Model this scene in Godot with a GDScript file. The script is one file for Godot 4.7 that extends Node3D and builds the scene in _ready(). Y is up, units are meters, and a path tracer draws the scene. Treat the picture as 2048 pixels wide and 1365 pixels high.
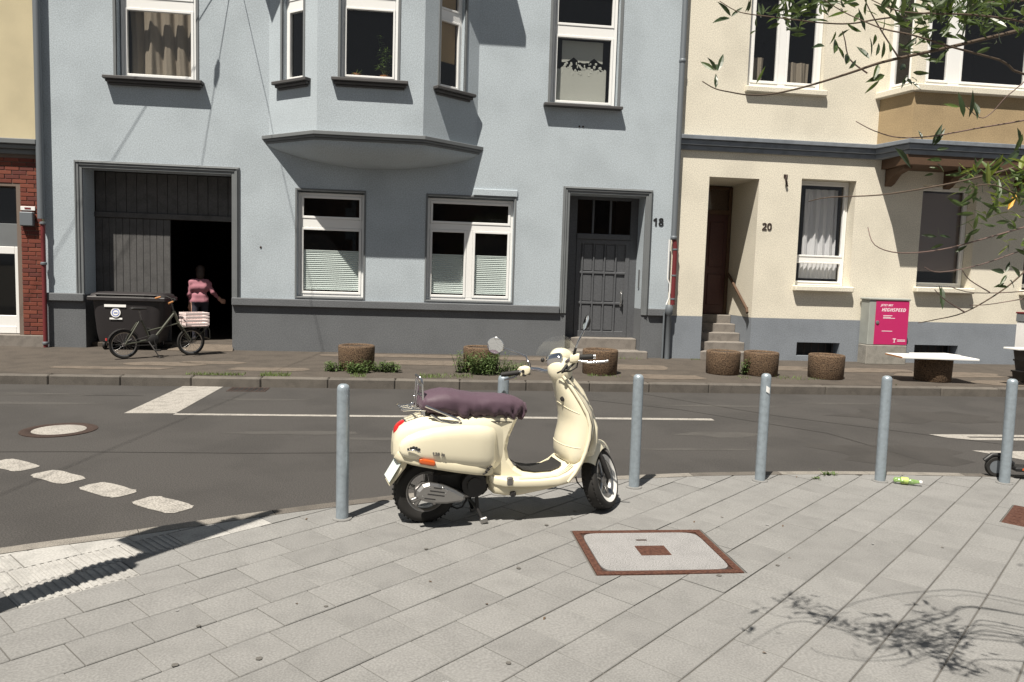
extends Node3D

class MB:
	var v := PackedVector3Array()
	var n := PackedVector3Array()
	var c := PackedColorArray()
	var ix := PackedInt32Array()
	var col = null
	func _p(a: Vector3, m: Vector3) -> void:
		v.append(a)
		n.append(m)
		if col != null:
			c.append(col)
	func tri(a: Vector3, b: Vector3, d: Vector3) -> void:
		var m := (b - a).cross(d - a).normalized()
		var k := v.size()
		_p(a, m)
		_p(b, m)
		_p(d, m)
		ix.append_array([k, k + 2, k + 1])
	func quad(a: Vector3, b: Vector3, e: Vector3, d: Vector3) -> void:
		var m := (e - a).cross(d - b).normalized()
		var k := v.size()
		_p(a, m)
		_p(b, m)
		_p(e, m)
		_p(d, m)
		ix.append_array([k, k + 2, k + 1, k, k + 3, k + 2])
	func box(a: Vector3, b: Vector3) -> void:
		obox(Transform3D(Basis(), (a + b) / 2), b - a)
	func obox(t: Transform3D, s: Vector3, ch := 0.0) -> void:
		var h := s / 2
		if ch <= 0.0:
			for ax in 3:
				for sg in [-1.0, 1.0]:
					var q := []
					for k in [[-1, -1], [1, -1], [1, 1], [-1, 1]]:
						var p := Vector3()
						p[ax] = h[ax] * sg
						p[(ax + 1) % 3] = h[(ax + 1) % 3] * k[0]
						p[(ax + 2) % 3] = h[(ax + 2) % 3] * k[1]
						q.append(t * p)
					if sg > 0:
						quad(q[0], q[1], q[2], q[3])
					else:
						quad(q[3], q[2], q[1], q[0])
			return
		ch = minf(ch, minf(h.x, minf(h.y, h.z)) * 0.9)
		for ax in 3:
			var u := (ax + 1) % 3
			var w := (ax + 2) % 3
			for sg in [-1.0, 1.0]:
				var q := []
				for k in [[-1, -1], [1, -1], [1, 1], [-1, 1]]:
					var p := Vector3()
					p[ax] = h[ax] * sg
					p[u] = (h[u] - ch) * k[0]
					p[w] = (h[w] - ch) * k[1]
					q.append(t * p)
				if sg > 0:
					quad(q[0], q[1], q[2], q[3])
				else:
					quad(q[3], q[2], q[1], q[0])
			for su in [-1.0, 1.0]:
				for sw in [-1.0, 1.0]:
					var q := []
					for k in [[-1, 0], [1, 0], [1, 1], [-1, 1]]:
						var p := Vector3()
						p[ax] = (h[ax] - ch) * k[0]
						p[u] = (h[u] if k[1] == 0 else h[u] - ch) * su
						p[w] = (h[w] - ch if k[1] == 0 else h[w]) * sw
						q.append(t * p)
					if su * sw > 0:
						quad(q[0], q[1], q[2], q[3])
					else:
						quad(q[3], q[2], q[1], q[0])
		for sx in [-1.0, 1.0]:
			for sy in [-1.0, 1.0]:
				for sz in [-1.0, 1.0]:
					var a := t * Vector3(h.x * sx, (h.y - ch) * sy, (h.z - ch) * sz)
					var b := t * Vector3((h.x - ch) * sx, h.y * sy, (h.z - ch) * sz)
					var d := t * Vector3((h.x - ch) * sx, (h.y - ch) * sy, h.z * sz)
					if sx * sy * sz > 0:
						tri(a, b, d)
					else:
						tri(a, d, b)
	func cbox(a: Vector3, b: Vector3, ch: float) -> void:
		obox(Transform3D(Basis(), (a + b) / 2), b - a, ch)
	func grid(rows: Array, closed := false) -> void:
		# smooth sheet through rows of points; closed joins the end of each row to its start
		var k0 := v.size()
		var nr := rows.size()
		var nc: int = rows[0].size()
		var acc := PackedVector3Array()
		acc.resize(nr * nc)
		var last := nc if closed else nc - 1
		for r in nr - 1:
			for k in last:
				var k2 := (k + 1) % nc
				var a: Vector3 = rows[r][k]
				var b: Vector3 = rows[r][k2]
				var e: Vector3 = rows[r + 1][k2]
				var d: Vector3 = rows[r + 1][k]
				var m := (e - a).cross(d - b)
				for q in [r * nc + k, r * nc + k2, (r + 1) * nc + k2, (r + 1) * nc + k]:
					acc[q] += m
				ix.append_array([k0 + r * nc + k, k0 + (r + 1) * nc + k2, k0 + r * nc + k2, k0 + r * nc + k, k0 + (r + 1) * nc + k, k0 + (r + 1) * nc + k2])
		for r in nr:
			for k in nc:
				_p(rows[r][k], acc[r * nc + k].normalized())
	func fan(ring: Array, flip := false) -> void:
		var o := Vector3()
		for p in ring:
			o += p
		o /= ring.size()
		for k in ring.size():
			if flip:
				tri(o, ring[(k + 1) % ring.size()], ring[k])
			else:
				tri(o, ring[k], ring[(k + 1) % ring.size()])
	func loft(sts: Array, seg := 20, caps := true) -> void:
		# stations [centre, half axis a, half axis b, exponent]
		var rows := []
		for s in sts:
			var ring := []
			var p: float = s[3] if s.size() > 3 else 2.0
			for k in seg:
				var t := TAU * k / seg
				var cx := cos(t)
				var sy := sin(t)
				ring.append(s[0] + s[1] * (signf(cx) * pow(absf(cx), 2.0 / p)) + s[2] * (signf(sy) * pow(absf(sy), 2.0 / p)))
			rows.append(ring)
		grid(rows, true)
		if caps:
			fan(rows[0], true)
			fan(rows[-1])
	func tube(pts: Array, rad, seg := 8, caps := true) -> void:
		var rows := []
		var up := Vector3(0.123, 0.987, 0.1).normalized()
		for k in pts.size():
			var d: Vector3 = (pts[mini(k + 1, pts.size() - 1)] - pts[maxi(k - 1, 0)]).normalized()
			var a := up - d * up.dot(d)
			if a.length() < 0.05:
				a = Vector3(1, 0, 0) - d * d.x
			a = a.normalized()
			up = a
			var b := d.cross(a)
			var r: float = rad[k] if rad is Array else rad
			var ring := []
			for j in seg:
				var t := TAU * j / seg
				ring.append(pts[k] + (a * cos(t) + b * sin(t)) * r)
			rows.append(ring)
		grid(rows, true)
		if caps:
			fan(rows[0], true)
			fan(rows[-1])
	func lathe(prof: Array, t := Transform3D(), seg := 24, crease := 0.6) -> void:
		# profile of (radius, height) turned round the local y axis, upwards on the outside
		var m := prof.size()
		for i in m - 1:
			var a: Vector2 = prof[i]
			var b: Vector2 = prof[i + 1]
			var na := Vector2(b.y - a.y, a.x - b.x).normalized()
			var n0 := na
			var n1 := na
			if i > 0:
				var q: Vector2 = prof[i - 1]
				var nb := Vector2(a.y - q.y, q.x - a.x).normalized()
				if nb.dot(na) > crease:
					n0 = (na + nb).normalized()
			if i < m - 2:
				var q: Vector2 = prof[i + 2]
				var nb := Vector2(q.y - b.y, b.x - q.x).normalized()
				if nb.dot(na) > crease:
					n1 = (na + nb).normalized()
			var k0 := v.size()
			for j in seg + 1:
				var w := TAU * j / seg
				var e := Vector3(cos(w), 0, sin(w))
				_p(t * (e * a.x + Vector3(0, a.y, 0)), (t.basis * (e * n0.x + Vector3(0, n0.y, 0))).normalized())
				_p(t * (e * b.x + Vector3(0, b.y, 0)), (t.basis * (e * n1.x + Vector3(0, n1.y, 0))).normalized())
			for j in seg:
				var k := k0 + 2 * j
				ix.append_array([k, k + 2, k + 1, k + 1, k + 2, k + 3])
	func prism(poly: PackedVector2Array, t: Transform3D, z0: float, z1: float, bev := 0.0) -> void:
		if Geometry2D.is_polygon_clockwise(poly):
			poly = poly.duplicate()
			poly.reverse()
		var tr := Geometry2D.triangulate_polygon(poly)
		var inner := poly
		if bev > 0.0:
			inner = PackedVector2Array()
			var cnt := poly.size()
			for k in cnt:
				var e0 := (poly[k] - poly[(k + cnt - 1) % cnt]).normalized()
				var e1 := (poly[(k + 1) % cnt] - poly[k]).normalized()
				var nn := Vector2(-e0.y - e1.y, e0.x + e1.x)
				nn = nn.normalized() / maxf(0.5, sqrt((1.0 + e0.dot(e1)) / 2.0))
				inner.append(poly[k] + nn * bev)
		for k in range(0, tr.size(), 3):
			var a := inner[tr[k]]
			var b := inner[tr[k + 1]]
			var d := inner[tr[k + 2]]
			if (b - a).cross(d - a) < 0:
				var s := b
				b = d
				d = s
			tri(t * Vector3(a.x, a.y, z1), t * Vector3(b.x, b.y, z1), t * Vector3(d.x, d.y, z1))
			tri(t * Vector3(a.x, a.y, z0), t * Vector3(d.x, d.y, z0), t * Vector3(b.x, b.y, z0))
		for k in poly.size():
			var k2 := (k + 1) % poly.size()
			var a := poly[k]
			var b := poly[k2]
			if bev > 0.0:
				var ia := inner[k]
				var ib := inner[k2]
				quad(t * Vector3(a.x, a.y, z0 + bev), t * Vector3(b.x, b.y, z0 + bev), t * Vector3(b.x, b.y, z1 - bev), t * Vector3(a.x, a.y, z1 - bev))
				quad(t * Vector3(a.x, a.y, z1 - bev), t * Vector3(b.x, b.y, z1 - bev), t * Vector3(ib.x, ib.y, z1), t * Vector3(ia.x, ia.y, z1))
				quad(t * Vector3(ia.x, ia.y, z0), t * Vector3(ib.x, ib.y, z0), t * Vector3(b.x, b.y, z0 + bev), t * Vector3(a.x, a.y, z0 + bev))
			else:
				quad(t * Vector3(a.x, a.y, z0), t * Vector3(b.x, b.y, z0), t * Vector3(b.x, b.y, z1), t * Vector3(a.x, a.y, z1))
	func ball(o: Vector3, r: Vector3, t := Basis(), seg := 16, rings := 10) -> void:
		var rows := []
		for i in rings + 1:
			var a := PI * i / rings - PI / 2
			var ring := []
			for j in seg:
				var w := TAU * j / seg
				ring.append(o + t * (Vector3(cos(a) * cos(w), sin(a), -cos(a) * sin(w)) * r))
			rows.append(ring)
		grid(rows, true)
	func xf(t: Transform3D) -> MB:
		for k in v.size():
			v[k] = t * v[k]
			n[k] = (t.basis * n[k]).normalized()
		return self
	func mesh() -> ArrayMesh:
		var ar := []
		ar.resize(Mesh.ARRAY_MAX)
		ar[Mesh.ARRAY_VERTEX] = v
		ar[Mesh.ARRAY_NORMAL] = n
		ar[Mesh.ARRAY_INDEX] = ix
		if c.size() == v.size() and c.size() > 0:
			ar[Mesh.ARRAY_COLOR] = c
		var m := ArrayMesh.new()
		m.add_surface_from_arrays(Mesh.PRIMITIVE_TRIANGLES, ar)
		return m

var M := {}
var T := {}
var used := {}
var rng := RandomNumberGenerator.new()

func numbered(called: String) -> String:
	if not used.has(called):
		used[called] = 0
		return called
	used[called] += 1
	return "%s_%03d" % [called, used[called]]

func tag(o: Node3D, label: String, category: String, group := "", kind := "") -> Node3D:
	if label:
		o.set_meta("label", label)
	if category:
		o.set_meta("category", category)
	if group:
		o.set_meta("group", group)
	if kind:
		o.set_meta("kind", kind)
	return o

func thing(called: String, label: String, category: String, at := Vector3.ZERO, turn := 0.0, group := "") -> Node3D:
	var o := Node3D.new()
	o.name = numbered(called)
	add_child(o, true)
	o.position = at
	o.rotation.y = turn
	return tag(o, label, category, group)

func part(called: String, parent: Node3D, at := Vector3.ZERO, turn := 0.0) -> Node3D:
	var o := Node3D.new()
	o.name = called
	parent.add_child(o, true)
	o.position = at
	o.rotation.y = turn
	return o

func put(called: String, mesh: Mesh, mat: Material, parent: Node3D, t := Transform3D()) -> MeshInstance3D:
	var o := MeshInstance3D.new()
	o.name = numbered(called) if parent == self else called
	o.mesh = mesh
	o.material_override = mat
	parent.add_child(o, true)
	o.transform = t
	return o

func obj(called: String, mb: MB, mat: Material, parent: Node3D = self) -> MeshInstance3D:
	return put(called, mb.mesh(), mat, parent)

func lin(r: float, g: float, b: float) -> Color:
	return Color(r, g, b).linear_to_srgb()

func noise_tex(freq: float, oct: int, lo: float, hi: float, seed_: int, px := 512, kind := FastNoiseLite.TYPE_SIMPLEX_SMOOTH, steps := []) -> NoiseTexture2D:
	var f := FastNoiseLite.new()
	f.noise_type = kind
	f.frequency = freq
	f.fractal_octaves = oct
	f.fractal_type = FastNoiseLite.FRACTAL_FBM if oct > 1 else FastNoiseLite.FRACTAL_NONE
	f.seed = seed_
	var t := NoiseTexture2D.new()
	t.width = px
	t.height = px
	t.seamless = true
	t.noise = f
	var g := Gradient.new()
	if steps.is_empty():
		g.set_color(0, Color(lo, lo, lo))
		g.set_color(1, Color(hi, hi, hi))
	else:
		g.offsets = PackedFloat32Array(steps.map(func(s): return s[0]))
		g.colors = PackedColorArray(steps.map(func(s): return Color(s[1], s[1], s[1]) if s[1] is float else s[1]))
	t.color_ramp = g
	return t

func mat(key: String, col: Color, rough := 0.8, opt := {}) -> StandardMaterial3D:
	var m := StandardMaterial3D.new()
	m.resource_name = key
	m.albedo_color = col
	m.roughness = rough
	m.metallic = opt.get("metal", 0.0)
	m.metallic_specular = opt.get("spec", 0.5)
	if opt.has("tex"):
		m.albedo_texture = T[opt.tex]
		m.uv1_triplanar = true
		m.uv1_world_triplanar = true
		m.uv1_scale = Vector3.ONE * float(opt.get("scale", 1.0))
	if opt.has("det"):
		m.detail_enabled = true
		m.detail_albedo = T[opt.det]
		m.detail_blend_mode = BaseMaterial3D.BLEND_MODE_MUL
		m.detail_uv_layer = BaseMaterial3D.DETAIL_UV_2
		m.uv2_triplanar = true
		m.uv2_world_triplanar = true
		m.uv2_scale = Vector3.ONE * float(opt.get("dscale", 0.2))
	if opt.has("bump"):
		m.heightmap_enabled = true
		m.heightmap_texture = T[opt.bump]
		m.heightmap_scale = opt.get("bs", 0.2)
		if not opt.has("tex"):
			m.uv1_triplanar = true
			m.uv1_world_triplanar = true
			m.uv1_scale = Vector3.ONE * float(opt.get("scale", 1.0))
	if opt.has("coat"):
		m.clearcoat_enabled = true
		m.clearcoat = opt.coat
		m.clearcoat_roughness = opt.get("coat_rough", 0.05)
	if opt.has("rim"):
		m.rim_enabled = true
		m.rim = opt.rim
		m.rim_tint = 0.6
	if opt.has("alpha"):
		m.transparency = BaseMaterial3D.TRANSPARENCY_ALPHA
		m.albedo_color.a = opt.alpha
	if opt.has("back"):
		m.backlight_enabled = true
		m.backlight = opt.back
	if opt.get("vc", false):
		m.vertex_color_use_as_albedo = true
	M[key] = m
	return m

func holed(mb: MB, x0: float, x1: float, y0: float, y1: float, z: float, holes: Array) -> void:
	# a wall face with real openings: holes are [x0, y0, x1, y1, depth]
	var xs := [x0, x1]
	var ys := [y0, y1]
	for h in holes:
		for q in [h[0], h[2]]:
			if q > x0 and q < x1 and not xs.has(q):
				xs.append(q)
		for q in [h[1], h[3]]:
			if q > y0 and q < y1 and not ys.has(q):
				ys.append(q)
	xs.sort()
	ys.sort()
	for i in xs.size() - 1:
		for j in ys.size() - 1:
			var cx: float = (xs[i] + xs[i + 1]) / 2
			var cy: float = (ys[j] + ys[j + 1]) / 2
			var inside := false
			for h in holes:
				if cx > h[0] and cx < h[2] and cy > h[1] and cy < h[3]:
					inside = true
			if not inside:
				mb.quad(Vector3(xs[i], ys[j], z), Vector3(xs[i + 1], ys[j], z), Vector3(xs[i + 1], ys[j + 1], z), Vector3(xs[i], ys[j + 1], z))
	for h in holes:
		var b: float = z - h[4]
		var lo := maxf(h[1], y0)
		var hi := minf(h[3], y1)
		mb.quad(Vector3(h[0], lo, z), Vector3(h[0], hi, z), Vector3(h[0], hi, b), Vector3(h[0], lo, b))
		mb.quad(Vector3(h[2], hi, z), Vector3(h[2], lo, z), Vector3(h[2], lo, b), Vector3(h[2], hi, b))
		if h[3] <= y1:
			mb.quad(Vector3(h[0], hi, z), Vector3(h[2], hi, z), Vector3(h[2], hi, b), Vector3(h[0], hi, b))
		if h[1] >= y0:
			mb.quad(Vector3(h[2], lo, z), Vector3(h[0], lo, z), Vector3(h[0], lo, b), Vector3(h[2], lo, b))

func ring_frame(mb: MB, x0: float, y0: float, x1: float, y1: float, z0: float, z1: float, w: float, ch := 0.006) -> void:
	mb.cbox(Vector3(x0, y0, z0), Vector3(x0 + w, y1, z1), ch)
	mb.cbox(Vector3(x1 - w, y0, z0), Vector3(x1, y1, z1), ch)
	mb.cbox(Vector3(x0 + w, y0, z0), Vector3(x1 - w, y0 + w, z1), ch)
	mb.cbox(Vector3(x0 + w, y1 - w, z0), Vector3(x1 - w, y1, z1), ch)

func pane_box(a: Vector3, b: Vector3) -> MB:
	# one sheet of glass
	var mb := MB.new()
	var z := (a.z + b.z) / 2
	mb.quad(Vector3(a.x, a.y, z), Vector3(b.x, a.y, z), Vector3(b.x, b.y, z), Vector3(a.x, b.y, z))
	return mb

func pleats(x0: float, x1: float, y0: float, y1: float, z: float, pitch := 0.036, depth := 0.014) -> MB:
	var mb := MB.new()
	var cnt := int((y1 - y0) / pitch)
	var p := (y1 - y0) / cnt
	for k in cnt:
		var a := y0 + p * k
		mb.quad(Vector3(x0, a, z - depth), Vector3(x1, a, z - depth), Vector3(x1, a + p / 2, z), Vector3(x0, a + p / 2, z))
		mb.quad(Vector3(x0, a + p / 2, z), Vector3(x1, a + p / 2, z), Vector3(x1, a + p, z - depth), Vector3(x0, a + p, z - depth))
	mb.box(Vector3(x0, y1, z - 0.016), Vector3(x1, y1 + 0.02, z + 0.002))
	mb.box(Vector3(x0, y0 - 0.018, z - 0.016), Vector3(x1, y0, z + 0.002))
	return mb

func drape(x0: float, x1: float, y0: float, y1: float, z: float, folds: float, amp: float, seed_: int, gather := 0.0) -> MB:
	# a hanging cloth with folds
	var mb := MB.new()
	var rows := []
	var r := RandomNumberGenerator.new()
	r.seed = seed_
	var ph := r.randf() * TAU
	for i in 13:
		var t := i / 12.0
		var row := []
		for k in 61:
			var s := k / 60.0
			var x := lerpf(x0, x1, s)
			x = lerpf(x, (x0 + x1) / 2, gather * (1.0 - absf(t - 0.55) * 1.4))
			var w := sin(s * folds * TAU + ph + 0.6 * sin(s * 9.0 + t * 1.3)) + 0.4 * sin(s * folds * 2.3 * TAU + t * 2.0)
			row.append(Vector3(x, lerpf(y0, y1, t), z + w * amp * (1.0 - 0.35 * t)))
		rows.append(row)
	mb.grid(rows)
	return mb

func text_mesh(s: String, size: float, depth: float, bold := 0.0) -> TextMesh:
	var tm := TextMesh.new()
	var f := SystemFont.new()
	f.font_names = PackedStringArray(["Droid Sans"])
	f.font_weight = 700 if bold > 0 else 400
	tm.font = f
	tm.text = s
	tm.font_size = 64
	tm.pixel_size = size / 64.0 / 0.73
	tm.depth = depth
	return tm

const SLAB_ANGLE := 0.72955
const SLAB_L := 0.285
const SLAB_W := 0.2625
var sun_dir := Vector3(0.262, -0.893, -0.365).normalized()

func road_y(z: float) -> float:
	return -0.03 - 0.04 * clampf((z - 3.2) / 5.5, 0.0, 1.6)

func walk_y(z: float) -> float:
	return lerpf(0.15, 0.104, clampf(z / 3.1, 0.0, 1.0))

func view_setup() -> void:
	var cam := Camera3D.new()
	cam.name = "camera"
	add_child(cam)
	var yaw := 0.1180756
	var pit := 0.0875912
	var rol := 0.0311387
	var fw := Vector3(sin(yaw) * cos(pit), -sin(pit), -cos(yaw) * cos(pit))
	var r := fw.cross(Vector3.UP).normalized()
	var u := r.cross(fw)
	var r2 := r * cos(rol) + u * sin(rol)
	var u2 := -r * sin(rol) + u * cos(rol)
	cam.transform = Transform3D(Basis(r2, u2, -fw), Vector3(0, 1.66945, 14.08289))
	cam.fov = rad_to_deg(2.0 * atan(682.5 / 1491.8))
	cam.near = 0.05
	cam.far = 400.0
	cam.current = true
	var we := WorldEnvironment.new()
	we.name = "world_environment"
	var e := Environment.new()
	e.background_mode = Environment.BG_SKY
	var sk := ProceduralSkyMaterial.new()
	sk.sky_top_color = Color(0.40, 0.47, 0.56)
	sk.sky_horizon_color = Color(0.86, 0.88, 0.90)
	sk.sky_curve = 0.55
	sk.ground_bottom_color = Color(0.34, 0.33, 0.31)
	sk.ground_horizon_color = Color(0.5, 0.5, 0.5)
	sk.energy_multiplier = 0.33
	var s := Sky.new()
	s.sky_material = sk
	e.sky = s
	e.tonemap_mode = Environment.TONE_MAPPER_LINEAR
	e.tonemap_exposure = 1.62
	e.sdfgi_enabled = true
	e.ssao_enabled = true
	e.ssil_enabled = true
	we.environment = e
	add_child(we)
	var sun := DirectionalLight3D.new()
	sun.name = "sun"
	add_child(sun)
	sun.look_at_from_position(Vector3.ZERO, sun_dir, Vector3.UP)
	sun.light_color = Color(1.0, 0.97, 0.92)
	sun.light_energy = 1.6
	sun.light_angular_distance = 0.5
	sun.shadow_enabled = true

func make_materials() -> void:
	T["grain"] = noise_tex(0.11, 3, 0.80, 1.0, 3)
	T["grain_strong"] = noise_tex(0.16, 3, 0.0, 0.0, 5, 512, FastNoiseLite.TYPE_SIMPLEX_SMOOTH, [[0.0, 0.55], [0.42, 0.82], [0.6, 0.92], [1.0, 1.0]])
	T["blotch"] = noise_tex(0.010, 5, 0.0, 0.0, 9, 512, FastNoiseLite.TYPE_SIMPLEX_SMOOTH, [[0.0, 0.93], [0.35, 0.965], [0.6, 0.99], [1.0, 1.0]])
	T["stain"] = noise_tex(0.012, 5, 0.0, 0.0, 21, 512, FastNoiseLite.TYPE_SIMPLEX_SMOOTH, [[0.0, 0.86], [0.34, 0.925], [0.52, 0.98], [1.0, 1.0]])
	T["pebble"] = noise_tex(0.09, 1, 0.0, 0.0, 13, 512, FastNoiseLite.TYPE_CELLULAR, [[0.0, Color(1, 0.95, 0.88)], [0.3, Color(0.72, 0.62, 0.52)], [0.6, Color(0.5, 0.42, 0.36)], [1.0, Color(0.28, 0.23, 0.2)]])
	T["asphalt"] = noise_tex(0.2, 2, 0.0, 0.0, 31, 1024, FastNoiseLite.TYPE_SIMPLEX_SMOOTH, [[0.0, 0.55], [0.4, 0.78], [0.62, 0.92], [0.8, 1.0], [1.0, Color(1, 0.98, 0.94)]])
	T["rust"] = noise_tex(0.05, 4, 0.0, 0.0, 41, 256, FastNoiseLite.TYPE_SIMPLEX_SMOOTH, [[0.0, Color(0.55, 0.4, 0.35)], [0.5, Color(0.85, 0.75, 0.7)], [1.0, Color(1, 1, 1)]])
	T["zinc"] = noise_tex(0.05, 2, 0.0, 0.0, 51, 256, FastNoiseLite.TYPE_CELLULAR, [[0.0, 1.0], [0.5, 0.95], [1.0, 0.86]])
	T["bump"] = noise_tex(0.12, 3, 0.0, 1.0, 61)
	T["wood"] = noise_tex(0.05, 3, 0.85, 1.0, 71, 256)
	# the grey house
	mat("grey_plaster", lin(0.545, 0.615, 0.67), 0.92, {"tex": "grain", "scale": 0.62, "det": "blotch", "dscale": 0.16, "bump": "bump", "bs": 0.13})
	mat("dark_plaster", lin(0.165, 0.175, 0.188), 0.9, {"tex": "grain", "scale": 0.62, "det": "blotch", "dscale": 0.22, "bump": "bump", "bs": 0.13})
	mat("trim_paint", lin(0.20, 0.215, 0.225), 0.7, {"tex": "grain", "scale": 3.0, "det": "blotch", "dscale": 0.4})
	mat("sill_paint", lin(0.085, 0.082, 0.083), 0.6, {"tex": "grain", "scale": 3.0})
	mat("gate_paint", lin(0.10, 0.098, 0.098), 0.75, {"tex": "wood", "scale": 1.5, "det": "stain", "dscale": 0.5})
	mat("film_pane", lin(0.58, 0.60, 0.54), 0.8, {"tex": "grain_strong", "scale": 1.2})
	mat("door_paint", lin(0.105, 0.11, 0.12), 0.55, {"tex": "wood", "scale": 1.5})
	mat("white_plastic", lin(0.80, 0.80, 0.79), 0.45)
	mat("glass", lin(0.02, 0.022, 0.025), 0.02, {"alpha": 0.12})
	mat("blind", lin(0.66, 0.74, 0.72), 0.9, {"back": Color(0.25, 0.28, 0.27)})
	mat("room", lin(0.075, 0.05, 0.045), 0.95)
	mat("curtain", lin(0.27, 0.235, 0.185), 0.95, {"back": Color(0.2, 0.18, 0.15)})
	mat("curtain_white", lin(0.70, 0.71, 0.73), 0.95, {"back": Color(0.3, 0.3, 0.3)})
	mat("shade_brown", lin(0.20, 0.165, 0.155), 0.85)
	mat("shade_tan", lin(0.34, 0.24, 0.12), 0.9)
	# the cream house
	mat("cream_plaster", lin(0.90, 0.845, 0.71), 0.92, {"tex": "grain", "scale": 0.62, "det": "blotch", "dscale": 0.14, "bump": "bump", "bs": 0.13})
	mat("tan_plaster", lin(0.47, 0.35, 0.20), 0.92, {"tex": "grain", "scale": 0.62, "det": "blotch", "dscale": 0.3, "bump": "bump", "bs": 0.13})
	mat("blue_plinth", lin(0.27, 0.30, 0.34), 0.9, {"tex": "grain", "scale": 0.62, "det": "blotch", "dscale": 0.25, "bump": "bump", "bs": 0.13})
	mat("blue_trim", lin(0.24, 0.27, 0.31), 0.75, {"tex": "grain", "scale": 3.0, "det": "stain", "dscale": 0.5})
	mat("brown_wood", lin(0.10, 0.055, 0.03), 0.7, {"tex": "wood", "scale": 1.5})
	mat("red_door", lin(0.075, 0.024, 0.02), 0.5, {"tex": "wood", "scale": 1.5})
	mat("step_stone", lin(0.30, 0.27, 0.24), 0.9, {"tex": "grain_strong", "scale": 2.5, "det": "stain", "dscale": 0.7})
	# brick house
	for k in 4:
		var q: Array = [[0.24, 0.06, 0.036], [0.20, 0.05, 0.032], [0.27, 0.075, 0.045], [0.16, 0.042, 0.032]][k]
		mat("brick%d" % k, lin(q[0], q[1], q[2]), 0.9, {"tex": "grain_strong", "scale": 5.0})
	mat("mortar", lin(0.22, 0.17, 0.14), 0.95, {"tex": "grain", "scale": 4.0})
	mat("yellow_plaster", lin(0.72, 0.63, 0.42), 0.92, {"tex": "grain", "scale": 2.2, "det": "blotch", "dscale": 0.2, "bump": "bump", "bs": 0.13})
	# ground
	mat("asphalt", lin(0.070, 0.065, 0.0615), 0.93, {"tex": "asphalt", "scale": 0.36, "det": "stain", "dscale": 0.11, "bump": "bump", "bs": 0.12})
	mat("old_asphalt", lin(0.105, 0.087, 0.071), 0.94, {"tex": "asphalt", "scale": 0.30, "det": "stain", "dscale": 0.33, "bump": "bump", "bs": 0.12})
	mat("walk_patch", lin(0.185, 0.15, 0.118), 0.94, {"tex": "grain_strong", "scale": 0.7, "det": "stain", "dscale": 0.6})
	mat("tar", lin(0.045, 0.041, 0.038), 0.8, {"tex": "asphalt", "scale": 3.0})
	mat("ground", lin(0.16, 0.15, 0.13), 0.95, {"tex": "grain_strong", "scale": 0.5})
	mat("kerb_granite", lin(0.155, 0.138, 0.12), 0.85, {"tex": "grain_strong", "scale": 1.1, "det": "stain", "dscale": 0.7})
	mat("kerb_light", lin(0.30, 0.277, 0.245), 0.85, {"tex": "grain_strong", "scale": 1.1, "det": "stain", "dscale": 0.8})
	mat("kerb_brown", lin(0.185, 0.165, 0.142), 0.85, {"tex": "grain_strong", "scale": 1.3, "det": "stain", "dscale": 0.7})
	mat("asphalt_worn", lin(0.092, 0.086, 0.080), 0.93, {"tex": "asphalt", "scale": 0.4, "det": "stain", "dscale": 0.2})
	mat("asphalt_patch", lin(0.060, 0.055, 0.051), 0.93, {"tex": "asphalt", "scale": 0.4, "det": "stain", "dscale": 0.2})
	mat("mortar_bed", lin(0.15, 0.142, 0.13), 0.95, {"tex": "grain_strong", "scale": 4.0})
	for k in 5:
		var f: float = [1.0, 0.955, 1.03, 0.985, 0.92][k]
		mat("slab%d" % k, lin(0.262 * f, 0.259 * f, 0.252 * f), 0.9, {"tex": "grain", "scale": 0.95 + 0.1 * k, "det": "blotch", "dscale": 0.55 + 0.07 * k, "bump": "bump", "bs": 0.05})
	mat("tactile", lin(0.46, 0.45, 0.43), 0.85, {"tex": "grain", "scale": 1.0, "det": "stain", "dscale": 0.6})
	mat("road_paint", lin(0.44, 0.415, 0.38), 0.85, {"tex": "grain_strong", "scale": 0.6, "det": "stain", "dscale": 0.9})
	mat("cover_concrete", lin(0.345, 0.34, 0.34), 0.88, {"tex": "grain_strong", "scale": 1.2, "det": "blotch", "dscale": 0.9})
	mat("rusty_iron", lin(0.11, 0.052, 0.033), 0.8, {"tex": "rust", "scale": 3.0, "bump": "bump", "bs": 0.2})
	mat("iron", lin(0.055, 0.04, 0.034), 0.7, {"tex": "rust", "scale": 3.0})
	mat("aggregate", lin(0.27, 0.23, 0.185), 0.9, {"tex": "pebble", "scale": 1.1, "det": "stain", "dscale": 0.9, "bump": "pebble", "bs": 1.0})
	mat("soil", lin(0.07, 0.05, 0.035), 0.95, {"tex": "grain_strong", "scale": 6.0})
	mat("weed", lin(0.075, 0.115, 0.035), 0.65, {"back": Color(0.25, 0.32, 0.1)})
	mat("grass", lin(0.10, 0.145, 0.04), 0.7, {"back": Color(0.35, 0.4, 0.15)})
	mat("galvanised", lin(0.36, 0.42, 0.47), 0.38, {"metal": 0.4, "tex": "zinc", "scale": 2.0})
	mat("pipe_zinc", lin(0.21, 0.235, 0.26), 0.55, {"metal": 0.3, "tex": "grain", "scale": 4.0})
	mat("pipe_red", lin(0.18, 0.026, 0.03), 0.5, {"tex": "grain", "scale": 4.0})
	mat("steel", lin(0.45, 0.45, 0.45), 0.35, {"metal": 0.9})
	mat("black_plastic", lin(0.012, 0.012, 0.013), 0.5)
	mat("black_rubber", lin(0.015, 0.014, 0.013), 0.75)

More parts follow.
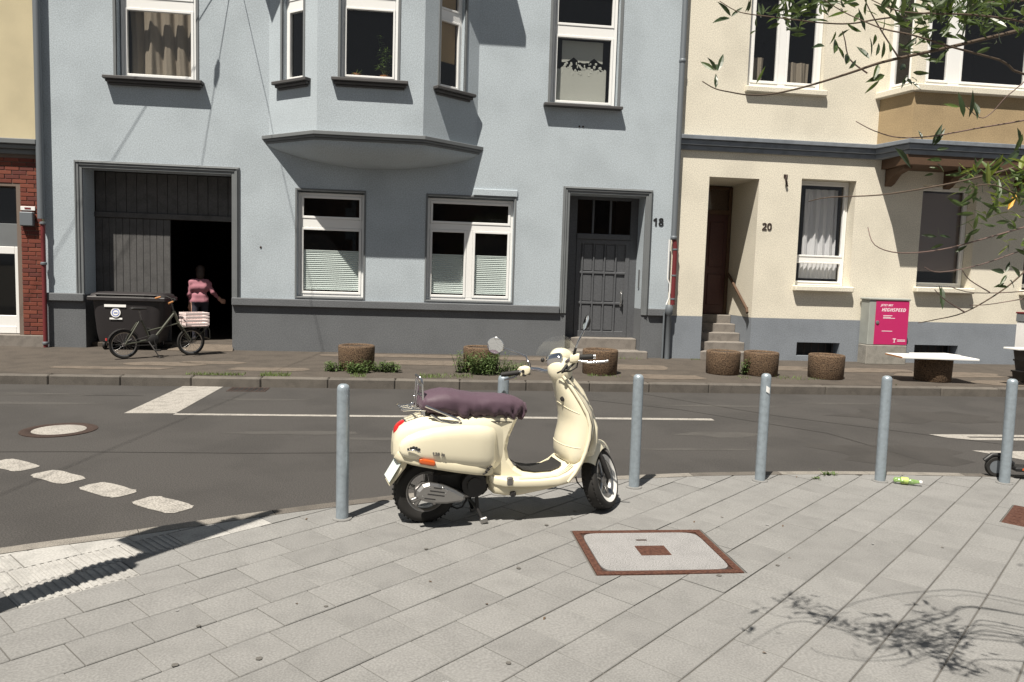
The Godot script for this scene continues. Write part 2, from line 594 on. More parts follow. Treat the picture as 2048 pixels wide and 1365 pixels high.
func flat_mark(parent: Node3D, called: String, poly: Array, m: Material, up := 0.004) -> void:
	var mb := MB.new()
	var p2 := PackedVector2Array()
	for q in poly:
		p2.append(Vector2(q[0], q[1]))
	var tr := Geometry2D.triangulate_polygon(p2)
	for k in range(0, tr.size(), 3):
		var w := []
		for j in 3:
			var a := p2[tr[k + j]]
			w.append(Vector3(a.x, road_y(a.y) + up, a.y))
		if (w[1] - w[0]).cross(w[2] - w[0]).y < 0:
			mb.tri(w[0], w[2], w[1])
		else:
			mb.tri(w[0], w[1], w[2])
	obj(called, mb, m, parent)

func ground_and_road() -> void:
	var g := MB.new()
	g.quad(Vector3(-250, -0.32, 250), Vector3(250, -0.32, 250), Vector3(250, -0.32, -250), Vector3(-250, -0.32, -250))
	tag(obj("ground", g, M.ground), "bare ground under the street", "ground", "", "structure")
	var road := MB.new()
	var rows := []
	for z in [16.0, 12.0, 8.7, 3.2, 3.0]:
		var row := []
		for x in [-60.0, -6.0, 6.0, 60.0]:
			row.append(Vector3(x, road_y(z), z))
		rows.append(row)
	road.grid(rows)
	var rd := obj("road", road, M.asphalt)
	tag(rd, "grey brown asphalt street between both pavements", "road", "", "structure")
	# painted markings
	flat_mark(rd, "stop_bar", [[-3.40, 5.19], [-2.84, 5.17], [-2.81, 3.22], [-3.36, 3.20]], M.road_paint)
	flat_mark(rd, "lane_line", [[-2.837, 5.165], [3.60, 5.20], [3.60, 5.32], [-2.84, 5.262]], M.road_paint)
	for q in [[-1.86, 8.54], [-2.385, 8.17], [-2.91, 7.81], [-3.43, 7.45], [-3.95, 7.09]]:
		var poly := []
		var u := Vector2(0.815, 0.58).normalized()
		var w := Vector2(-u.y, u.x)
		for k in 24:
			var t := TAU * k / 24
			var cx := cos(t)
			var sy := sin(t)
			var p: Vector2 = Vector2(q[0], q[1]) + u * 0.235 * signf(cx) * pow(absf(cx), 0.42) + w * 0.115 * signf(sy) * pow(absf(sy), 0.42)
			poly.append([p.x + 0.006 * sin(k * 2.7 + q[0] * 9), p.y + 0.006 * cos(k * 3.9 + q[1] * 7)])
		flat_mark(rd, "guide_dash", poly, M.road_paint)
	flat_mark(rd, "arrow_line", [[5.95, 6.03], [6.6, 6.02], [9.5, 6.12], [9.5, 6.19], [6.35, 6.14], [6.35, 6.2], [9.5, 6.28], [9.5, 6.38], [6.3, 6.32], [6.05, 6.2]], M.road_paint)
	flat_mark(rd, "hatch_line", [[5.88, 6.82], [6.5, 6.85], [9.5, 7.2], [9.5, 7.75], [6.2, 7.28]], M.road_paint)
	# worn and mended places in the asphalt
	rng.seed = 515
	for q in [[-1.3, 6.15, 0.75, 0.10, 0], [-0.4, 6.4, 0.5, 0.07, 0], [-4.9, 4.0, 0.9, 0.12, 0], [-4.6, 4.6, 0.8, 0.1, 0], [3.4, 6.1, 0.6, 0.16, 0], [4.1, 4.3, 1.0, 0.08, 0], [6.2, 4.0, 1.1, 0.08, 0], [0.6, 4.3, 0.7, 0.07, 0], [-2.0, 4.2, 0.6, 0.08, 0], [2.7, 6.8, 0.8, 0.05, 0], [4.9, 6.9, 0.9, 0.55, 1], [6.6, 4.9, 1.3, 0.5, 1], [-4.6, 8.2, 0.7, 0.4, 1]]:
		var poly := []
		for k in 16:
			var t := TAU * k / 16
			poly.append([q[0] + q[2] * cos(t) * rng.randf_range(0.6, 1.15), q[1] + q[3] * sin(t) * rng.randf_range(0.6, 1.15)])
		flat_mark(rd, "worn_patch" if q[4] == 0 else "mended_patch", poly, M.asphalt_worn if q[4] == 0 else M.asphalt_patch, 0.0015)
	# joints in the asphalt
	for q in [[[-6.0, 7.05], [-3.2, 6.98], [-1.6, 7.02], [0.4, 6.96]], [[1.9, 3.7], [3.4, 4.6], [4.7, 6.0], [5.0, 7.2]], [[-5.5, 4.0], [-3.6, 4.02]], [[3.2, 3.3], [4.6, 5.0], [6.6, 6.6]]]:
		for k in q.size() - 1:
			var a := Vector2(q[k][0], q[k][1])
			var b := Vector2(q[k + 1][0], q[k + 1][1])
			var w := (b - a).orthogonal().normalized() * 0.008
			flat_mark(rd, "tar_seam", [[a.x + w.x, a.y + w.y], [b.x + w.x, b.y + w.y], [b.x - w.x, b.y - w.y], [a.x - w.x, a.y - w.y]], M.tar, 0.003)
	# far sidewalk
	var sw := MB.new()
	sw.quad(Vector3(-40, walk_y(3.07), 3.07), Vector3(40, walk_y(3.07), 3.07), Vector3(40, walk_y(0.0), 0.0), Vector3(-40, walk_y(0.0), 0.0))
	sw.quad(Vector3(-40, walk_y(0.0), 0.0), Vector3(40, walk_y(0.0), 0.0), Vector3(40, 0.15, -2.0), Vector3(-40, 0.15, -2.0))
	var side := obj("far_sidewalk", sw, M.old_asphalt)
	tag(side, "worn patched asphalt sidewalk in front of the houses", "sidewalk", "", "structure")
	rng.seed = 11
	var x := -12.0
	while x < 14.0:
		var l := rng.randf_range(0.92, 1.02)
		var k := MB.new()
		var dy := rng.randf_range(-0.006, 0.004)
		k.cbox(Vector3(x + 0.002, -0.2, 3.07 + rng.randf_range(-0.004, 0.004)), Vector3(x + l - 0.002, 0.108 + dy, 3.215 + rng.randf_range(-0.006, 0.006)), 0.018)
		obj("kerb_stone", k, M.kerb_granite if rng.randf() < 0.6 else M.kerb_brown, side)
		x += l
	# lighter patches left from old repairs
	for q in [[-4.0, 1.95, 0.6, 0.22], [-3.35, 1.7, 0.5, 0.16], [-2.35, 2.35, 0.62, 0.2], [-4.6, 2.45, 0.9, 0.14], [0.2, 1.3, 0.8, 0.3], [1.9, 1.6, 0.7, 0.22], [3.5, 1.4, 0.8, 0.35], [3.9, 2.5, 0.7, 0.25], [6.6, 1.2, 0.8, 0.3], [8.0, 1.3, 1.1, 0.3], [9.4, 1.7, 1.2, 0.35], [10.2, 2.6, 1.0, 0.3], [-0.3, 0.45, 1.6, 0.22], [2.2, 0.5, 1.3, 0.25]]:
		var mb := MB.new()
		var pts := []
		for k in 14:
			var t := TAU * k / 14
			var cx := cos(t)
			var sy := sin(t)
			var px: float = q[0] + q[2] * (signf(cx) * pow(absf(cx), 0.55)) * rng.randf_range(0.8, 1.08)
			var pz: float = q[1] + q[3] * (signf(sy) * pow(absf(sy), 0.55)) * rng.randf_range(0.75, 1.1)
			pts.append(Vector3(px, walk_y(pz) + 0.004, pz))
		pts.reverse()
		mb.fan(pts)
		obj("repair_patch", mb, M.walk_patch, side)

func kerb_curve() -> Array:
	# outer edge of the near pavement
	return [Vector2(-9.5, 13.6), Vector2(-6.5, 11.9), Vector2(-4.3, 10.62), Vector2(-3.2, 9.98), Vector2(-2.43, 9.55), Vector2(-1.78, 9.25), Vector2(-1.03, 8.88), Vector2(-0.19, 8.53), Vector2(0.45, 8.31), Vector2(1.06, 8.13), Vector2(1.75, 7.99), Vector2(2.43, 7.9), Vector2(3.15, 7.86), Vector2(3.86, 7.855), Vector2(4.55, 7.89), Vector2(5.21, 7.95), Vector2(6.0, 8.07), Vector2(7.4, 8.4), Vector2(9.5, 9.1), Vector2(13.0, 10.6)]

func smooth_curve(c: Array, per: int) -> Array:
	var o := []
	for k in c.size() - 1:
		for j in per:
			o.append(c[k].cubic_interpolate(c[k + 1], c[maxi(k - 1, 0)], c[mini(k + 2, c.size() - 1)], float(j) / per))
	o.append(c[-1])
	return o

func near_pavement() -> void:
	var outer := smooth_curve(kerb_curve(), 6)
	var inner := []
	for k in outer.size():
		var d: Vector2 = (outer[mini(k + 1, outer.size() - 1)] - outer[maxi(k - 1, 0)]).normalized()
		inner.append(outer[k] + Vector2(-d.y, d.x) * 0.125)
	# bedding that carries the slabs and shows in the joints
	var bed := MB.new()
	var poly := PackedVector2Array(inner)
	poly.append(Vector2(13.0, 17.0))
	poly.append(Vector2(-9.5, 17.0))
	var tr := Geometry2D.triangulate_polygon(poly)
	for k in range(0, tr.size(), 3):
		var w := []
		for j in 3:
			w.append(Vector3(poly[tr[k + j]].x, -0.007, poly[tr[k + j]].y))
		if (w[1] - w[0]).cross(w[2] - w[0]).y < 0:
			bed.tri(w[0], w[2], w[1])
		else:
			bed.tri(w[0], w[1], w[2])
	var pv := obj("near_pavement", bed, M.mortar_bed)
	tag(pv, "pavement of pale grey concrete slabs around the scooter", "pavement", "", "structure")
	# kerb stones along the curve
	rng.seed = 5
	var acc := 0.0
	var start := 0
	for k in range(1, outer.size()):
		acc += outer[k].distance_to(outer[k - 1])
		if acc > 0.8 or k == outer.size() - 1:
			acc = 0.0
			var top := []
			var mb := MB.new()
			var cnt := k - start
			var rows := [[], [], [], []]
			for j in range(start, k + 1):
				var a: Vector2 = outer[j]
				var b: Vector2 = inner[j]
				if j == start:
					a = a.lerp(outer[j + 1], 0.03)
					b = b.lerp(inner[j + 1], 0.03)
				var e := (b - a).normalized()
				rows[0].append(Vector3(a.x, -0.25, a.y))
				rows[1].append(Vector3(a.x, -0.012, a.y))
				rows[2].append(Vector3(a.x + e.x * 0.018, 0.002, a.y + e.y * 0.018))
				rows[3].append(Vector3(b.x, 0.002, b.y))
			for r in 3:
				mb.grid([rows[r + 1], rows[r]])
			obj("kerb_stone", mb, M.kerb_light if rng.randf() < 0.75 else M.kerb_granite, pv)
			start = k
	# slabs
	var du := Vector2(cos(SLAB_ANGLE), -sin(SLAB_ANGLE))
	var dn := Vector2(sin(SLAB_ANGLE), cos(SLAB_ANGLE))
	var holes := [PackedVector2Array([Vector2(0.985, 9.36), Vector2(1.885, 9.36), Vector2(1.885, 10.105), Vector2(0.985, 10.105)]), PackedVector2Array([Vector2(4.17, 9.26), Vector2(4.62, 8.86), Vector2(5.15, 9.45), Vector2(4.7, 9.86)])]
	var area := PackedVector2Array(inner)
	area.append(Vector2(13.0, 17.0))
	area.append(Vector2(-9.5, 17.0))
	var cam := Vector2(0, 14.08)
	var all := []
	var gap := 0.0018
	var gapn := 0.0034
	for row in range(-11, 24):
		var n0 := 7.765 + SLAB_W * row
		var ph := -7.707 + 0.2 * row
		for k in range(-22, 34):
			var d0 := ph + SLAB_L * (k + int(row * -0.7))
			var mid := du * (d0 + SLAB_L / 2) + dn * (n0 + SLAB_W / 2)
			if mid.x < -4.2 or mid.x > 7.0 or mid.y > 13.4:
				continue
			var q := PackedVector2Array()
			for w in [[gap, gapn], [SLAB_L - gap, gapn], [SLAB_L - gap, SLAB_W - gapn], [gap, SLAB_W - gapn]]:
				q.append(du * (d0 + w[0]) + dn * (n0 + w[1]))
			var kept: Array = Geometry2D.intersect_polygons(q, area)
			if kept.is_empty():
				continue
			for h in holes:
				var nx := []
				for piece in kept:
					nx.append_array(Geometry2D.clip_polygons(piece, h))
				kept = nx
			for piece in kept:
				var ar := 0.0
				for j in piece.size():
					ar += piece[j].cross(piece[(j + 1) % piece.size()])
				if absf(ar) / 2 < 0.0012:
					continue
				var whole: bool = piece.size() == 4 and absf(ar) / 2 > SLAB_L * SLAB_W * 0.93
				var tact: bool = (row in [-8, -7] and d0 < -7.05) or (row == -6 and d0 < -8.0 and d0 > -8.35) or (row == -9 and d0 < -7.2)
				# in view: between the sides of the camera's frustum
				var rel := mid - cam
				var fwd := rel.dot(Vector2(sin(0.118), -cos(0.118)))
				var lat := rel.dot(Vector2(cos(0.118), sin(0.118)))
				var seen: bool = fwd > 2.75 and absf(lat) < fwd * 0.74 + 0.25
				all.append([rel.length() + (0.0 if seen else 100.0), mid, piece, whole, tact, row, k])
	all.sort_custom(func(a, b): return a[0] < b[0])
	var proto := {}
	for tact in [false, true]:
		var mb := MB.new()
		var hl := SLAB_L / 2 - gap
		var hw := SLAB_W / 2 - gapn
		mb.cbox(Vector3(-hl, -0.05, -hw), Vector3(hl, 0.0, hw), 0.0035)
		if tact:
			for k in 7:
				var xx := -hl + 0.022 + k * (2 * hl - 0.044) / 6
				mb.cbox(Vector3(xx - 0.011, -0.002, -hw + 0.006), Vector3(xx + 0.011, 0.006, hw - 0.006), 0.0035)
		proto[tact] = mb.mesh()
	var rest := MB.new()
	var many := 0
	rng.seed = 77
	for s in all:
		var ti: int = rng.randi() % 5
		var dy := rng.randf_range(-0.0018, 0.0012)
		var tilt := Basis.from_euler(Vector3(rng.randf_range(-0.004, 0.004), 0, rng.randf_range(-0.004, 0.004)))
		var m: Material = M.tactile if s[4] else M["slab%d" % ti]
		if many < 300 and s[0] < 90.0:
			many += 1
			if s[3]:
				var b := Basis(Vector3(du.x, 0, du.y), Vector3.UP, Vector3(dn.x, 0, dn.y))
				put("tactile_slab" if s[4] else "paving_slab", proto[s[4]], m, pv, Transform3D(b * tilt, Vector3(s[1].x, dy, s[1].y)))
			else:
				var mb := MB.new()
				var lay := Transform3D(Basis(Vector3(1, 0, 0), Vector3(0, 0, 1), Vector3(0, -1, 0)), Vector3(0, dy, 0))
				mb.prism(s[2], lay, -0.0, 0.05, 0.0)
				obj("paving_slab", mb, m, pv)
		else:
			var lay := Transform3D(Basis(Vector3(1, 0, 0), Vector3(0, 0, 1), Vector3(0, -1, 0)), Vector3(0, dy, 0))
			rest.prism(s[2], lay, 0.0, 0.05, 0.0)
	if rest.v.size():
		tag(obj("paving_slabs", rest, M.slab1, pv), "", "", "", "stuff")
	print("slabs ", all.size(), " parts ", many)
	# trodden chewing gum
	rng.seed = 71
	for k in 22:
		var g := MB.new()
		var pts := []
		var r := rng.randf_range(0.008, 0.016)
		for j in 10:
			pts.append(Vector3(cos(TAU * j / 10) * r * rng.randf_range(0.8, 1.2), 0.0, -sin(TAU * j / 10) * r * rng.randf_range(0.8, 1.2)))
		g.fan(pts)
		var o := obj("gum_spot", g, M.mortar_bed if k % 3 else M.cover_concrete, pv)
		o.position = Vector3(rng.randf_range(-1.6, 4.0), 0.0045, rng.randf_range(8.7, 11.2))
	# beyond the laid area the bedding carries a plain concrete sheet
	var sheet := MB.new()
	for q in [[-9.5, -4.3, 13.5, 17.0], [-4.3, 7.1, 13.6, 17.0], [7.1, 13.0, 10.8, 17.0]]:
		sheet.quad(Vector3(q[0], -0.003, q[3]), Vector3(q[1], -0.003, q[3]), Vector3(q[1], -0.003, q[2]), Vector3(q[0], -0.003, q[2]))
	obj("concrete_apron", sheet, M.slab3, pv)

func box_of(a: Vector3, b: Vector3, ch := 0.0) -> MB:
	var mb := MB.new()
	if ch > 0:
		mb.cbox(a, b, ch)
	else:
		mb.box(a, b)
	return mb

func room_box(house: Node3D, x0: float, x1: float, y0: float, y1: float, z0: float, z1: float) -> void:
	# the unlit room behind a window: floor, ceiling, back and side walls
	var mb := MB.new()
	mb.quad(Vector3(x0, y0, z0), Vector3(x1, y0, z0), Vector3(x1, y1, z0), Vector3(x0, y1, z0))
	mb.quad(Vector3(x0, y0, z0), Vector3(x0, y1, z0), Vector3(x0, y1, z1), Vector3(x0, y0, z1))
	mb.quad(Vector3(x1, y0, z1), Vector3(x1, y1, z1), Vector3(x1, y1, z0), Vector3(x1, y0, z0))
	mb.quad(Vector3(x0, y1, z0), Vector3(x1, y1, z0), Vector3(x1, y1, z1), Vector3(x0, y1, z1))
	mb.quad(Vector3(x0, y0, z1), Vector3(x1, y0, z1), Vector3(x1, y0, z0), Vector3(x0, y0, z0))
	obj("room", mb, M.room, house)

func window(house: Node3D, x0: float, y0: float, x1: float, y1: float, z: float, lay: Dictionary, t := Transform3D()) -> Node3D:
	# window built in its opening; lay: transom [y0, y1], mullion [x0, x1], blind top, sash
	var w := part("window", house)
	w.transform = t * Transform3D(Basis(), Vector3((x0 + x1) / 2, y0, z))
	var ox := (x0 + x1) / 2
	x0 -= ox
	x1 -= ox
	y1 -= y0
	var fw: float = lay.get("fw", 0.055)
	var f := MB.new()
	ring_frame(f, x0, 0, x1, y1, -0.07, 0.0, fw)
	var cells := []
	var tr: Array = lay.get("transom", [])
	var mu: Array = lay.get("mullion", [])
	var ya := fw
	var yb := y1 - fw
	if tr.size():
		var t0: float = tr[0] - y0
		var t1: float = tr[1] - y0
		f.cbox(Vector3(x0 + fw, t0, -0.07), Vector3(x1 - fw, t1, 0.002), 0.006)
		if lay.get("split_top", false) and mu.size():
			f.cbox(Vector3(mu[0] - ox, t1, -0.07), Vector3(mu[1] - ox, yb, 0.0), 0.006)
			cells.append([x0 + fw, t1, mu[0] - ox, yb])
			cells.append([mu[1] - ox, t1, x1 - fw, yb])
		else:
			cells.append([x0 + fw, t1, x1 - fw, yb])
		yb = t0
	if mu.size():
		f.cbox(Vector3(mu[0] - ox, ya, -0.07), Vector3(mu[1] - ox, yb, 0.002), 0.006)
		cells.append([x0 + fw, ya, mu[0] - ox, yb])
		cells.append([mu[1] - ox, ya, x1 - fw, yb])
	else:
		cells.append([x0 + fw, ya, x1 - fw, yb])
	obj("frame", f, M[lay.get("fmat", "white_plastic")], w)
	var sw: float = lay.get("sash", 0.045)
	for c in cells:
		var s := MB.new()
		ring_frame(s, c[0] + 0.002, c[1] + 0.002, c[2] - 0.002, c[3] - 0.002, -0.055, 0.012, sw, 0.005)
		obj("sash", s, M[lay.get("fmat", "white_plastic")], w)
		obj("pane", pane_box(Vector3(c[0] + sw, c[1] + sw, -0.02), Vector3(c[2] - sw, c[3] - sw, -0.02)), M.glass, w)
		if lay.has("blind") and c[1] < yb - 0.5 and c[1] < 0.3:
			obj("blind", pleats(c[0] + sw + 0.004, c[2] - sw - 0.004, c[1] + sw + 0.05, lay.blind - y0, -0.05), M.blind, w)
	return w

func sill(house: Node3D, x0: float, x1: float, y: float, out: float, m: Material, t := Transform3D(), step := true) -> void:
	var mb := MB.new()
	mb.cbox(Vector3(x0, y - 0.055, -0.1), Vector3(x1, y, out), 0.008)
	if step:
		mb.cbox(Vector3(x0 + 0.03, y - 0.1, -0.02), Vector3(x1 - 0.03, y - 0.056, out - 0.05), 0.01)
		mb.cbox(Vector3(x0 + 0.06, y - 0.135, -0.02), Vector3(x1 - 0.06, y - 0.101, out - 0.095), 0.008)
	obj("sill", mb.xf(t), m, house)

func moulding(mb: MB, x0: float, x1: float, y0: float, y1: float, w: float, z: float) -> void:
	# stepped door surround: jambs and head
	for q in [[0.0, w, 0.03], [0.018, w * 0.62, 0.048], [0.03, w * 0.3, 0.062]]:
		var a: float = x0 + q[0]
		var b: float = x1 - q[0]
		var h: float = y1 - q[0]
		var d: float = z + q[2]
		var ww: float = q[1] - q[0]
		mb.cbox(Vector3(a, y0, z - 0.02), Vector3(a + ww, h, d), 0.006)
		mb.cbox(Vector3(b - ww, y0, z - 0.02), Vector3(b, h, d), 0.006)
		mb.cbox(Vector3(a + ww, h - ww, z - 0.02), Vector3(b - ww, h, d), 0.006)

func bay_face(a: Vector2, b: Vector2) -> Transform3D:
	# local x runs along the face from a to b (x, z plan), local z points outwards
	var d := (b - a).normalized()
	return Transform3D(Basis(Vector3(d.x, 0, d.y), Vector3.UP, Vector3(-d.y, 0, d.x)), Vector3(a.x, 0, a.y))

func grey_house() -> void:
	var h := thing("grey_house", "light grey plastered house number 18 with dark grey plinth and polygonal bay", "house", Vector3.ZERO)
	var X0 := -6.66
	var X1 := 4.70
	var gate := [-6.0, 0.0, -3.48, 3.33, 0.43]
	var w1 := [-2.34, 1.134, -1.14, 3.10, 0.42]
	var w2 := [0.02, 1.134, 1.636, 3.10, 0.42]
	var door := [2.69, 0.0, 4.17, 3.26, 0.47]
	var u1 := [-5.42, 4.90, -4.09, 7.3, 0.42]
	var u3 := [2.25, 4.88, 3.53, 7.3, 0.42]
	var bay := [-2.6, 4.05, 0.7, 7.9, 0.42]
	var wall := MB.new()
	holed(wall, X0, X1, 1.10, 11.0, 0.0, [gate, w1, w2, door, u1, u3, bay])
	wall.quad(Vector3(X0, 11.0, 0), Vector3(X1, 11.0, 0), Vector3(X1, 11.0, -9), Vector3(X0, 11.0, -9))
	obj("wall", wall, M.grey_plaster, h)
	var back := MB.new()
	back.quad(Vector3(X1, 0, -9), Vector3(X0, 0, -9), Vector3(X0, 11, -9), Vector3(X1, 11, -9))
	back.quad(Vector3(X0, 0, -9), Vector3(X0, 0, 0), Vector3(X0, 11, 0), Vector3(X0, 11, -9))
	back.quad(Vector3(X1, 0, 0), Vector3(X1, 0, -9), Vector3(X1, 11, -9), Vector3(X1, 11, 0))
	obj("rear_wall", back, M.grey_plaster, h)
	for q in [[X0, gate[0], 0.0, 0.44], [gate[2], door[0], 0.44, 0.48], [door[2], X1, 0.48, 0.0]]:
		var pl := MB.new()
		holed(pl, q[0], q[1], 0.0, 0.98, 0.012, [])
		for k in 2:
			if q[2 + k] > 0:
				var e: float = q[k]
				pl.quad(Vector3(e, 0.0, 0.012), Vector3(e, 0.0, -q[2 + k]), Vector3(e, 1.1, -q[2 + k]), Vector3(e, 1.1, 0.012 if k < 0 else -0.002))
				pl.quad(Vector3(e, 0.0, 0.012), Vector3(e, 0.98, 0.012), Vector3(e, 0.98, -0.002), Vector3(e, 0.0, -0.002))
		obj("plinth", pl, M.dark_plaster, h)
	for q in [[X0, -6.0 - 0.002], [-3.478, 2.555], [4.302, X1]]:
		var led := MB.new()
		led.cbox(Vector3(q[0], 0.975, -0.03), Vector3(q[1], 1.115, 0.075), 0.012)
		obj("plinth_ledge", led, M.dark_plaster, h)
	# ground floor windows
	window(h, w1[0], w1[1] + 0.035, w1[2], w1[3] - 0.03, -0.12, {"transom": [2.44, 2.60], "blind": 2.01, "fw": 0.05})
	window(h, w2[0], w2[1] + 0.035, w2[2], w2[3] - 0.03, -0.12, {"transom": [2.49, 2.60], "mullion": [0.762, 0.878], "blind": 2.01, "fw": 0.05})
	for q in [w1, w2]:
		var tr := MB.new()
		ring_frame(tr, q[0] - 0.035, q[1] - 0.002, q[2] + 0.035, q[3] + 0.035, -0.03, 0.012, 0.034, 0.004)
		obj("window_surround", tr, M.trim_paint, h)
		obj("sill", box_of(Vector3(q[0] + 0.001, q[1], -0.2), Vector3(q[2] - 0.001, q[1] + 0.034, 0.03), 0.006), M.trim_paint, h)
	obj("shutter_box", box_of(Vector3(0.86, 3.137, -0.01), Vector3(1.69, 3.26, 0.03), 0.008), M.grey_plaster, h)
	# upper windows
	window(h, u1[0] + 0.02, u1[1] + 0.01, u1[2] - 0.02, u1[3], -0.16, {"transom": [6.15, 6.31], "fw": 0.06})
	window(h, u3[0] + 0.02, u3[1] + 0.01, u3[2] - 0.02, u3[3], -0.16, {"transom": [6.20, 6.37], "fw": 0.06})
	for q in [u1, u3]:
		obj("window_surround", box_of(Vector3(q[0] - 0.05, q[1], -0.03), Vector3(q[0], q[3], 0.015), 0.005), M.trim_paint, h)
		obj("window_surround", box_of(Vector3(q[2], q[1], -0.03), Vector3(q[2] + 0.05, q[3], 0.015), 0.005), M.trim_paint, h)
	sill(h, -5.60, -3.95, 4.90, 0.17, M.sill_paint)
	sill(h, 2.12, 3.61, 4.88, 0.15, M.sill_paint, Transform3D(), false)
	# curtains and film seen through the panes
	obj("curtain", drape(-5.34, -4.12, 4.97, 6.25, -0.40, 4.5, 0.05, 4, 0.06), M.curtain, h)
	lace_film(h)
	# bay
	var PL := Vector2(-2.84, 0.0)
	var FL := Vector2(-1.90, 0.74)
	var FR := Vector2(-0.09, 0.74)
	var PR := Vector2(0.90, 0.0)
	var yt := 8.06
	var tf := bay_face(FL, FR)
	var tl := bay_face(PL, FL)
	var tg := bay_face(FR, PR)
	var lf := FL.distance_to(FR)
	var ll := PL.distance_to(FL)
	var lr := FR.distance_to(PR)
	var f1 := [0.39, 4.93, 1.35, 7.3, 0.14]
	var f2 := [0.34, 4.93, 0.86, 7.3, 0.14]
	var f3 := [0.34, 4.93, 0.90, 7.3, 0.14]
	for q in [[tf, lf, f1], [tl, ll, f2], [tg, lr, f3]]:
		var mb := MB.new()
		holed(mb, 0.0, q[1], 3.93, yt, 0.0, [q[2]])
		var t: Transform3D = q[0]
		obj("bay_wall", mb.xf(t), M.grey_plaster, h)
		var e: Array = q[2]
		obj("window_surround", box_of(Vector3(e[0] - 0.045, e[1], -0.03), Vector3(e[0], e[3], 0.015), 0.005).xf(t), M.trim_paint, h)
		obj("window_surround", box_of(Vector3(e[2], e[1], -0.03), Vector3(e[2] + 0.045, e[3], 0.015), 0.005).xf(t), M.trim_paint, h)
		window(h, e[0], e[1] + 0.01, e[2], e[3], -0.1, {"transom": [6.16, 6.32], "fw": 0.05, "sash": 0.035}, t)
		sill(h, e[0] - 0.14, e[2] + 0.19, 4.93, 0.13, M.sill_paint, t)
	obj("roller_shade", box_of(Vector3(0.39, 5.45, -0.2), Vector3(0.80, 6.9, -0.17)).xf(tg), M.shade_tan, h)
	var ring := func(off: float) -> Array:
		return [PL + Vector2(-off * 1.25, 0), FL + Vector2(-off * 0.42, off), FR + Vector2(off * 0.42, off), PR + Vector2(off * 1.25, 0)]
	for q in [[0.10, 3.965, 4.03], [0.075, 3.925, 3.963], [0.045, 3.885, 3.923]]:
		var r: Array = ring.call(q[0])
		var mb := MB.new()
		mb.prism(PackedVector2Array(r), Transform3D(Basis(Vector3(1, 0, 0), Vector3(0, 0, 1), Vector3(0, -1, 0)), Vector3.ZERO), -q[2], -q[1], 0.006)
		obj("bay_cornice", mb, M.trim_paint, h)
	# curved underside of the bay
	var so := MB.new()
	var r0: Array = ring.call(0.03)
	var rows := []
	for i in 13:
		var s := i / 12.0 * PI / 2
		var row := []
		for k in 41:
			var u := k / 40.0
			var o: Vector2
			if u < 0.28:
				o = r0[0].lerp(r0[1], u / 0.28)
			elif u < 0.72:
				o = r0[1].lerp(r0[2], (u - 0.28) / 0.44)
			else:
				o = r0[2].lerp(r0[3], (u - 0.72) / 0.28)
			var dip := 0.36 * pow(sin(PI * u), 0.7)
			var zc := cos(s)
			row.append(Vector3(lerpf(lerpf(r0[0].x, r0[3].x, u), o.x, zc), 3.886 - dip * (1.0 - pow(1.0 - sin(s), 1.0)) , o.y * zc - 0.005))
		rows.append(row)
	so.grid(rows)
	obj("bay_underside", so, M.grey_plaster, h)
	obj("bay_roof", box_of(Vector3(-3.4, 8.06, -0.05), Vector3(1.12, 8.26, 0.9), 0.01), M.trim_paint, h)
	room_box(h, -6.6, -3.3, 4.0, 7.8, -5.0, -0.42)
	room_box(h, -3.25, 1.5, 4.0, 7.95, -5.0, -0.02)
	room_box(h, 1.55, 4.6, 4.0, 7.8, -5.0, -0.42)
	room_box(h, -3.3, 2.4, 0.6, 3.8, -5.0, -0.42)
	# house door
	var fr := MB.new()
	moulding(fr, 2.558, 4.30, 0.98, 3.382, 0.132, 0.0)
	obj("door_surround", fr, M.trim_paint, h)
	var dz := -0.45
	var d := part("front_door", h, Vector3(3.43, 0.5, dz))
	tag(d, "dark grey panelled front door with fanlight", "")
	var lf2 := MB.new()
	var px := [2.69, 2.96, 3.055, 3.30, 3.345, 3.57, 3.615, 3.84, 4.00, 4.17]
	lf2.box(Vector3(2.69 - 3.43, 0, -0.06), Vector3(2.94 - 3.43, 2.76, -0.012))
	lf2.box(Vector3(4.02 - 3.43, 0, -0.06), Vector3(4.17 - 3.43, 2.76, -0.012))
	lf2.box(Vector3(2.94 - 3.43, 0, -0.07), Vector3(4.02 - 3.43, 1.93, -0.03))
	obj("leaf", lf2, M.door_paint, d)
	var bars := MB.new()
	for q in [2.955, 3.06, 3.285, 3.51, 3.735, 3.95]:
		var wd := 0.03 if q > 3.0 and q < 3.9 else 0.075
		bars.cbox(Vector3(q - 3.43 - (0.0 if wd < 0.05 else 0.01), 0.0, -0.032), Vector3(q - 3.43 + wd, 1.93, 0.0), 0.006)
	for q in [[0.0, 0.12], [0.655, 0.70], [1.255, 1.30], [1.84, 1.93]]:
		bars.cbox(Vector3(-0.48, q[0], -0.033), Vector3(0.59, q[1], -0.003 + q[0] * 0.001), 0.006)
	obj("panel_frame", bars, M.door_paint, d)
	for r in [[0.14, 0.64], [0.715, 1.245], [1.315, 1.825]]:
		for k in 3:
			var a: float = [3.102, 3.325, 3.552][k] - 3.43
			obj("panel", box_of(Vector3(a, r[0], -0.032), Vector3(a + 0.17, r[1], -0.018), 0.006), M.door_paint, d)
	var tr2 := MB.new()
	tr2.cbox(Vector3(-0.49, 1.932, -0.07), Vector3(0.59, 2.04, 0.025), 0.01)
	tr2.cbox(Vector3(-0.49, 2.70, -0.07), Vector3(0.59, 2.76, 0.0), 0.006)
	for q in [-0.19, 0.16]:
		tr2.cbox(Vector3(q, 2.042, -0.06), Vector3(q + 0.04, 2.70, -0.005), 0.005)
	obj("transom", tr2, M.door_paint, d)
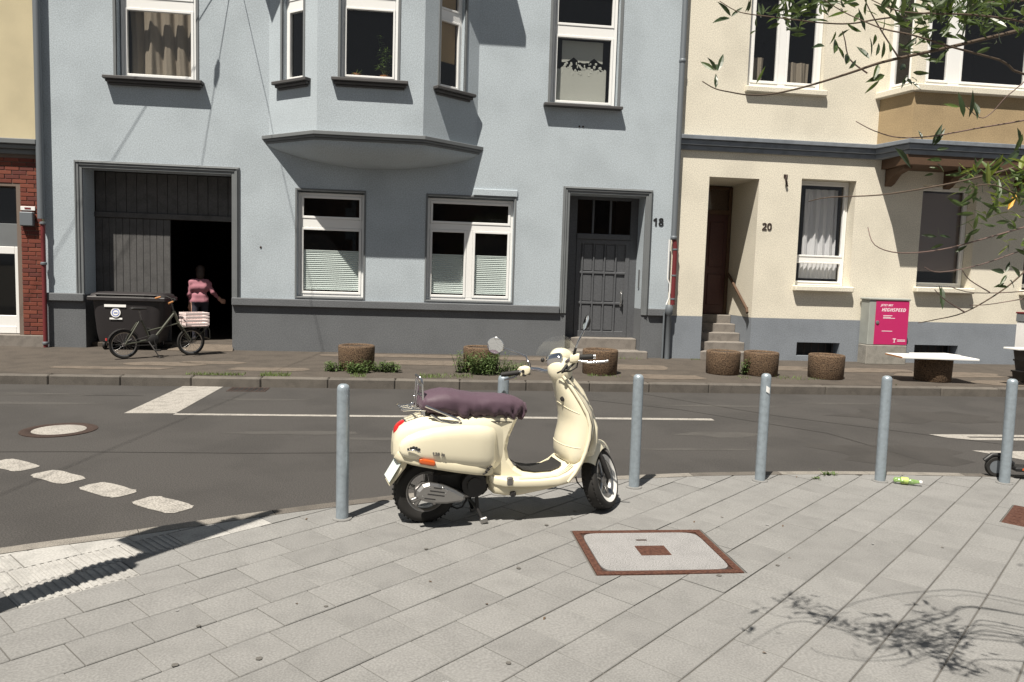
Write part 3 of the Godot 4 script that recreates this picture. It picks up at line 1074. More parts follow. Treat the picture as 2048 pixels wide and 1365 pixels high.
	for q in [[-0.49, -0.19], [-0.15, 0.16], [0.20, 0.59]]:
		obj("fanlight_pane", pane_box(Vector3(q[0], 2.042, -0.04), Vector3(q[1], 2.70, -0.04)), M.glass, d)
	var hd := MB.new()
	hd.cbox(Vector3(0.43, 0.62, -0.004), Vector3(0.47, 0.93, 0.008), 0.004)
	hd.tube([Vector3(0.45, 0.66, 0.0), Vector3(0.45, 0.68, 0.05), Vector3(0.45, 0.87, 0.05), Vector3(0.45, 0.89, 0.0)], 0.012)
	obj("handle", hd, M.steel, d)
	obj("bell_panel", box_of(Vector3(4.155, 1.50, -0.24), Vector3(4.172, 1.86, -0.16), 0.003), M.steel, h)
	room_box(h, 2.45, 4.6, 0.4, 3.75, -4.0, -0.5)
	var st := MB.new()
	st.cbox(Vector3(2.695, 0.0, -0.5), Vector3(4.165, 0.5, -0.2), 0.012)
	obj("threshold", st, M.step_stone, h)
	var st2 := MB.new()
	st2.cbox(Vector3(2.72, 0.0, -0.198), Vector3(4.30, 0.285, 0.16), 0.015)
	obj("door_step", st2, M.step_stone, h)
	# gateway
	var gf := MB.new()
	moulding(gf, -6.145, -3.347, 1.10, 3.449, 0.135, 0.0)
	obj("gate_surround", gf, M.trim_paint, h)
	var tn := MB.new()
	tn.quad(Vector3(-6.05, 0.15, -7.5), Vector3(-3.43, 0.15, -7.5), Vector3(-3.43, 3.4, -7.5), Vector3(-6.05, 3.4, -7.5))
	tn.quad(Vector3(-6.05, 0.15, -7.5), Vector3(-6.05, 3.4, -7.5), Vector3(-6.05, 3.4, -0.43), Vector3(-6.05, 0.15, -0.43))
	tn.quad(Vector3(-3.43, 0.15, -0.43), Vector3(-3.43, 3.4, -0.43), Vector3(-3.43, 3.4, -7.5), Vector3(-3.43, 0.15, -7.5))
	tn.quad(Vector3(-6.05, 3.4, -7.5), Vector3(-3.43, 3.4, -7.5), Vector3(-3.43, 3.4, -0.43), Vector3(-6.05, 3.4, -0.43))
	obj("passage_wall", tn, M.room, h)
	var fl := MB.new()
	fl.cbox(Vector3(-5.98, 0.02, -7.5), Vector3(-3.50, 0.235, -0.16), 0.012)
	obj("passage_floor", fl, M.old_asphalt, h)
	var rp := MB.new()
	rp.quad(Vector3(-4.55, 0.152, 0.24), Vector3(-3.42, 0.152, 0.24), Vector3(-3.50, 0.232, -0.17), Vector3(-4.55, 0.232, -0.17))
	rp.tri(Vector3(-3.42, 0.152, 0.24), Vector3(-3.5, 0.15, -0.17), Vector3(-3.5, 0.232, -0.17))
	obj("gate_ramp", rp, M.walk_patch, h)
	var gt := part("gate", h, Vector3(-4.74, 0.24, -0.43))
	tag(gt, "grey plank gate with one leaf open", "")
	obj("transom", box_of(Vector3(-1.26, 2.26, -0.08), Vector3(1.26, 2.36, 0.03), 0.01), M.gate_paint, gt)
	for k in 14:
		var a := -1.255 + k * 2.51 / 14
		obj("plank", box_of(Vector3(a + 0.003, 2.362, -0.06), Vector3(a + 2.51 / 14 - 0.003, 3.08, -0.02), 0.006), M.gate_paint, gt)
	for k in 11:
		var a := -1.255 + k * 1.305 / 11
		obj("plank", box_of(Vector3(a + 0.002, 0.012, -0.05), Vector3(a + 1.305 / 11 - 0.002, 2.255, 0.0), 0.005), M.gate_paint, gt)
	var op := MB.new()
	op.obox(Transform3D(Basis(Vector3.UP, -1.45), Vector3(1.13, 1.13, -0.62)), Vector3(1.2, 2.2, 0.05), 0.006)
	obj("open_leaf", op, M.gate_paint, gt)
	# small fittings
	var no := put("house_number", text_mesh("18", 0.15, 0.012, 1.0), M.black_plastic, h, Transform3D(Basis(), Vector3(4.435, 2.78, 0.006)))
	for q in [[2.82, 4.5], [2.89, 4.5], [-2.98, 2.04]]:
		var bolts := MB.new()
		bolts.lathe([Vector2(0.0, 0.012), Vector2(0.016, 0.01), Vector2(0.02, 0.0)], Transform3D(Basis(Vector3.RIGHT, PI / 2), Vector3(q[0], q[1], 0)), 8)
		obj("anchor_bolt", bolts, M.iron, h)

func lace_film(h: Node3D) -> void:
	# white lace curtain with scalloped bands behind the lower pane
	var mb := MB.new()
	var z := -0.3
	var r := RandomNumberGenerator.new()
	r.seed = 8
	var x0 := 2.40
	var x1 := 3.36
	for band in [[4.97, 5.56, 0.05, 3], [5.84, 6.14, 0.09, 5]]:
		var low := []
		var high := []
		for k in 49:
			var s := k / 48.0
			var x := lerpf(x0 + (0.0 if band[3] == 3 else 0.09), x1 - (0.0 if band[3] == 3 else 0.08), s)
			var w := 0.002 * sin(s * 9.0)
			if band[3] == 3:
				low.append(Vector3(x, band[0], z + w))
				high.append(Vector3(x, band[1] + 0.06 * absf(sin(s * 7.0 + 0.4)) + r.randf_range(0, 0.05), z + w))
			else:
				low.append(Vector3(x, band[0] - 0.10 * absf(sin(s * 6.3 + 1.3)), z + w))
				high.append(Vector3(x, band[1], z + w))
		mb.grid([low, high])
	for k in 60:
		var c := Vector3(r.randf_range(x0 + 0.03, x1 - 0.03), r.randf_range(5.5, 5.76), z)
		mb.ball(c, Vector3(r.randf_range(0.008, 0.03), r.randf_range(0.01, 0.035), 0.003), Basis(), 8, 6)
	obj("lace_curtain", mb, M.film_pane, h)

func cream_house() -> void:
	var h := thing("cream_house", "cream plastered house number 20 with blue grey plinth and tan bay", "house")
	var X0 := 4.703
	var X1 := 15.0
	var door := [5.41, 0.0, 6.42, 3.69, 1.3]
	var r1 := [7.29, 1.645, 8.43, 3.74, 0.42]
	var r2 := [9.86, 1.69, 11.04, 3.74, 0.42]
	var r3 := [12.2, 1.69, 13.4, 3.74, 0.42]
	var u := [6.06, 5.43, 7.60, 7.4, 0.3]
	var bay := [9.0, 4.5, 13.0, 8.4, 0.4]
	var wall := MB.new()
	holed(wall, X0, X1, 0.985, 11.5, 0.0, [door, r1, r2, r3, u, bay])
	wall.quad(Vector3(X0, 11.5, 0), Vector3(X1, 11.5, 0), Vector3(X1, 11.5, -9), Vector3(X0, 11.5, -9))
	obj("wall", wall, M.cream_plaster, h)
	var back := MB.new()
	back.quad(Vector3(X1, 0, -9), Vector3(X0, 0, -9), Vector3(X0, 11.5, -9), Vector3(X1, 11.5, -9))
	back.quad(Vector3(X0, 0, -9), Vector3(X0, 0, 0), Vector3(X0, 11.5, 0), Vector3(X0, 11.5, -9))
	back.quad(Vector3(X1, 0, 0), Vector3(X1, 0, -9), Vector3(X1, 11.5, -9), Vector3(X1, 11.5, 0))
	obj("rear_wall", back, M.cream_plaster, h)
	var b1 := [7.40, 0.25, 8.31, 0.52, 0.3]
	var b2 := [9.93, 0.25, 10.89, 0.52, 0.3]
	for q in [[X0, door[0], []], [door[2], X1, [b1, b2]]]:
		var pl := MB.new()
		holed(pl, q[0], q[1], 0.0, 0.988, 0.006, q[2])
		var e: float = q[1] if q[2].is_empty() else q[0]
		pl.quad(Vector3(e, 0.0, 0.006), Vector3(e, 0.0, -1.3), Vector3(e, 0.988, -1.3), Vector3(e, 0.988, 0.006))
		obj("plinth", pl, M.blue_plinth, h)
	for q in [b1, b2]:
		var w := MB.new()
		w.quad(Vector3(q[0], q[1], -0.29), Vector3(q[2], q[1], -0.29), Vector3(q[2], q[3], -0.29), Vector3(q[0], q[3], -0.29))
		obj("cellar_window", w, M.black_plastic, h)
		for k in 6:
			var bars := MB.new()
			var x := lerpf(q[0], q[2], (k + 0.5) / 6)
			bars.tube([Vector3(x, q[1], -0.12), Vector3(x, q[3], -0.12)], 0.008, 6)
			obj("cellar_bar", bars, M.iron, h)
	# windows
	var wn := window(h, 7.30, 1.66, 8.42, 3.735, -0.24, {"transom": [2.14, 2.23], "fw": 0.05, "sash": 0.035})
	obj("curtain", drape(7.62, 8.34, 2.25, 3.6, -0.46, 4.0, 0.035, 6), M.curtain_white, h)
	obj("curtain", drape(7.55, 8.36, 1.80, 2.13, -0.40, 9.0, 0.02, 7), M.curtain_white, h)
	window(h, 9.87, 1.705, 11.03, 3.735, -0.24, {"fw": 0.05, "sash": 0.035})
	obj("roller_shade", box_of(Vector3(9.93, 2.02, -0.36), Vector3(10.97, 3.62, -0.34)), M.shade_brown, h)
	window(h, 12.2, 1.74, 13.4, 3.66, -0.24, {"fw": 0.05, "sash": 0.035})
	window(h, 6.07, 5.44, 7.59, 7.4, -0.12, {"mullion": [6.72, 6.86], "fw": 0.09, "sash": 0.05})
	obj("curtain", drape(6.85, 7.5, 5.5, 6.05, -0.42, 3.0, 0.04, 9), M.curtain, h)
	obj("curtain", drape(6.2, 6.55, 5.5, 6.1, -0.42, 2.0, 0.04, 10), M.curtain, h)
	for q in [[7.24, 8.47, 1.655, 0.13], [9.81, 11.08, 1.70, 0.13], [12.15, 13.45, 1.70, 0.13]]:
		obj("sill", box_of(Vector3(q[0], q[2] - 0.115, -0.22), Vector3(q[1], q[2], q[3]), 0.02), M.cream_plaster, h)
	obj("sill", box_of(Vector3(6.02, 5.32, -0.1), Vector3(7.66, 5.425, 0.09), 0.012), M.cream_plaster, h)
	# bay
	var PL := Vector2(8.80, 0.0)
	var FL := Vector2(9.02, 0.74)
	var FR := Vector2(13.4, 0.74)
	var PR := Vector2(13.6, 0.0)
	for q in [[PL, FL], [FL, FR], [FR, PR]]:
		var t := bay_face(q[0], q[1])
		var l: float = q[0].distance_to(q[1])
		var lo := MB.new()
		holed(lo, 0, l, 4.25, 5.33, 0.0, [])
		obj("bay_parapet", lo.xf(t), M.tan_plaster, h)
		var hi := MB.new()
		var op := [0.12, 5.47, l - 0.12, 7.5, 0.15] if l < 1.0 else [0.18, 5.47, l - 0.18, 7.5, 0.15]
		holed(hi, 0, l, 5.33, 8.6, 0.0, [op])
		obj("bay_wall", hi.xf(t), M.cream_plaster, h)
		if l > 1.0:
			window(h, op[0], op[1], op[0] + 2.2, op[3], -0.08, {"mullion": [op[0] + 0.52, op[0] + 0.74], "fw": 0.07, "sash": 0.045}, t)
			window(h, op[0] + 2.2, op[1], op[2], op[3], -0.08, {"fw": 0.07, "sash": 0.045}, t)
		else:
			window(h, op[0], op[1], op[2], op[3], -0.08, {"fw": 0.06, "sash": 0.04}, t)
		obj("sill", box_of(Vector3(-0.03, 5.335, -0.1), Vector3(l + 0.03, 5.455, 0.1), 0.012).xf(t), M.cream_plaster, h)
	for q in [[0.14, 4.36, 4.44], [0.10, 4.26, 4.358], [0.06, 4.17, 4.258]]:
		var o: float = q[0]
		var mb := MB.new()
		var poly := PackedVector2Array([Vector2(X0 + 0.02, o), Vector2(8.80 - o * 0.8, o), Vector2(9.02 - o * 0.9, 0.74 + o), Vector2(13.4 + o, 0.74 + o), Vector2(13.6 + o, o), Vector2(X1, o), Vector2(X1, -0.02), Vector2(X0 + 0.02, -0.02)])
		mb.prism(poly, Transform3D(Basis(Vector3(1, 0, 0), Vector3(0, 0, 1), Vector3(0, -1, 0)), Vector3.ZERO), -q[2], -q[1], 0.008)
		obj("cornice", mb, M.blue_trim, h)
	obj("bay_soffit", box_of(Vector3(8.93, 3.99, -0.01), Vector3(13.5, 4.168, 0.78)), M.brown_wood, h)
	for x in [9.1, 10.35, 11.9]:
		var br := MB.new()
		br.prism(PackedVector2Array([Vector2(0, 3.988), Vector2(0.62, 3.988), Vector2(0.60, 3.93), Vector2(0.30, 3.86), Vector2(0.1, 3.70), Vector2(0, 3.66)]), Transform3D(Basis(Vector3(0, 0, 1), Vector3.UP, Vector3(-1, 0, 0)), Vector3(x, 0, 0.0)), -0.08, 0.08, 0.01)
		obj("bracket", br, M.brown_wood, h)
	room_box(h, 4.8, 8.6, 4.3, 7.9, -5.0, -0.31)
	room_box(h, 8.7, 14.5, 4.3, 8.5, -5.0, 0.0)
	room_box(h, 6.9, 14.5, 0.9, 4.05, -5.0, -0.42)
	# entrance with steps inside
	var en := MB.new()
	en.quad(Vector3(5.41, 0.15, -1.3), Vector3(6.42, 0.15, -1.3), Vector3(6.42, 3.69, -1.3), Vector3(5.41, 3.69, -1.3))
	obj("entrance_wall", en, M.brown_wood, h)
	for k in 5:
		var z1 := 0.02 - k * 0.25
		obj("stair_step", box_of(Vector3(5.412, 0.1, -1.3), Vector3(6.418, 0.30 + k * 0.17, z1), 0.012), M.step_stone, h)
	var d := part("entrance_door", h, Vector3(5.915, 0.985, -1.28))
	obj("frame", func_frame(-0.5, 0.5, 2.68), M.brown_wood, d)
	var leaf := MB.new()
	leaf.cbox(Vector3(-0.43, 0.0, -0.01), Vector3(0.43, 2.1, 0.03), 0.006)
	for q in [[0.2, 0.85], [1.0, 1.95]]:
		for s in [-0.36, 0.04]:
			leaf.cbox(Vector3(s, q[0], 0.028), Vector3(s + 0.32, q[1], 0.05), 0.012)
	obj("leaf", leaf, M.red_door, d)
	obj("transom", box_of(Vector3(-0.43, 2.1, -0.01), Vector3(0.43, 2.2, 0.05), 0.006), M.brown_wood, d)
	obj("fanlight_pane", pane_box(Vector3(-0.43, 2.2, 0.0), Vector3(0.43, 2.62, 0.02)), M.glass, d)
	obj("handle", box_of(Vector3(-0.38, 0.95, 0.03), Vector3(-0.34, 1.15, 0.07), 0.008), M.steel, d)
	var rl := MB.new()
	rl.tube([Vector3(6.34, 1.08, -0.02), Vector3(6.36, 1.15, -0.1), Vector3(6.36, 1.80, -1.05), Vector3(6.36, 1.86, -1.15)], 0.028, 8)
	for q in [[1.2, -0.17], [1.7, -0.9]]:
		rl.tube([Vector3(6.36, q[0], q[1]), Vector3(6.42, q[0] - 0.03, q[1])], 0.01, 6)
	obj("handrail", rl, M.brown_wood, h)
	put("house_number", text_mesh("20", 0.14, 0.012, 1.0), M.iron, h, Transform3D(Basis(), Vector3(6.63, 2.775, 0.006)))
	var hk := MB.new()
	hk.tube([Vector3(6.95, 3.78, 0.0), Vector3(6.95, 3.78, 0.05), Vector3(6.93, 3.70, 0.06), Vector3(6.95, 3.63, 0.05), Vector3(6.99, 3.57, 0.02)], 0.018, 6)
	hk.cbox(Vector3(6.91, 3.74, 0.0), Vector3(6.99, 3.80, 0.015), 0.003)
	obj("flag_hook", hk, M.iron, h)

func func_frame(x0: float, x1: float, y1: float) -> MB:
	var mb := MB.new()
	mb.cbox(Vector3(x0, 0, -0.02), Vector3(x0 + 0.07, y1, 0.05), 0.006)
	mb.cbox(Vector3(x1 - 0.07, 0, -0.02), Vector3(x1, y1, 0.05), 0.006)
	mb.cbox(Vector3(x0 + 0.07, y1 - 0.06, -0.02), Vector3(x1 - 0.07, y1, 0.05), 0.006)
	return mb

func brick_house() -> void:
	var h := thing("brick_house", "house with red brick ground floor and yellow upper wall left of the grey house", "house")
	var X1 := -6.70
	var up := MB.new()
	holed(up, -14.0, X1, 3.6, 10.5, 0.0, [[-8.9, 5.0, -7.43, 7.2, 0.3]])
	up.quad(Vector3(-14, 10.5, 0), Vector3(X1, 10.5, 0), Vector3(X1, 10.5, -9), Vector3(-14, 10.5, -9))
	obj("upper_wall", up, M.yellow_plaster, h)
	var bk := MB.new()
	bk.quad(Vector3(X1, 0, 0), Vector3(X1, 0, -9), Vector3(X1, 10.5, -9), Vector3(X1, 10.5, 0))
	bk.quad(Vector3(X1, 0, -9), Vector3(-14, 0, -9), Vector3(-14, 10.5, -9), Vector3(X1, 10.5, -9))
	obj("rear_wall", bk, M.yellow_plaster, h)
	window(h, -8.88, 5.0, -7.45, 7.2, -0.12, {"fw": 0.07})
	var core := MB.new()
	holed(core, -14.0, X1, 0.15, 3.55, -0.012, [[-8.4, 0.28, -7.12, 2.95, 0.3]])
	obj("brick_wall_joints", core, M.mortar, h)
	var mesh_ := box_of(Vector3(-0.115, 0, -0.04), Vector3(0.115, 0.062, 0.0), 0.004).mesh()
	var half := box_of(Vector3(-0.0525, 0, -0.04), Vector3(0.0525, 0.062, 0.0), 0.004).mesh()
	rng.seed = 31
	var row := 0
	var y := 0.36
	while y < 3.44:
		var x := X1 - 0.003
		if row % 2 == 1:
			put("brick", half, M["brick%d" % (rng.randi() % 4)], h, Transform3D(Basis(), Vector3(x - 0.0525, y, rng.randf_range(-0.003, 0.003))))
			x -= 0.115
		while x > -8.1:
			var inop := x - 0.2 < -7.12 and y < 2.95
			if not inop:
				put("brick", mesh_, M["brick%d" % (rng.randi() % 4)], h, Transform3D(Basis(), Vector3(x - 0.115, y, rng.randf_range(-0.003, 0.003))))
			elif x > -7.12 + 0.06 and x - 0.105 > -7.125:
				put("brick", half, M["brick%d" % (rng.randi() % 4)], h, Transform3D(Basis(), Vector3(x - 0.0525, y, rng.randf_range(-0.003, 0.003))))
				x += 0.125
			x -= 0.24
			if inop:
				break
		y += 0.0735
		row += 1
	obj("brick_base", box_of(Vector3(-14.0, 0.1, -0.3), Vector3(X1, 0.35, 0.03), 0.01), M.step_stone, h)
	for q in [[0.16, 3.66, 3.75], [0.11, 3.585, 3.658], [0.05, 3.5, 3.583]]:
		obj("cornice", box_of(Vector3(-14.0, q[1], -0.02), Vector3(X1, q[2], q[0]), 0.01), M.trim_paint, h)
	# shop door: grey panel above, white frame with glass below
	var d := part("shop_door", h, Vector3(-7.7, 0.36, -0.2))
	obj("fascia", box_of(Vector3(-0.6, 1.55, -0.03), Vector3(0.575, 1.95, 0.0), 0.005), M.trim_paint, d)
	var f := MB.new()
	ring_frame(f, -0.3, 0.0, 0.575, 1.545, -0.06, 0.02, 0.13)
	f.cbox(Vector3(-0.17, 0.13, -0.04), Vector3(0.445, 0.32, 0.01), 0.006)
	obj("frame", f, M.white_plastic, d)
	obj("pane", pane_box(Vector3(-0.17, 0.32, -0.02), Vector3(0.445, 1.42, -0.02)), M.glass, d)
	obj("upper_pane", pane_box(Vector3(-0.6, 1.95, -0.03), Vector3(0.575, 2.6, -0.03)), M.glass, d)
	room_box(h, -13.5, -6.85, 0.2, 3.4, -5.0, -0.31)
	room_box(h, -13.5, -6.85, 3.7, 8, -5.0, -0.31)
	var mbx := thing("letter_box", "small grey letter box with white sign on the red brick wall", "letter box", Vector3(-6.92, 2.27, 0.0))
	obj("body", box_of(Vector3(-0.11, 0.0, 0.004), Vector3(0.11, 0.24, 0.09), 0.012), M.pipe_zinc, mbx)
	obj("name_plate", box_of(Vector3(-0.12, 0.27, 0.004), Vector3(0.12, 0.34, 0.02), 0.004), M.white_plastic, mbx)
	obj("mark", box_of(Vector3(-0.05, 0.29, 0.021), Vector3(0.05, 0.32, 0.024)), M.pipe_red, mbx)

func drain_pipes() -> void:
	var a := thing("drain_pipe", "grey drain pipe with red lower section between houses 18 and 20", "drain pipe", Vector3(4.70, 0.15, 0.0))
	var p := MB.new()
	p.tube([Vector3(0.02, 2.36, 0.11), Vector3(0.02, 11.0, 0.11)], 0.055, 14)
	obj("upper_pipe", p, M.pipe_zinc, a)
	for y in [2.3, 5.6, 8.6]:
		var q := MB.new()
		q.lathe([Vector2(0.056, 0.0), Vector2(0.064, 0.01), Vector2(0.064, 0.06), Vector2(0.056, 0.07)], Transform3D(Basis(), Vector3(0.02, y, 0.11)), 14)
		obj("collar", q, M.pipe_zinc, a)
	var r := MB.new()
	r.tube([Vector3(0.06, 1.05, 0.11), Vector3(0.06, 2.12, 0.11), Vector3(0.045, 2.24, 0.11), Vector3(0.02, 2.34, 0.11)], 0.045, 12)
	obj("red_pipe", r, M.pipe_red, a)
	var w := MB.new()
	w.tube([Vector3(-0.06, 1.05, 0.1), Vector3(-0.005, 1.2, 0.1), Vector3(-0.01, 1.45, 0.1), Vector3(-0.06, 1.55, 0.1), Vector3(-0.06, 2.3, 0.1)], 0.014, 8)
	obj("side_pipe", w, M.white_plastic, a)
	var l := MB.new()
	l.lathe([Vector2(0.05, 0.0), Vector2(0.05, 0.85), Vector2(0.075, 0.88), Vector2(0.075, 1.0), Vector2(0.055, 1.05), Vector2(0.0, 1.05)], Transform3D(Basis(), Vector3(0.0, 0.0, 0.11)), 14)
	l.tube([Vector3(-0.09, 0.0, 0.09), Vector3(-0.09, 0.9, 0.09)], 0.02, 8)
	obj("lower_pipe", l, M.pipe_zinc, a)
	for y in [1.15, 1.6, 2.1]:
		var c := MB.new()
		c.lathe([Vector2(0.046, 0.0), Vector2(0.052, 0.003), Vector2(0.052, 0.027), Vector2(0.046, 0.03)], Transform3D(Basis(), Vector3(0.06, y, 0.11)), 12)
		obj("clamp", c, M.pipe_zinc, a)
	var b := thing("drain_pipe", "grey drain pipe with red lower section beside the brick wall", "drain pipe", Vector3(-6.66, 0.15, 0.0))
	var p2 := MB.new()
	p2.tube([Vector3(0.0, 2.25, 0.1), Vector3(0.0, 10.5, 0.1)], 0.062, 14)
	obj("upper_pipe", p2, M.pipe_zinc, b)
	for y in [2.15, 1.45, 0.05]:
		var c2 := MB.new()
		c2.lathe([Vector2(0.037, 0.0), Vector2(0.052, 0.008), Vector2(0.052, 0.04), Vector2(0.037, 0.05)], Transform3D(Basis(), Vector3(0.02, y, 0.1)), 12)
		obj("collar", c2, M.pipe_zinc, b)
	var r2 := MB.new()
	r2.tube([Vector3(0.02, 0.0, 0.1), Vector3(0.02, 2.2, 0.1)], 0.036, 12)
	obj("red_pipe", r2, M.pipe_red, b)

func opposite_house() -> void:
	# across the street behind the camera; the panes mirror it
	var h := thing("opposite_house", "tall brown house across the street, mirrored in the window panes", "house", Vector3(0, 0, 33.0))
	var holes := []
	for i in 9:
		for j in 3:
			var x := -15.5 + i * 3.6
			holes.append([x, 1.4 + j * 3.5, x + 1.25, 3.5 + j * 3.5, 0.25])
	var w := MB.new()
	holed(w, -18.0, 18.0, -0.3, 12.0, 0.0, holes)
	obj("wall", w.xf(Transform3D(Basis(Vector3.UP, PI), Vector3.ZERO)), M.opposite_wall, h)
	var b := MB.new()
	b.box(Vector3(-18.0, -0.3, 0.3), Vector3(18.0, 12.0, 9.0))
	obj("body", b, M.room, h)
	for q in holes:
		obj("pane", pane_box(Vector3(-q[2], q[1], 0.2), Vector3(-q[0], q[3], 0.2)), M.glass, h)
	obj("roof", box_of(Vector3(-18.3, 12.001, -0.3), Vector3(18.3, 12.3, 9.3), 0.02), M.trim_paint, h)

func bollards() -> void:
	var mb := MB.new()
	mb.lathe([Vector2(0.042, -0.1), Vector2(0.042, 0.875), Vector2(0.0405, 0.893), Vector2(0.034, 0.908), Vector2(0.02, 0.916), Vector2(0.0, 0.918)], Transform3D(), 24)
	var post := mb.mesh()
	var cb := MB.new()
	cb.lathe([Vector2(0.066, 0.0), Vector2(0.064, 0.006), Vector2(0.043, 0.009)], Transform3D(), 20)
	var foot := cb.mesh()
	var sp := [[-0.523, 9.082, "galvanised steel bollard behind the scooter's rear wheel, leftmost of the row"], [0.60, 8.52, "galvanised steel bollard hidden behind the scooter's seat"], [1.706, 8.354, "galvanised steel bollard just behind the scooter's front wheel"], [2.857, 8.17, "galvanised steel bollard with a small white sticker near its top"], [3.933, 8.191, "galvanised steel bollard with a green bottle lying beside it"], [5.049, 8.26, "galvanised steel bollard at the edge with a black kick scooter behind"]]
	rng.seed = 3
	for q in sp:
		var t := thing("bollard", q[2], "bollard", Vector3(q[0], 0.001, q[1]), rng.randf() * TAU, "bollards along the kerb")
		put("post", post, M.galvanised, t, Transform3D(Basis.from_euler(Vector3(rng.randf_range(-0.008, 0.008), 0, rng.randf_range(-0.008, 0.008))), Vector3.ZERO))
		put("collar", foot, M.slab4, t)
		if q[0] > 2.8 and q[0] < 2.9:
			var s := MB.new()
			var rows := [[], []]
			for k in 6:
				var a := -t.rotation.y + 1.2 - k * 0.16
				for j in 2:
					rows[j].append(Vector3(cos(a) * 0.0435, 0.77 + j * 0.05 - k * 0.004, sin(a) * 0.0435))
			s.grid(rows)
			obj("sticker", s, M.white_plastic, t)

func covers() -> void:
	var c := thing("square_manhole", "square rust framed manhole cover with pale concrete filling in front of the scooter", "manhole cover", Vector3(1.434, 0.0, 9.73))
	var f := MB.new()
	ring_frame_flat(f, -0.435, -0.36, 0.435, 0.36, 0.044, -0.04, 0.003)
	obj("frame", f, M.rusty_iron, c)
	var p := PackedVector2Array()
	for k in 32:
		var t := TAU * (k + 0.5) / 32
		var cx := cos(t)
		var sy := sin(t)
		p.append(Vector2(0.386 * signf(cx) * pow(absf(cx), 0.22), 0.312 * signf(sy) * pow(absf(sy), 0.22)))
	var lay := Transform3D(Basis(Vector3(1, 0, 0), Vector3(0, 0, 1), Vector3(0, -1, 0)), Vector3.ZERO)
	var l := MB.new()
	l.prism(p, lay, -0.0015, 0.03)
	obj("lid", l, M.cover_concrete, c)
	var un := MB.new()
	un.box(Vector3(-0.39, -0.04, -0.315), Vector3(0.39, -0.006, 0.315))
	obj("bed", un, M.iron, c)
	var b := MB.new()
	b.cbox(Vector3(-0.095, -0.01, -0.07), Vector3(0.095, 0.005, 0.085), 0.002)
	obj("badge", b, M.rusty_iron, c)
	var s := MB.new()
	s.cbox(Vector3(-0.055, -0.01, -0.185), Vector3(0.015, 0.0035, -0.165), 0.001)
	obj("key_slot", s, M.iron, c)
	# partly seen cover at the edge
	var e := thing("iron_cover", "rusty iron cover at the pavement's edge of the picture", "manhole cover", Vector3(4.66, 0.0, 9.36), deg_to_rad(41.8))
	var m := MB.new()
	m.cbox(Vector3(-0.295, -0.04, -0.39), Vector3(0.295, 0.002, 0.39), 0.003)
	obj("plate", m, M.rusty_iron, e)
	var rb := MB.new()
	for i in 6:
		for k in 8:
			rb.cbox(Vector3(-0.25 + i * 0.09, 0.002, -0.35 + k * 0.09), Vector3(-0.20 + i * 0.09, 0.006, -0.30 + k * 0.09), 0.002)
	obj("tread", rb, M.rusty_iron, e)
	# round cover in the road
	var r := thing("round_manhole", "round manhole cover with pale concrete centre in the street", "manhole cover", Vector3(-3.69, road_y(6.08) + 0.002, 6.08))
	var o := MB.new()
	o.lathe([Vector2(0.35, -0.02), Vector2(0.35, 0.004), Vector2(0.335, 0.006), Vector2(0.255, 0.006), Vector2(0.25, 0.0)], Transform3D(), 40)
	obj("rim", o, M.iron, r)
	var i2 := MB.new()
	i2.lathe([Vector2(0.246, -0.02), Vector2(0.246, 0.003), Vector2(0.242, 0.005), Vector2(0.0, 0.005)], Transform3D(), 40)
	obj("lid", i2, M.road_paint, r)
	var g := thing("gutter_grate", "black iron gutter grate at the foot of the far kerb", "drain grate", Vector3(-2.42, road_y(3.42) + 0.002, 3.42))
	var gf := MB.new()
	ring_frame_flat(gf, -0.26, -0.17, 0.26, 0.17, 0.03, -0.05, 0.004)
	obj("frame", gf, M.iron, g)
	obj("pit", box_of(Vector3(-0.24, -0.1, -0.15), Vector3(0.24, 0.001, 0.15)), M.black_plastic, g)
	for k in 7:
		var x := -0.2 + k * 0.0667
		obj("slat", box_of(Vector3(x - 0.012, -0.02, -0.14), Vector3(x + 0.012, 0.004, 0.14), 0.003), M.iron, g)

func ring_frame_flat(mb: MB, x0: float, z0: float, x1: float, z1: float, w: float, y0: float, y1: float) -> void:
	mb.cbox(Vector3(x0, y0, z0), Vector3(x0 + w, y1, z1), 0.002)
	mb.cbox(Vector3(x1 - w, y0, z0), Vector3(x1, y1, z1), 0.002)
	mb.cbox(Vector3(x0 + w, y0, z0), Vector3(x1 - w, y1, z0 + w), 0.002)
	mb.cbox(Vector3(x0 + w, y0, z1 - w), Vector3(x1 - w, y1, z1), 0.002)

func leaf_shape(mb: MB, at: Vector3, dir: Vector3, up: Vector3, l: float, w: float, bend := 0.15) -> void:
	# pointed leaf folded along its midrib
	var d := dir.normalized()
	var s := d.cross(up).normalized()
	var u := s.cross(d).normalized()
	var prev := []
	for k in 5:
		var t := k / 4.0
		var wd := w * sin(PI * pow(t, 0.8)) * 0.5
		var c := at + d * l * t - u * bend * l * t * t
		prev.append([c - s * wd + u * wd * 0.35, c, c + s * wd + u * wd * 0.35])
	for k in 4:
		for j in 2:
			if k == 0:
				mb.tri(prev[0][1], prev[1][j], prev[1][j + 1])
				continue
			if k == 3:
				mb.tri(prev[3][j], prev[3][j + 1], prev[4][1])
				continue
			mb.quad(prev[k][j], prev[k][j + 1], prev[k + 1][j + 1], prev[k + 1][j])

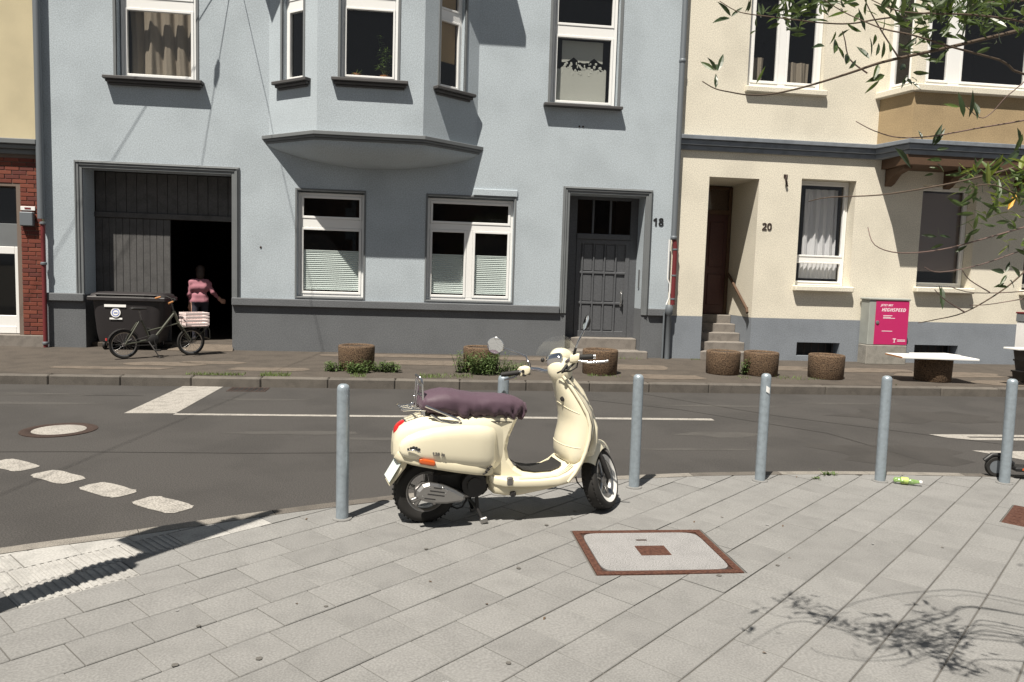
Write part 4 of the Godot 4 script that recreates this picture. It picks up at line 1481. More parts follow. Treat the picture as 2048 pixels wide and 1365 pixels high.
func weed(label: String, at: Vector3, r: float, h: float, stems: int, seed_: int) -> void:
	var t := thing("weed", label, "weed", at, 0.0, "weeds at the concrete planters")
	var g := RandomNumberGenerator.new()
	g.seed = seed_
	var lv := MB.new()
	var sm := MB.new()
	for k in int(stems * 1.5):
		var a := g.randf() * TAU
		var rr := r * sqrt(g.randf())
		var b := Vector3(cos(a) * rr, 0, sin(a) * rr * 0.6)
		var hh := h * g.randf_range(0.45, 1.0)
		var lean := Vector3(g.randf_range(-0.5, 0.5), 1, g.randf_range(-0.4, 0.4)).normalized()
		var tip := b + lean * hh
		sm.tube([b, (b + tip) / 2 + Vector3(0.01, 0, 0), tip], [0.004, 0.003, 0.002], 4, false)
		for j in 9:
			var s := 0.15 + 0.85 * j / 8.0
			var w := g.randf() * TAU
			leaf_shape(lv, b.lerp(tip, s), Vector3(cos(w), g.randf_range(-0.1, 0.7), sin(w)), Vector3.UP, g.randf_range(0.03, 0.075), g.randf_range(0.013, 0.032), g.randf_range(0.1, 0.5))
	obj("leaves", lv, M.weed, t)
	obj("stem", sm, M.weed, t)

func planters() -> void:
	var mb := MB.new()
	mb.lathe([Vector2(0.0, 0.0), Vector2(0.268, 0.0), Vector2(0.276, 0.012), Vector2(0.285, 0.36), Vector2(0.278, 0.385), Vector2(0.262, 0.392), Vector2(0.232, 0.39), Vector2(0.222, 0.375), Vector2(0.22, 0.33)], Transform3D(), 40)
	var drum := mb.mesh()
	var so := MB.new()
	var rows := []
	rng.seed = 21
	for i in 5:
		var ring := []
		for k in 24:
			var a := TAU * k / 24
			ring.append(Vector3(cos(a) * 0.224 * (1.0 - i / 4.0), 0.362 + rng.randf_range(-0.012, 0.012) + 0.015 * i / 4.0, sin(a) * -0.224 * (1.0 - i / 4.0)))
		rows.append(ring)
	so.grid(rows, true)
	var soil := so.mesh()
	var sp := [[-1.05, 2.20, "round concrete planter below the left ground floor window, alone"], [0.92, 2.10, "round concrete planter half hidden by weeds and the scooter's mirror"], [2.87, 2.20, "round concrete planter behind the scooter's handlebar, before door 18"], [5.06, 1.98, "round concrete planter in front of the steps of house 20"], [5.70, 2.06, "round concrete planter beside the one at the steps of house 20"], [6.74, 2.30, "round concrete planter standing alone before the cellar window of house 20"], [8.60, 2.42, "round concrete planter carrying a white board"]]
	for q in sp:
		var t := thing("concrete_planter", q[2], "planter", Vector3(q[0], walk_y(q[1]) - 0.002, q[1]), rng.randf() * TAU, "round concrete planters on the far sidewalk")
		put("drum", drum, M.aggregate, t, Transform3D(Basis().scaled(Vector3.ONE * rng.randf_range(0.99, 1.03)), Vector3.ZERO))
		put("soil", soil, M.soil, t)
	weed("low green weeds at the left foot of the lone planter below the window", Vector3(-1.38, walk_y(2.4), 2.42), 0.16, 0.16, 22, 1)
	weed("green weeds growing against the front of the lone planter below the window", Vector3(-1.0, walk_y(2.5), 2.56), 0.17, 0.2, 26, 2)
	weed("spreading green weeds right of the lone planter below the window", Vector3(-0.58, walk_y(2.4), 2.40), 0.22, 0.17, 34, 3)
	weed("tall leafy green weed bush in front of the planter by the scooter's mirror", Vector3(0.98, walk_y(2.5), 2.50), 0.26, 0.38, 60, 4)
	weed("leafy weed at the left of the planter by the scooter's mirror", Vector3(0.62, walk_y(2.3), 2.34), 0.11, 0.36, 16, 5)
	weed("small green weeds under the scooter's mirror stalk", Vector3(1.42, walk_y(2.45), 2.45), 0.2, 0.22, 30, 6)
	weed("thin weed between the two neighbouring planters at house 20", Vector3(5.385, walk_y(2.0), 2.10), 0.03, 0.34, 8, 7)
	# grass along the kerb and joints
	var g := MB.new()
	rng.seed = 91
	for q in [[-2.6, 0.2, 2.75, 3.02, 900], [-1.7, 1.9, 2.6, 2.95, 900], [-3.4, -1.2, 2.9, 3.03, 700], [2.6, 3.3, 2.4, 2.6, 90], [4.8, 7.1, 2.3, 2.6, 260], [5.0, 5.8, 0.1, 0.25, 80], [3.2, 4.4, 0.18, 0.3, 60], [7.0, 8.2, 2.8, 3.05, 60]]:
		for k in q[4]:
			var x := rng.randf_range(q[0], q[1])
			var cl := sin(x * 5.3) + sin(x * 2.1 + 1.0) + 0.7 * sin(x * 11.0)
			if cl < 0.2:
				continue
			var z := rng.randf_range(q[2], q[3])
			var b := Vector3(x, walk_y(z) - 0.003, z)
			var d := Vector3(rng.randf_range(-0.7, 0.7), 1, rng.randf_range(-0.7, 0.7)).normalized()
			var l := rng.randf_range(0.02, 0.07)
			var w := Vector3(rng.randf_range(-1, 1), 0, rng.randf_range(-1, 1)).normalized() * 0.006
			g.tri(b - w, b + w, b + d * l)
	tag(obj("grass", g, M.grass), "short tufts of grass along the far kerb and planters", "grass", "", "stuff")
	# white board on the last planter
	var bd := thing("white_board", "flat white board laid on top of the last concrete planter", "board", Vector3(8.47, walk_y(2.42) + 0.395, 2.50), deg_to_rad(-9))
	var pb := MB.new()
	pb.cbox(Vector3(-0.60, 0.0, -0.31), Vector3(0.64, 0.032, 0.31), 0.004)
	obj("panel", pb, M.white_plastic, bd)
	var pc := MB.new()
	pc.obox(Transform3D(Basis(Vector3.UP, 0.25), Vector3(0.12, 0.047, -0.10)), Vector3(0.72, 0.026, 0.34), 0.004)
	obj("upper_panel", pc, M.white_plastic, bd)
	obj("edge_strip", box_of(Vector3(-0.608, 0.004, -0.3), Vector3(-0.6, 0.028, 0.3)), M.plywood, bd)

func litter() -> void:
	# crumpled bottle
	var t := thing("plastic_bottle", "crumpled green plastic bottle lying on the slabs", "bottle", Vector3(4.10, 0.004, 8.30), deg_to_rad(-28))
	var b := MB.new()
	var prof := []
	var rows := []
	for k in 15:
		var s := k / 14.0
		var r := 0.032 if s < 0.62 else lerpf(0.032, 0.012, (s - 0.62) / 0.38)
		r *= 1.0 - 0.3 * absf(sin(s * 9.0)) * (1.0 if s < 0.7 else 0.0)
		if k == 0:
			r = 0.008
		var ring := []
		for j in 14:
			var a := TAU * j / 14
			var q := r * (1.0 + 0.16 * sin(a * 3.0 + s * 8.0))
			ring.append(Vector3(-0.1 + s * 0.2, 0.03 + cos(a) * q * 0.85, sin(a) * q))
		rows.append(ring)
	b.grid(rows, true)
	b.fan(rows[0], true)
	obj("body", b, M.bottle_green, t)
	var cp := MB.new()
	cp.tube([Vector3(0.1, 0.03, 0), Vector3(0.12, 0.03, 0)], 0.015, 12)
	obj("cap", cp, M.white_plastic, t)
	var lb := MB.new()
	lb.tube([Vector3(-0.04, 0.03, 0), Vector3(0.0, 0.031, 0), Vector3(0.015, 0.03, 0)], [0.0295, 0.030, 0.029], 14, false)
	obj("label", lb, M.bottle_label, t)
	var w := thing("weed", "tiny green weed growing in the kerb joint between two bollards", "weed", Vector3(3.58, 0.0, 7.99))
	var m := MB.new()
	rng.seed = 8
	for k in 26:
		var a := rng.randf() * TAU
		leaf_shape(m, Vector3(rng.randf_range(-0.05, 0.05), 0.002, rng.randf_range(-0.03, 0.03)), Vector3(cos(a), rng.randf_range(0.3, 1.4), sin(a)), Vector3.UP, rng.randf_range(0.03, 0.07), 0.014)
	obj("leaves", m, M.weed, w)
	var w2 := thing("weed", "flat green weed on the slabs near the kerb left of the bottle", "weed", Vector3(3.40, 0.0, 8.12))
	var m2 := MB.new()
	for k in 14:
		var a := rng.randf() * TAU
		leaf_shape(m2, Vector3(rng.randf_range(-0.03, 0.03), 0.002, rng.randf_range(-0.02, 0.02)), Vector3(cos(a), rng.randf_range(0.2, 0.8), sin(a)), Vector3.UP, rng.randf_range(0.02, 0.05), 0.012)
	obj("leaves", m2, M.weed, w2)
	# dry leaves and crumbs
	var spots := [[0.05, 10.15], [0.62, 10.6], [0.35, 10.45], [2.12, 9.12], [1.9, 9.2], [2.25, 9.9], [3.12, 7.99], [3.25, 8.05], [-0.6, 10.4], [1.55, 11.0], [2.5, 9.3], [1.05, 9.12], [3.35, 9.75], [-0.75, 9.08]]
	for k in spots.size():
		var q: Array = spots[k]
		var d := MB.new()
		leaf_shape(d, Vector3(0, 0.004, 0), Vector3(cos(k * 2.1), 0.05, sin(k * 2.1)), Vector3.UP, 0.026, 0.011, 0.4)
		var o := obj("dry_leaf", d, M.dry_leaf)
		o.position = Vector3(q[0], 0.001, q[1])
		tag(o, "tiny dry brown leaf lying on the paving slabs", "leaf", "dry leaves on the slabs")

func cabinet() -> void:
	var c := thing("telecom_cabinet", "grey street cabinet with a magenta advert on its front", "street cabinet", Vector3(9.10, 0.14, 0.0))
	obj("base", box_of(Vector3(-0.43, 0.0, 0.06), Vector3(0.42, 0.385, 0.36), 0.012), M.cabinet_base, c)
	obj("body", box_of(Vector3(-0.42, 0.388, 0.05), Vector3(0.41, 1.27, 0.35), 0.01), M.cabinet_grey, c)
	obj("roof", box_of(Vector3(-0.44, 1.271, 0.03), Vector3(0.43, 1.315, 0.37), 0.012), M.cabinet_grey, c)
	var ad := part("advert", c, Vector3(-0.005, 0.40, 0.351))
	obj("sheet", box_of(Vector3(-0.285, 0.0, 0.0), Vector3(0.415, 0.865, 0.004)), M.magenta, ad)
	var fine := func(s: String, at: Vector3, size: float, b: float, slant: float) -> void:
		var o := put("lettering", text_mesh(s, size, 0.002, b), M.advert_white, ad, Transform3D(Basis(Vector3(1, 0, 0), Vector3(slant, 1, 0), Vector3(0, 0, 1)), at))
	fine.call("JETZT MIT", Vector3(-0.055, 0.775, 0.005), 0.040, 1.0, 0.2)
	fine.call("HIGHSPEED", Vector3(0.095, 0.685, 0.005), 0.068, 1.0, 0.2)
	var bars := MB.new()
	for q in [[-0.12, 0.565, 0.19], [-0.12, 0.515, 0.25], [-0.12, 0.535, 0.16], [-0.13, 0.26, 0.22]]:
		bars.box(Vector3(q[0], q[1], 0.004), Vector3(q[0] + q[2], q[1] + 0.012, 0.006))
	obj("small_print", bars, M.advert_white, ad)
	var lg := MB.new()
	lg.box(Vector3(0.115, 0.105, 0.004), Vector3(0.185, 0.122, 0.006))
	lg.box(Vector3(0.142, 0.045, 0.004), Vector3(0.158, 0.105, 0.006))
	lg.box(Vector3(0.13, 0.04, 0.004), Vector3(0.17, 0.05, 0.006))
	for q in [0.09, 0.065]:
		lg.box(Vector3(0.21, q, 0.004), Vector3(0.38, q + 0.012, 0.006))
	obj("logo", lg, M.advert_white, ad)
	var lk := MB.new()
	lk.lathe([Vector2(0.035, 0.0), Vector2(0.035, 0.012), Vector2(0.028, 0.016), Vector2(0.0, 0.016)], Transform3D(Basis(Vector3.RIGHT, PI / 2), Vector3(-0.235, 0.435, 0.003)), 16)
	obj("lock", lk, M.steel, ad)

func bin() -> void:
	var b := thing("wheeled_bin", "dark grey wheeled waste container standing in the gateway", "waste bin", Vector3(-5.17, 0.15, 0.0))
	var m := MB.new()
	m.loft([[Vector3(0, 0.14, 0.06), Vector3(0.52, 0, 0), Vector3(0, 0, -0.24), 7.0], [Vector3(0, 0.30, 0.06), Vector3(0.55, 0, 0), Vector3(0, 0, -0.27), 7.0], [Vector3(0, 0.86, 0.06), Vector3(0.60, 0, 0), Vector3(0, 0, -0.31), 7.0]], 40)
	obj("body", m, M.bin_grey, b)
	var r := MB.new()
	r.cbox(Vector3(-0.65, 0.862, -0.28), Vector3(0.65, 0.94, 0.40), 0.015)
	obj("rim", r, M.bin_grey, b)
	var l := MB.new()
	l.loft([[Vector3(0, 0.942, 0.06), Vector3(0.64, 0, 0), Vector3(0, 0, -0.335), 8.0], [Vector3(0, 0.985, 0.05), Vector3(0.62, 0, 0), Vector3(0, 0, -0.31), 8.0], [Vector3(0, 1.01, 0.03), Vector3(0.55, 0, 0), Vector3(0, 0, -0.24), 6.0]], 40)
	obj("lid", l, M.bin_grey, b)
	var h := MB.new()
	h.tube([Vector3(-0.5, 0.975, 0.39), Vector3(0.5, 0.975, 0.39)], 0.014, 8)
	obj("lid_handle", h, M.bin_grey, b)
	for q in [[-0.42, 0.24], [0.42, 0.24], [-0.42, -0.12], [0.42, -0.12]]:
		var w := part("wheel", b, Vector3(q[0], 0.075, q[1]))
		var ty := MB.new()
		ty.lathe([Vector2(0.03, -0.02), Vector2(0.07, -0.02), Vector2(0.075, -0.012), Vector2(0.075, 0.012), Vector2(0.07, 0.02), Vector2(0.03, 0.02)], Transform3D(Basis(Vector3.FORWARD, PI / 2), Vector3.ZERO), 16)
		obj("tyre", ty, M.black_rubber, w)
		obj("fork", box_of(Vector3(-0.03, -0.01, -0.02), Vector3(0.03, 0.09, 0.02), 0.004), M.steel, w)
	var s := MB.new()
	s.obox(Transform3D(Basis(Vector3.RIGHT, -0.07), Vector3(-0.19, 0.78, 0.372)), Vector3(0.36, 0.045, 0.003))
	s.lathe([Vector2(0.0, 0.004), Vector2(0.082, 0.004), Vector2(0.082, 0.0)], Transform3D(Basis(Vector3.RIGHT, PI / 2 - 0.07), Vector3(-0.185, 0.66, 0.364)), 24)
	s.obox(Transform3D(Basis(Vector3.RIGHT, -0.07), Vector3(-0.185, 0.555, 0.358)), Vector3(0.21, 0.03, 0.003))
	obj("stickers", s, M.white_plastic, b)
	var s2 := MB.new()
	s2.lathe([Vector2(0.05, 0.0065), Vector2(0.063, 0.0065)], Transform3D(Basis(Vector3.RIGHT, PI / 2 - 0.07), Vector3(-0.185, 0.66, 0.364)), 24)
	s2.obox(Transform3D(Basis(Vector3.RIGHT, -0.07), Vector3(-0.185, 0.66, 0.372)), Vector3(0.06, 0.012, 0.003))
	obj("sticker_print", s2, M.sign_blue, b)

func right_edge() -> void:
	var z := 2.45
	var y := walk_y(z)
	rng.seed = 17
	for k in 3:
		var c := thing("crate", ["black crate at the bottom of the stack at the picture's edge", "black crate in the middle of the stack at the picture's edge", "black crate at the top of the stack at the picture's edge"][k], "crate", Vector3(10.46 + [0.0, 0.03, -0.01][k], y + k * 0.19, z), [0.02, -0.05, 0.04][k], "crates stacked at the picture's edge")
		var m := MB.new()
		m.loft([[Vector3(0, 0, 0), Vector3(0.26, 0, 0), Vector3(0, 0, -0.18), 8.0], [Vector3(0, 0.16, 0), Vector3(0.285, 0, 0), Vector3(0, 0, -0.2), 8.0], [Vector3(0, 0.161, 0), Vector3(0.30, 0, 0), Vector3(0, 0, -0.215), 8.0], [Vector3(0, 0.188, 0), Vector3(0.30, 0, 0), Vector3(0, 0, -0.215), 8.0]], 32)
		obj("body", m, M.black_plastic, c)
	var w := thing("white_box", "white box on top of the black crates at the picture's edge", "box", Vector3(10.47, y + 0.572, z), 0.06)
	obj("body", box_of(Vector3(-0.26, 0, -0.2), Vector3(0.28, 0.46, 0.2), 0.012), M.white_plastic, w)
	obj("lid", box_of(Vector3(-0.27, 0.461, -0.21), Vector3(0.29, 0.60, 0.21), 0.012), M.trim_paint, w)
	obj("strap", box_of(Vector3(-0.275, 0.601, -0.215), Vector3(0.295, 0.63, 0.215), 0.006), M.pipe_red, w)
	var b := thing("side_board", "narrow white board end sticking out left of the black crates", "board", Vector3(10.08, y + 0.60, z + 0.42), deg_to_rad(6))
	obj("panel", box_of(Vector3(-0.5, 0, -0.15), Vector3(0.8, 0.028, 0.15), 0.004), M.white_plastic, b)
	for q in [-0.2, 0.7]:
		obj("leg", box_of(Vector3(q + 0.5, -0.60, -0.02), Vector3(q + 0.54, -0.001, 0.02), 0.003), M.black_plastic, b)
	# kick scooter behind the last bollard
	var k := thing("kick_scooter", "black kick scooter mostly cut off by the picture's edge", "kick scooter", Vector3(5.22, -0.0, 8.06), deg_to_rad(-14))
	var tw := Transform3D(Basis(Vector3.RIGHT, PI / 2), Vector3(-0.08, 0.092, 0))
	var ty := MB.new()
	ty.lathe([Vector2(0.06, -0.02), Vector2(0.085, -0.022), Vector2(0.092, -0.01), Vector2(0.092, 0.01), Vector2(0.085, 0.022), Vector2(0.06, 0.02)], tw, 24)
	var rw := part("wheel", k)
	obj("tyre", ty, M.black_rubber, rw)
	var rm := MB.new()
	rm.lathe([Vector2(0.0, -0.018), Vector2(0.06, -0.018), Vector2(0.06, 0.018), Vector2(0.0, 0.018)], tw, 20)
	obj("rim", rm, M.pipe_zinc, rw)
	obj("deck", box_of(Vector3(0.05, 0.07, -0.08), Vector3(0.75, 0.11, 0.08), 0.012), M.black_plastic, k)
	var fe := MB.new()
	fe.tube([Vector3(-0.18, 0.14, 0), Vector3(-0.12, 0.195, 0), Vector3(-0.04, 0.2, 0), Vector3(0.06, 0.12, 0)], 0.022, 8)
	obj("fender", fe, M.black_plastic, k)
	var fr := MB.new()
	fr.tube([Vector3(0.75, 0.09, 0), Vector3(0.88, 0.2, 0), Vector3(0.80, 1.05, 0)], 0.022, 10)
	fr.tube([Vector3(0.80, 1.05, -0.26), Vector3(0.80, 1.05, 0.26)], 0.016, 8)
	obj("stem", fr, M.black_plastic, k)
	var fw := MB.new()
	fw.lathe([Vector2(0.0, -0.02), Vector2(0.085, -0.022), Vector2(0.092, -0.01), Vector2(0.092, 0.01), Vector2(0.085, 0.022), Vector2(0.0, 0.02)], Transform3D(Basis(Vector3.RIGHT, PI / 2), Vector3(0.92, 0.092, 0)), 24)
	obj("front_wheel", fw, M.black_rubber, k)
	obj("reflector", box_of(Vector3(0.1, 0.085, 0.08), Vector3(0.17, 0.105, 0.086), 0.002), M.amber, k)

func sign_post() -> void:
	# stands left of the frame and throws the long shadow across the ribbed slabs
	var H := 4.6
	var hor := Vector3(sun_dir.x, 0, sun_dir.z) / -sun_dir.y
	var base := Vector3(-0.995, 0.0, 8.913) - hor * H
	var t := thing("sign_post", "street sign post outside the picture throwing the long shadow at lower left", "sign post", base)
	var p := MB.new()
	p.lathe([Vector2(0.05, -0.1), Vector2(0.05, H - 0.03), Vector2(0.04, H - 0.008), Vector2(0.0, H)], Transform3D(), 20)
	obj("post", p, M.galvanised, t)
	var e := Vector3(-0.73, 0, -0.68).normalized()
	var turn := atan2(-e.z, e.x)
	var b := Basis(Vector3.UP, turn)
	var s := MB.new()
	s.obox(Transform3D(b, Vector3(0, H - 1.42, 0) + e * 0.17), Vector3(0.40, 1.0, 0.012), 0.004)
	obj("sign_plate", s, M.galvanised, t)
	var s2 := MB.new()
	s2.obox(Transform3D(b, Vector3(0, H - 0.72, 0) + e * 0.05), Vector3(0.16, 0.42, 0.012), 0.004)
	obj("small_plate", s2, M.galvanised, t)
	var bx := MB.new()
	bx.obox(Transform3D(b, Vector3(0, 1.35, 0)), Vector3(0.155, 1.9, 0.155), 0.02)
	bx.obox(Transform3D(b, Vector3(0, 2.18, 0)), Vector3(0.21, 0.22, 0.21), 0.03)
	obj("control_box", bx, M.pipe_zinc, t)

func span_wires() -> void:
	var hook := Vector3(-3.42, 7.0, 0.0)
	var dirs := [[-0.17, "straight across the street"], [-1.11, "slanting past the gate"], [-2.13, "slanting farthest over the gate"]]
	for k in 3:
		var d := Vector3(dirs[k][0], 0.06, 1.0)
		var t := thing("span_wire", "thin overhead wire from the grey house wall " + dirs[k][1], "wire", hook, 0.0, "overhead wires on the grey house")
		var m := MB.new()
		m.tube([Vector3(0, 0, 0), d * 3.0, d * 16.0], 0.0055, 6)
		obj("cable", m, M.black_plastic, t)
		if k == 1:
			var i := MB.new()
			i.tube([d * 0.72, d * 0.80, d * 0.9], [0.018, 0.036, 0.018], 8)
			obj("insulator", i, M.black_plastic, t)

func more_materials() -> void:
	mat("opposite_wall", lin(0.22, 0.15, 0.11), 0.9, {"tex": "grain", "scale": 0.5})
	mat("plywood", lin(0.42, 0.19, 0.07), 0.8)
	mat("bottle_green", lin(0.25, 0.42, 0.12), 0.2, {"alpha": 0.6})
	mat("bottle_label", lin(0.40, 0.52, 0.14), 0.5)
	mat("dry_leaf", lin(0.10, 0.065, 0.04), 0.9)
	mat("cabinet_base", lin(0.40, 0.38, 0.34), 0.9, {"tex": "grain_strong", "scale": 3.0, "det": "stain", "dscale": 0.7})
	mat("cabinet_grey", lin(0.42, 0.44, 0.41), 0.6, {"tex": "grain", "scale": 3.0, "det": "blotch", "dscale": 0.5})
	mat("magenta", lin(0.50, 0.022, 0.13), 0.45)
	mat("advert_white", lin(0.85, 0.75, 0.80), 0.5)
	mat("bin_grey", lin(0.032, 0.028, 0.03), 0.5, {"tex": "grain", "scale": 3.0})
	mat("sign_blue", lin(0.12, 0.18, 0.5), 0.5)
	mat("amber", lin(0.50, 0.085, 0.012), 0.25, {"coat": 0.8})
	mat("cream_paint", lin(0.73, 0.675, 0.51), 0.34, {"coat": 0.9, "coat_rough": 0.03})
	mat("cream_matt", lin(0.70, 0.64, 0.475), 0.5)
	mat("chrome", lin(0.72, 0.72, 0.73), 0.12, {"metal": 1.0})
	mat("alu", lin(0.47, 0.46, 0.45), 0.32, {"metal": 0.9, "tex": "grain", "scale": 8.0})
	mat("alu_dark", lin(0.24, 0.23, 0.225), 0.42, {"metal": 0.8})
	mat("mirror_glass", lin(0.86, 0.88, 0.9), 0.02, {"metal": 1.0})
	mat("tail_red", lin(0.5, 0.012, 0.012), 0.12, {"coat": 1.0})
	mat("seat_cloth", lin(0.10, 0.058, 0.083), 0.62, {"rim": 0.5, "tex": "grain", "scale": 14.0, "bump": "bump", "bs": 0.05})
	mat("engine_black", lin(0.018, 0.017, 0.017), 0.6)
	mat("clear_screen", lin(0.6, 0.65, 0.7), 0.02, {"alpha": 0.10})
	mat("plate_white", lin(0.62, 0.68, 0.66), 0.4)
	mat("whitewall", lin(0.70, 0.69, 0.66), 0.55)
	mat("bike_olive", lin(0.065, 0.068, 0.05), 0.4, {"coat": 0.4})
	mat("crate_pink", lin(0.78, 0.66, 0.64), 0.5)
	mat("leaf_dark", lin(0.026, 0.042, 0.018), 0.4, {"back": Color(0.2, 0.26, 0.08)})
	mat("leaf_green", lin(0.042, 0.065, 0.02), 0.4, {"back": Color(0.26, 0.32, 0.1)})
	mat("leaf_light", lin(0.075, 0.11, 0.03), 0.42, {"back": Color(0.32, 0.4, 0.12)})
	mat("leaf_lime", lin(0.14, 0.17, 0.035), 0.45, {"back": Color(0.4, 0.45, 0.12)})
	mat("leaf_yellow", lin(0.62, 0.32, 0.03), 0.45, {"back": Color(0.5, 0.4, 0.1)})
	mat("bark", lin(0.12, 0.085, 0.06), 0.85, {"tex": "grain_strong", "scale": 9.0})
	mat("twig", lin(0.15, 0.10, 0.085), 0.6)
	mat("person", Color(1, 1, 1), 0.85, {"vc": true})
	mat("hair", lin(0.035, 0.02, 0.014), 0.6)

func bevel_side(mb: MB, pts: Array, hz: float, bev: float, zc := 0.0) -> void:
	var p := PackedVector2Array()
	for q in pts:
		p.append(Vector2(q[0], q[1]))
	mb.prism(p, Transform3D(Basis(), Vector3(0, 0, zc)), -hz, hz, bev)

func motor_wheel(parent: Node3D, t: Transform3D, r: float, wt: float, spokes: int, white: bool) -> void:
	# axle along local z of t
	var w := part("wheel", parent)
	w.transform = t
	var ax := Transform3D(Basis(Vector3.RIGHT, PI / 2), Vector3.ZERO)
	var h := wt / 2
	var ri := r * 0.64
	var ty := MB.new()
	ty.lathe([Vector2(ri, -h * 0.72), Vector2(r * 0.80, -h), Vector2(r * 0.93, -h * 0.93), Vector2(r * 0.985, -h * 0.6), Vector2(r, -h * 0.2), Vector2(r, h * 0.2), Vector2(r * 0.985, h * 0.6), Vector2(r * 0.93, h * 0.93), Vector2(r * 0.80, h), Vector2(ri, h * 0.72)], ax, 56)
	obj("tyre", ty, M.black_rubber, w)
	var tread := MB.new()
	for k in 40:
		var a := TAU * k / 40
		for s in [-1.0, 1.0]:
			tread.obox(Transform3D(Basis(Vector3(0, 0, 1), a) * Basis(Vector3.UP, 0.5 * s), Vector3(cos(a + 0.04 * s) * (r - 0.0045), sin(a + 0.04 * s) * (r - 0.0045), s * h * 0.42)), Vector3(0.004, 0.011, h * 0.55))
	obj("tread", tread, M.engine_black, w)
	var rim := MB.new()
	rim.lathe([Vector2(ri + 0.004, -h * 0.74), Vector2(ri - 0.006, -h * 0.70), Vector2(ri - 0.02, -h * 0.35), Vector2(ri - 0.02, h * 0.35), Vector2(ri - 0.006, h * 0.70), Vector2(ri + 0.004, h * 0.74)], ax, 48)
	obj("rim", rim, M.alu, w)
	if white:
		for s in [-1.0, 1.0]:
			var ww := MB.new()
			ww.lathe([Vector2(ri + 0.002, s * (h * 0.74 + 0.002)), Vector2(r * 0.72, s * (h * 0.86 + 0.003)), Vector2(r * 0.79, s * (h * 0.985 + 0.002))], ax, 48)
			obj("white_band", ww, M.whitewall, w)
	var sp := MB.new()
	for k in spokes:
		var a := TAU * k / spokes + 0.3
		var b := Basis(Vector3(0, 0, 1), a)
		sp.loft([[b * Vector3(0.02, 0, 0.012), b * Vector3(0, 0.024, 0), Vector3(0, 0, 0.016), 3.0], [b * Vector3(0.07, 0, 0.014), b * Vector3(0, 0.015, 0), Vector3(0, 0, 0.012), 3.0], [b * Vector3(ri - 0.012, 0, 0.012), b * Vector3(0, 0.021, 0), Vector3(0, 0, 0.010), 3.0]], 10)
	obj("spokes", sp, M.alu, w)
	var hub := MB.new()
	hub.lathe([Vector2(0.0, -0.045), Vector2(0.04, -0.045), Vector2(0.045, -0.03), Vector2(0.045, 0.025), Vector2(0.03, 0.035), Vector2(0.016, 0.045), Vector2(0.0, 0.046)], ax, 20)
	obj("hub", hub, M.alu_dark, w)

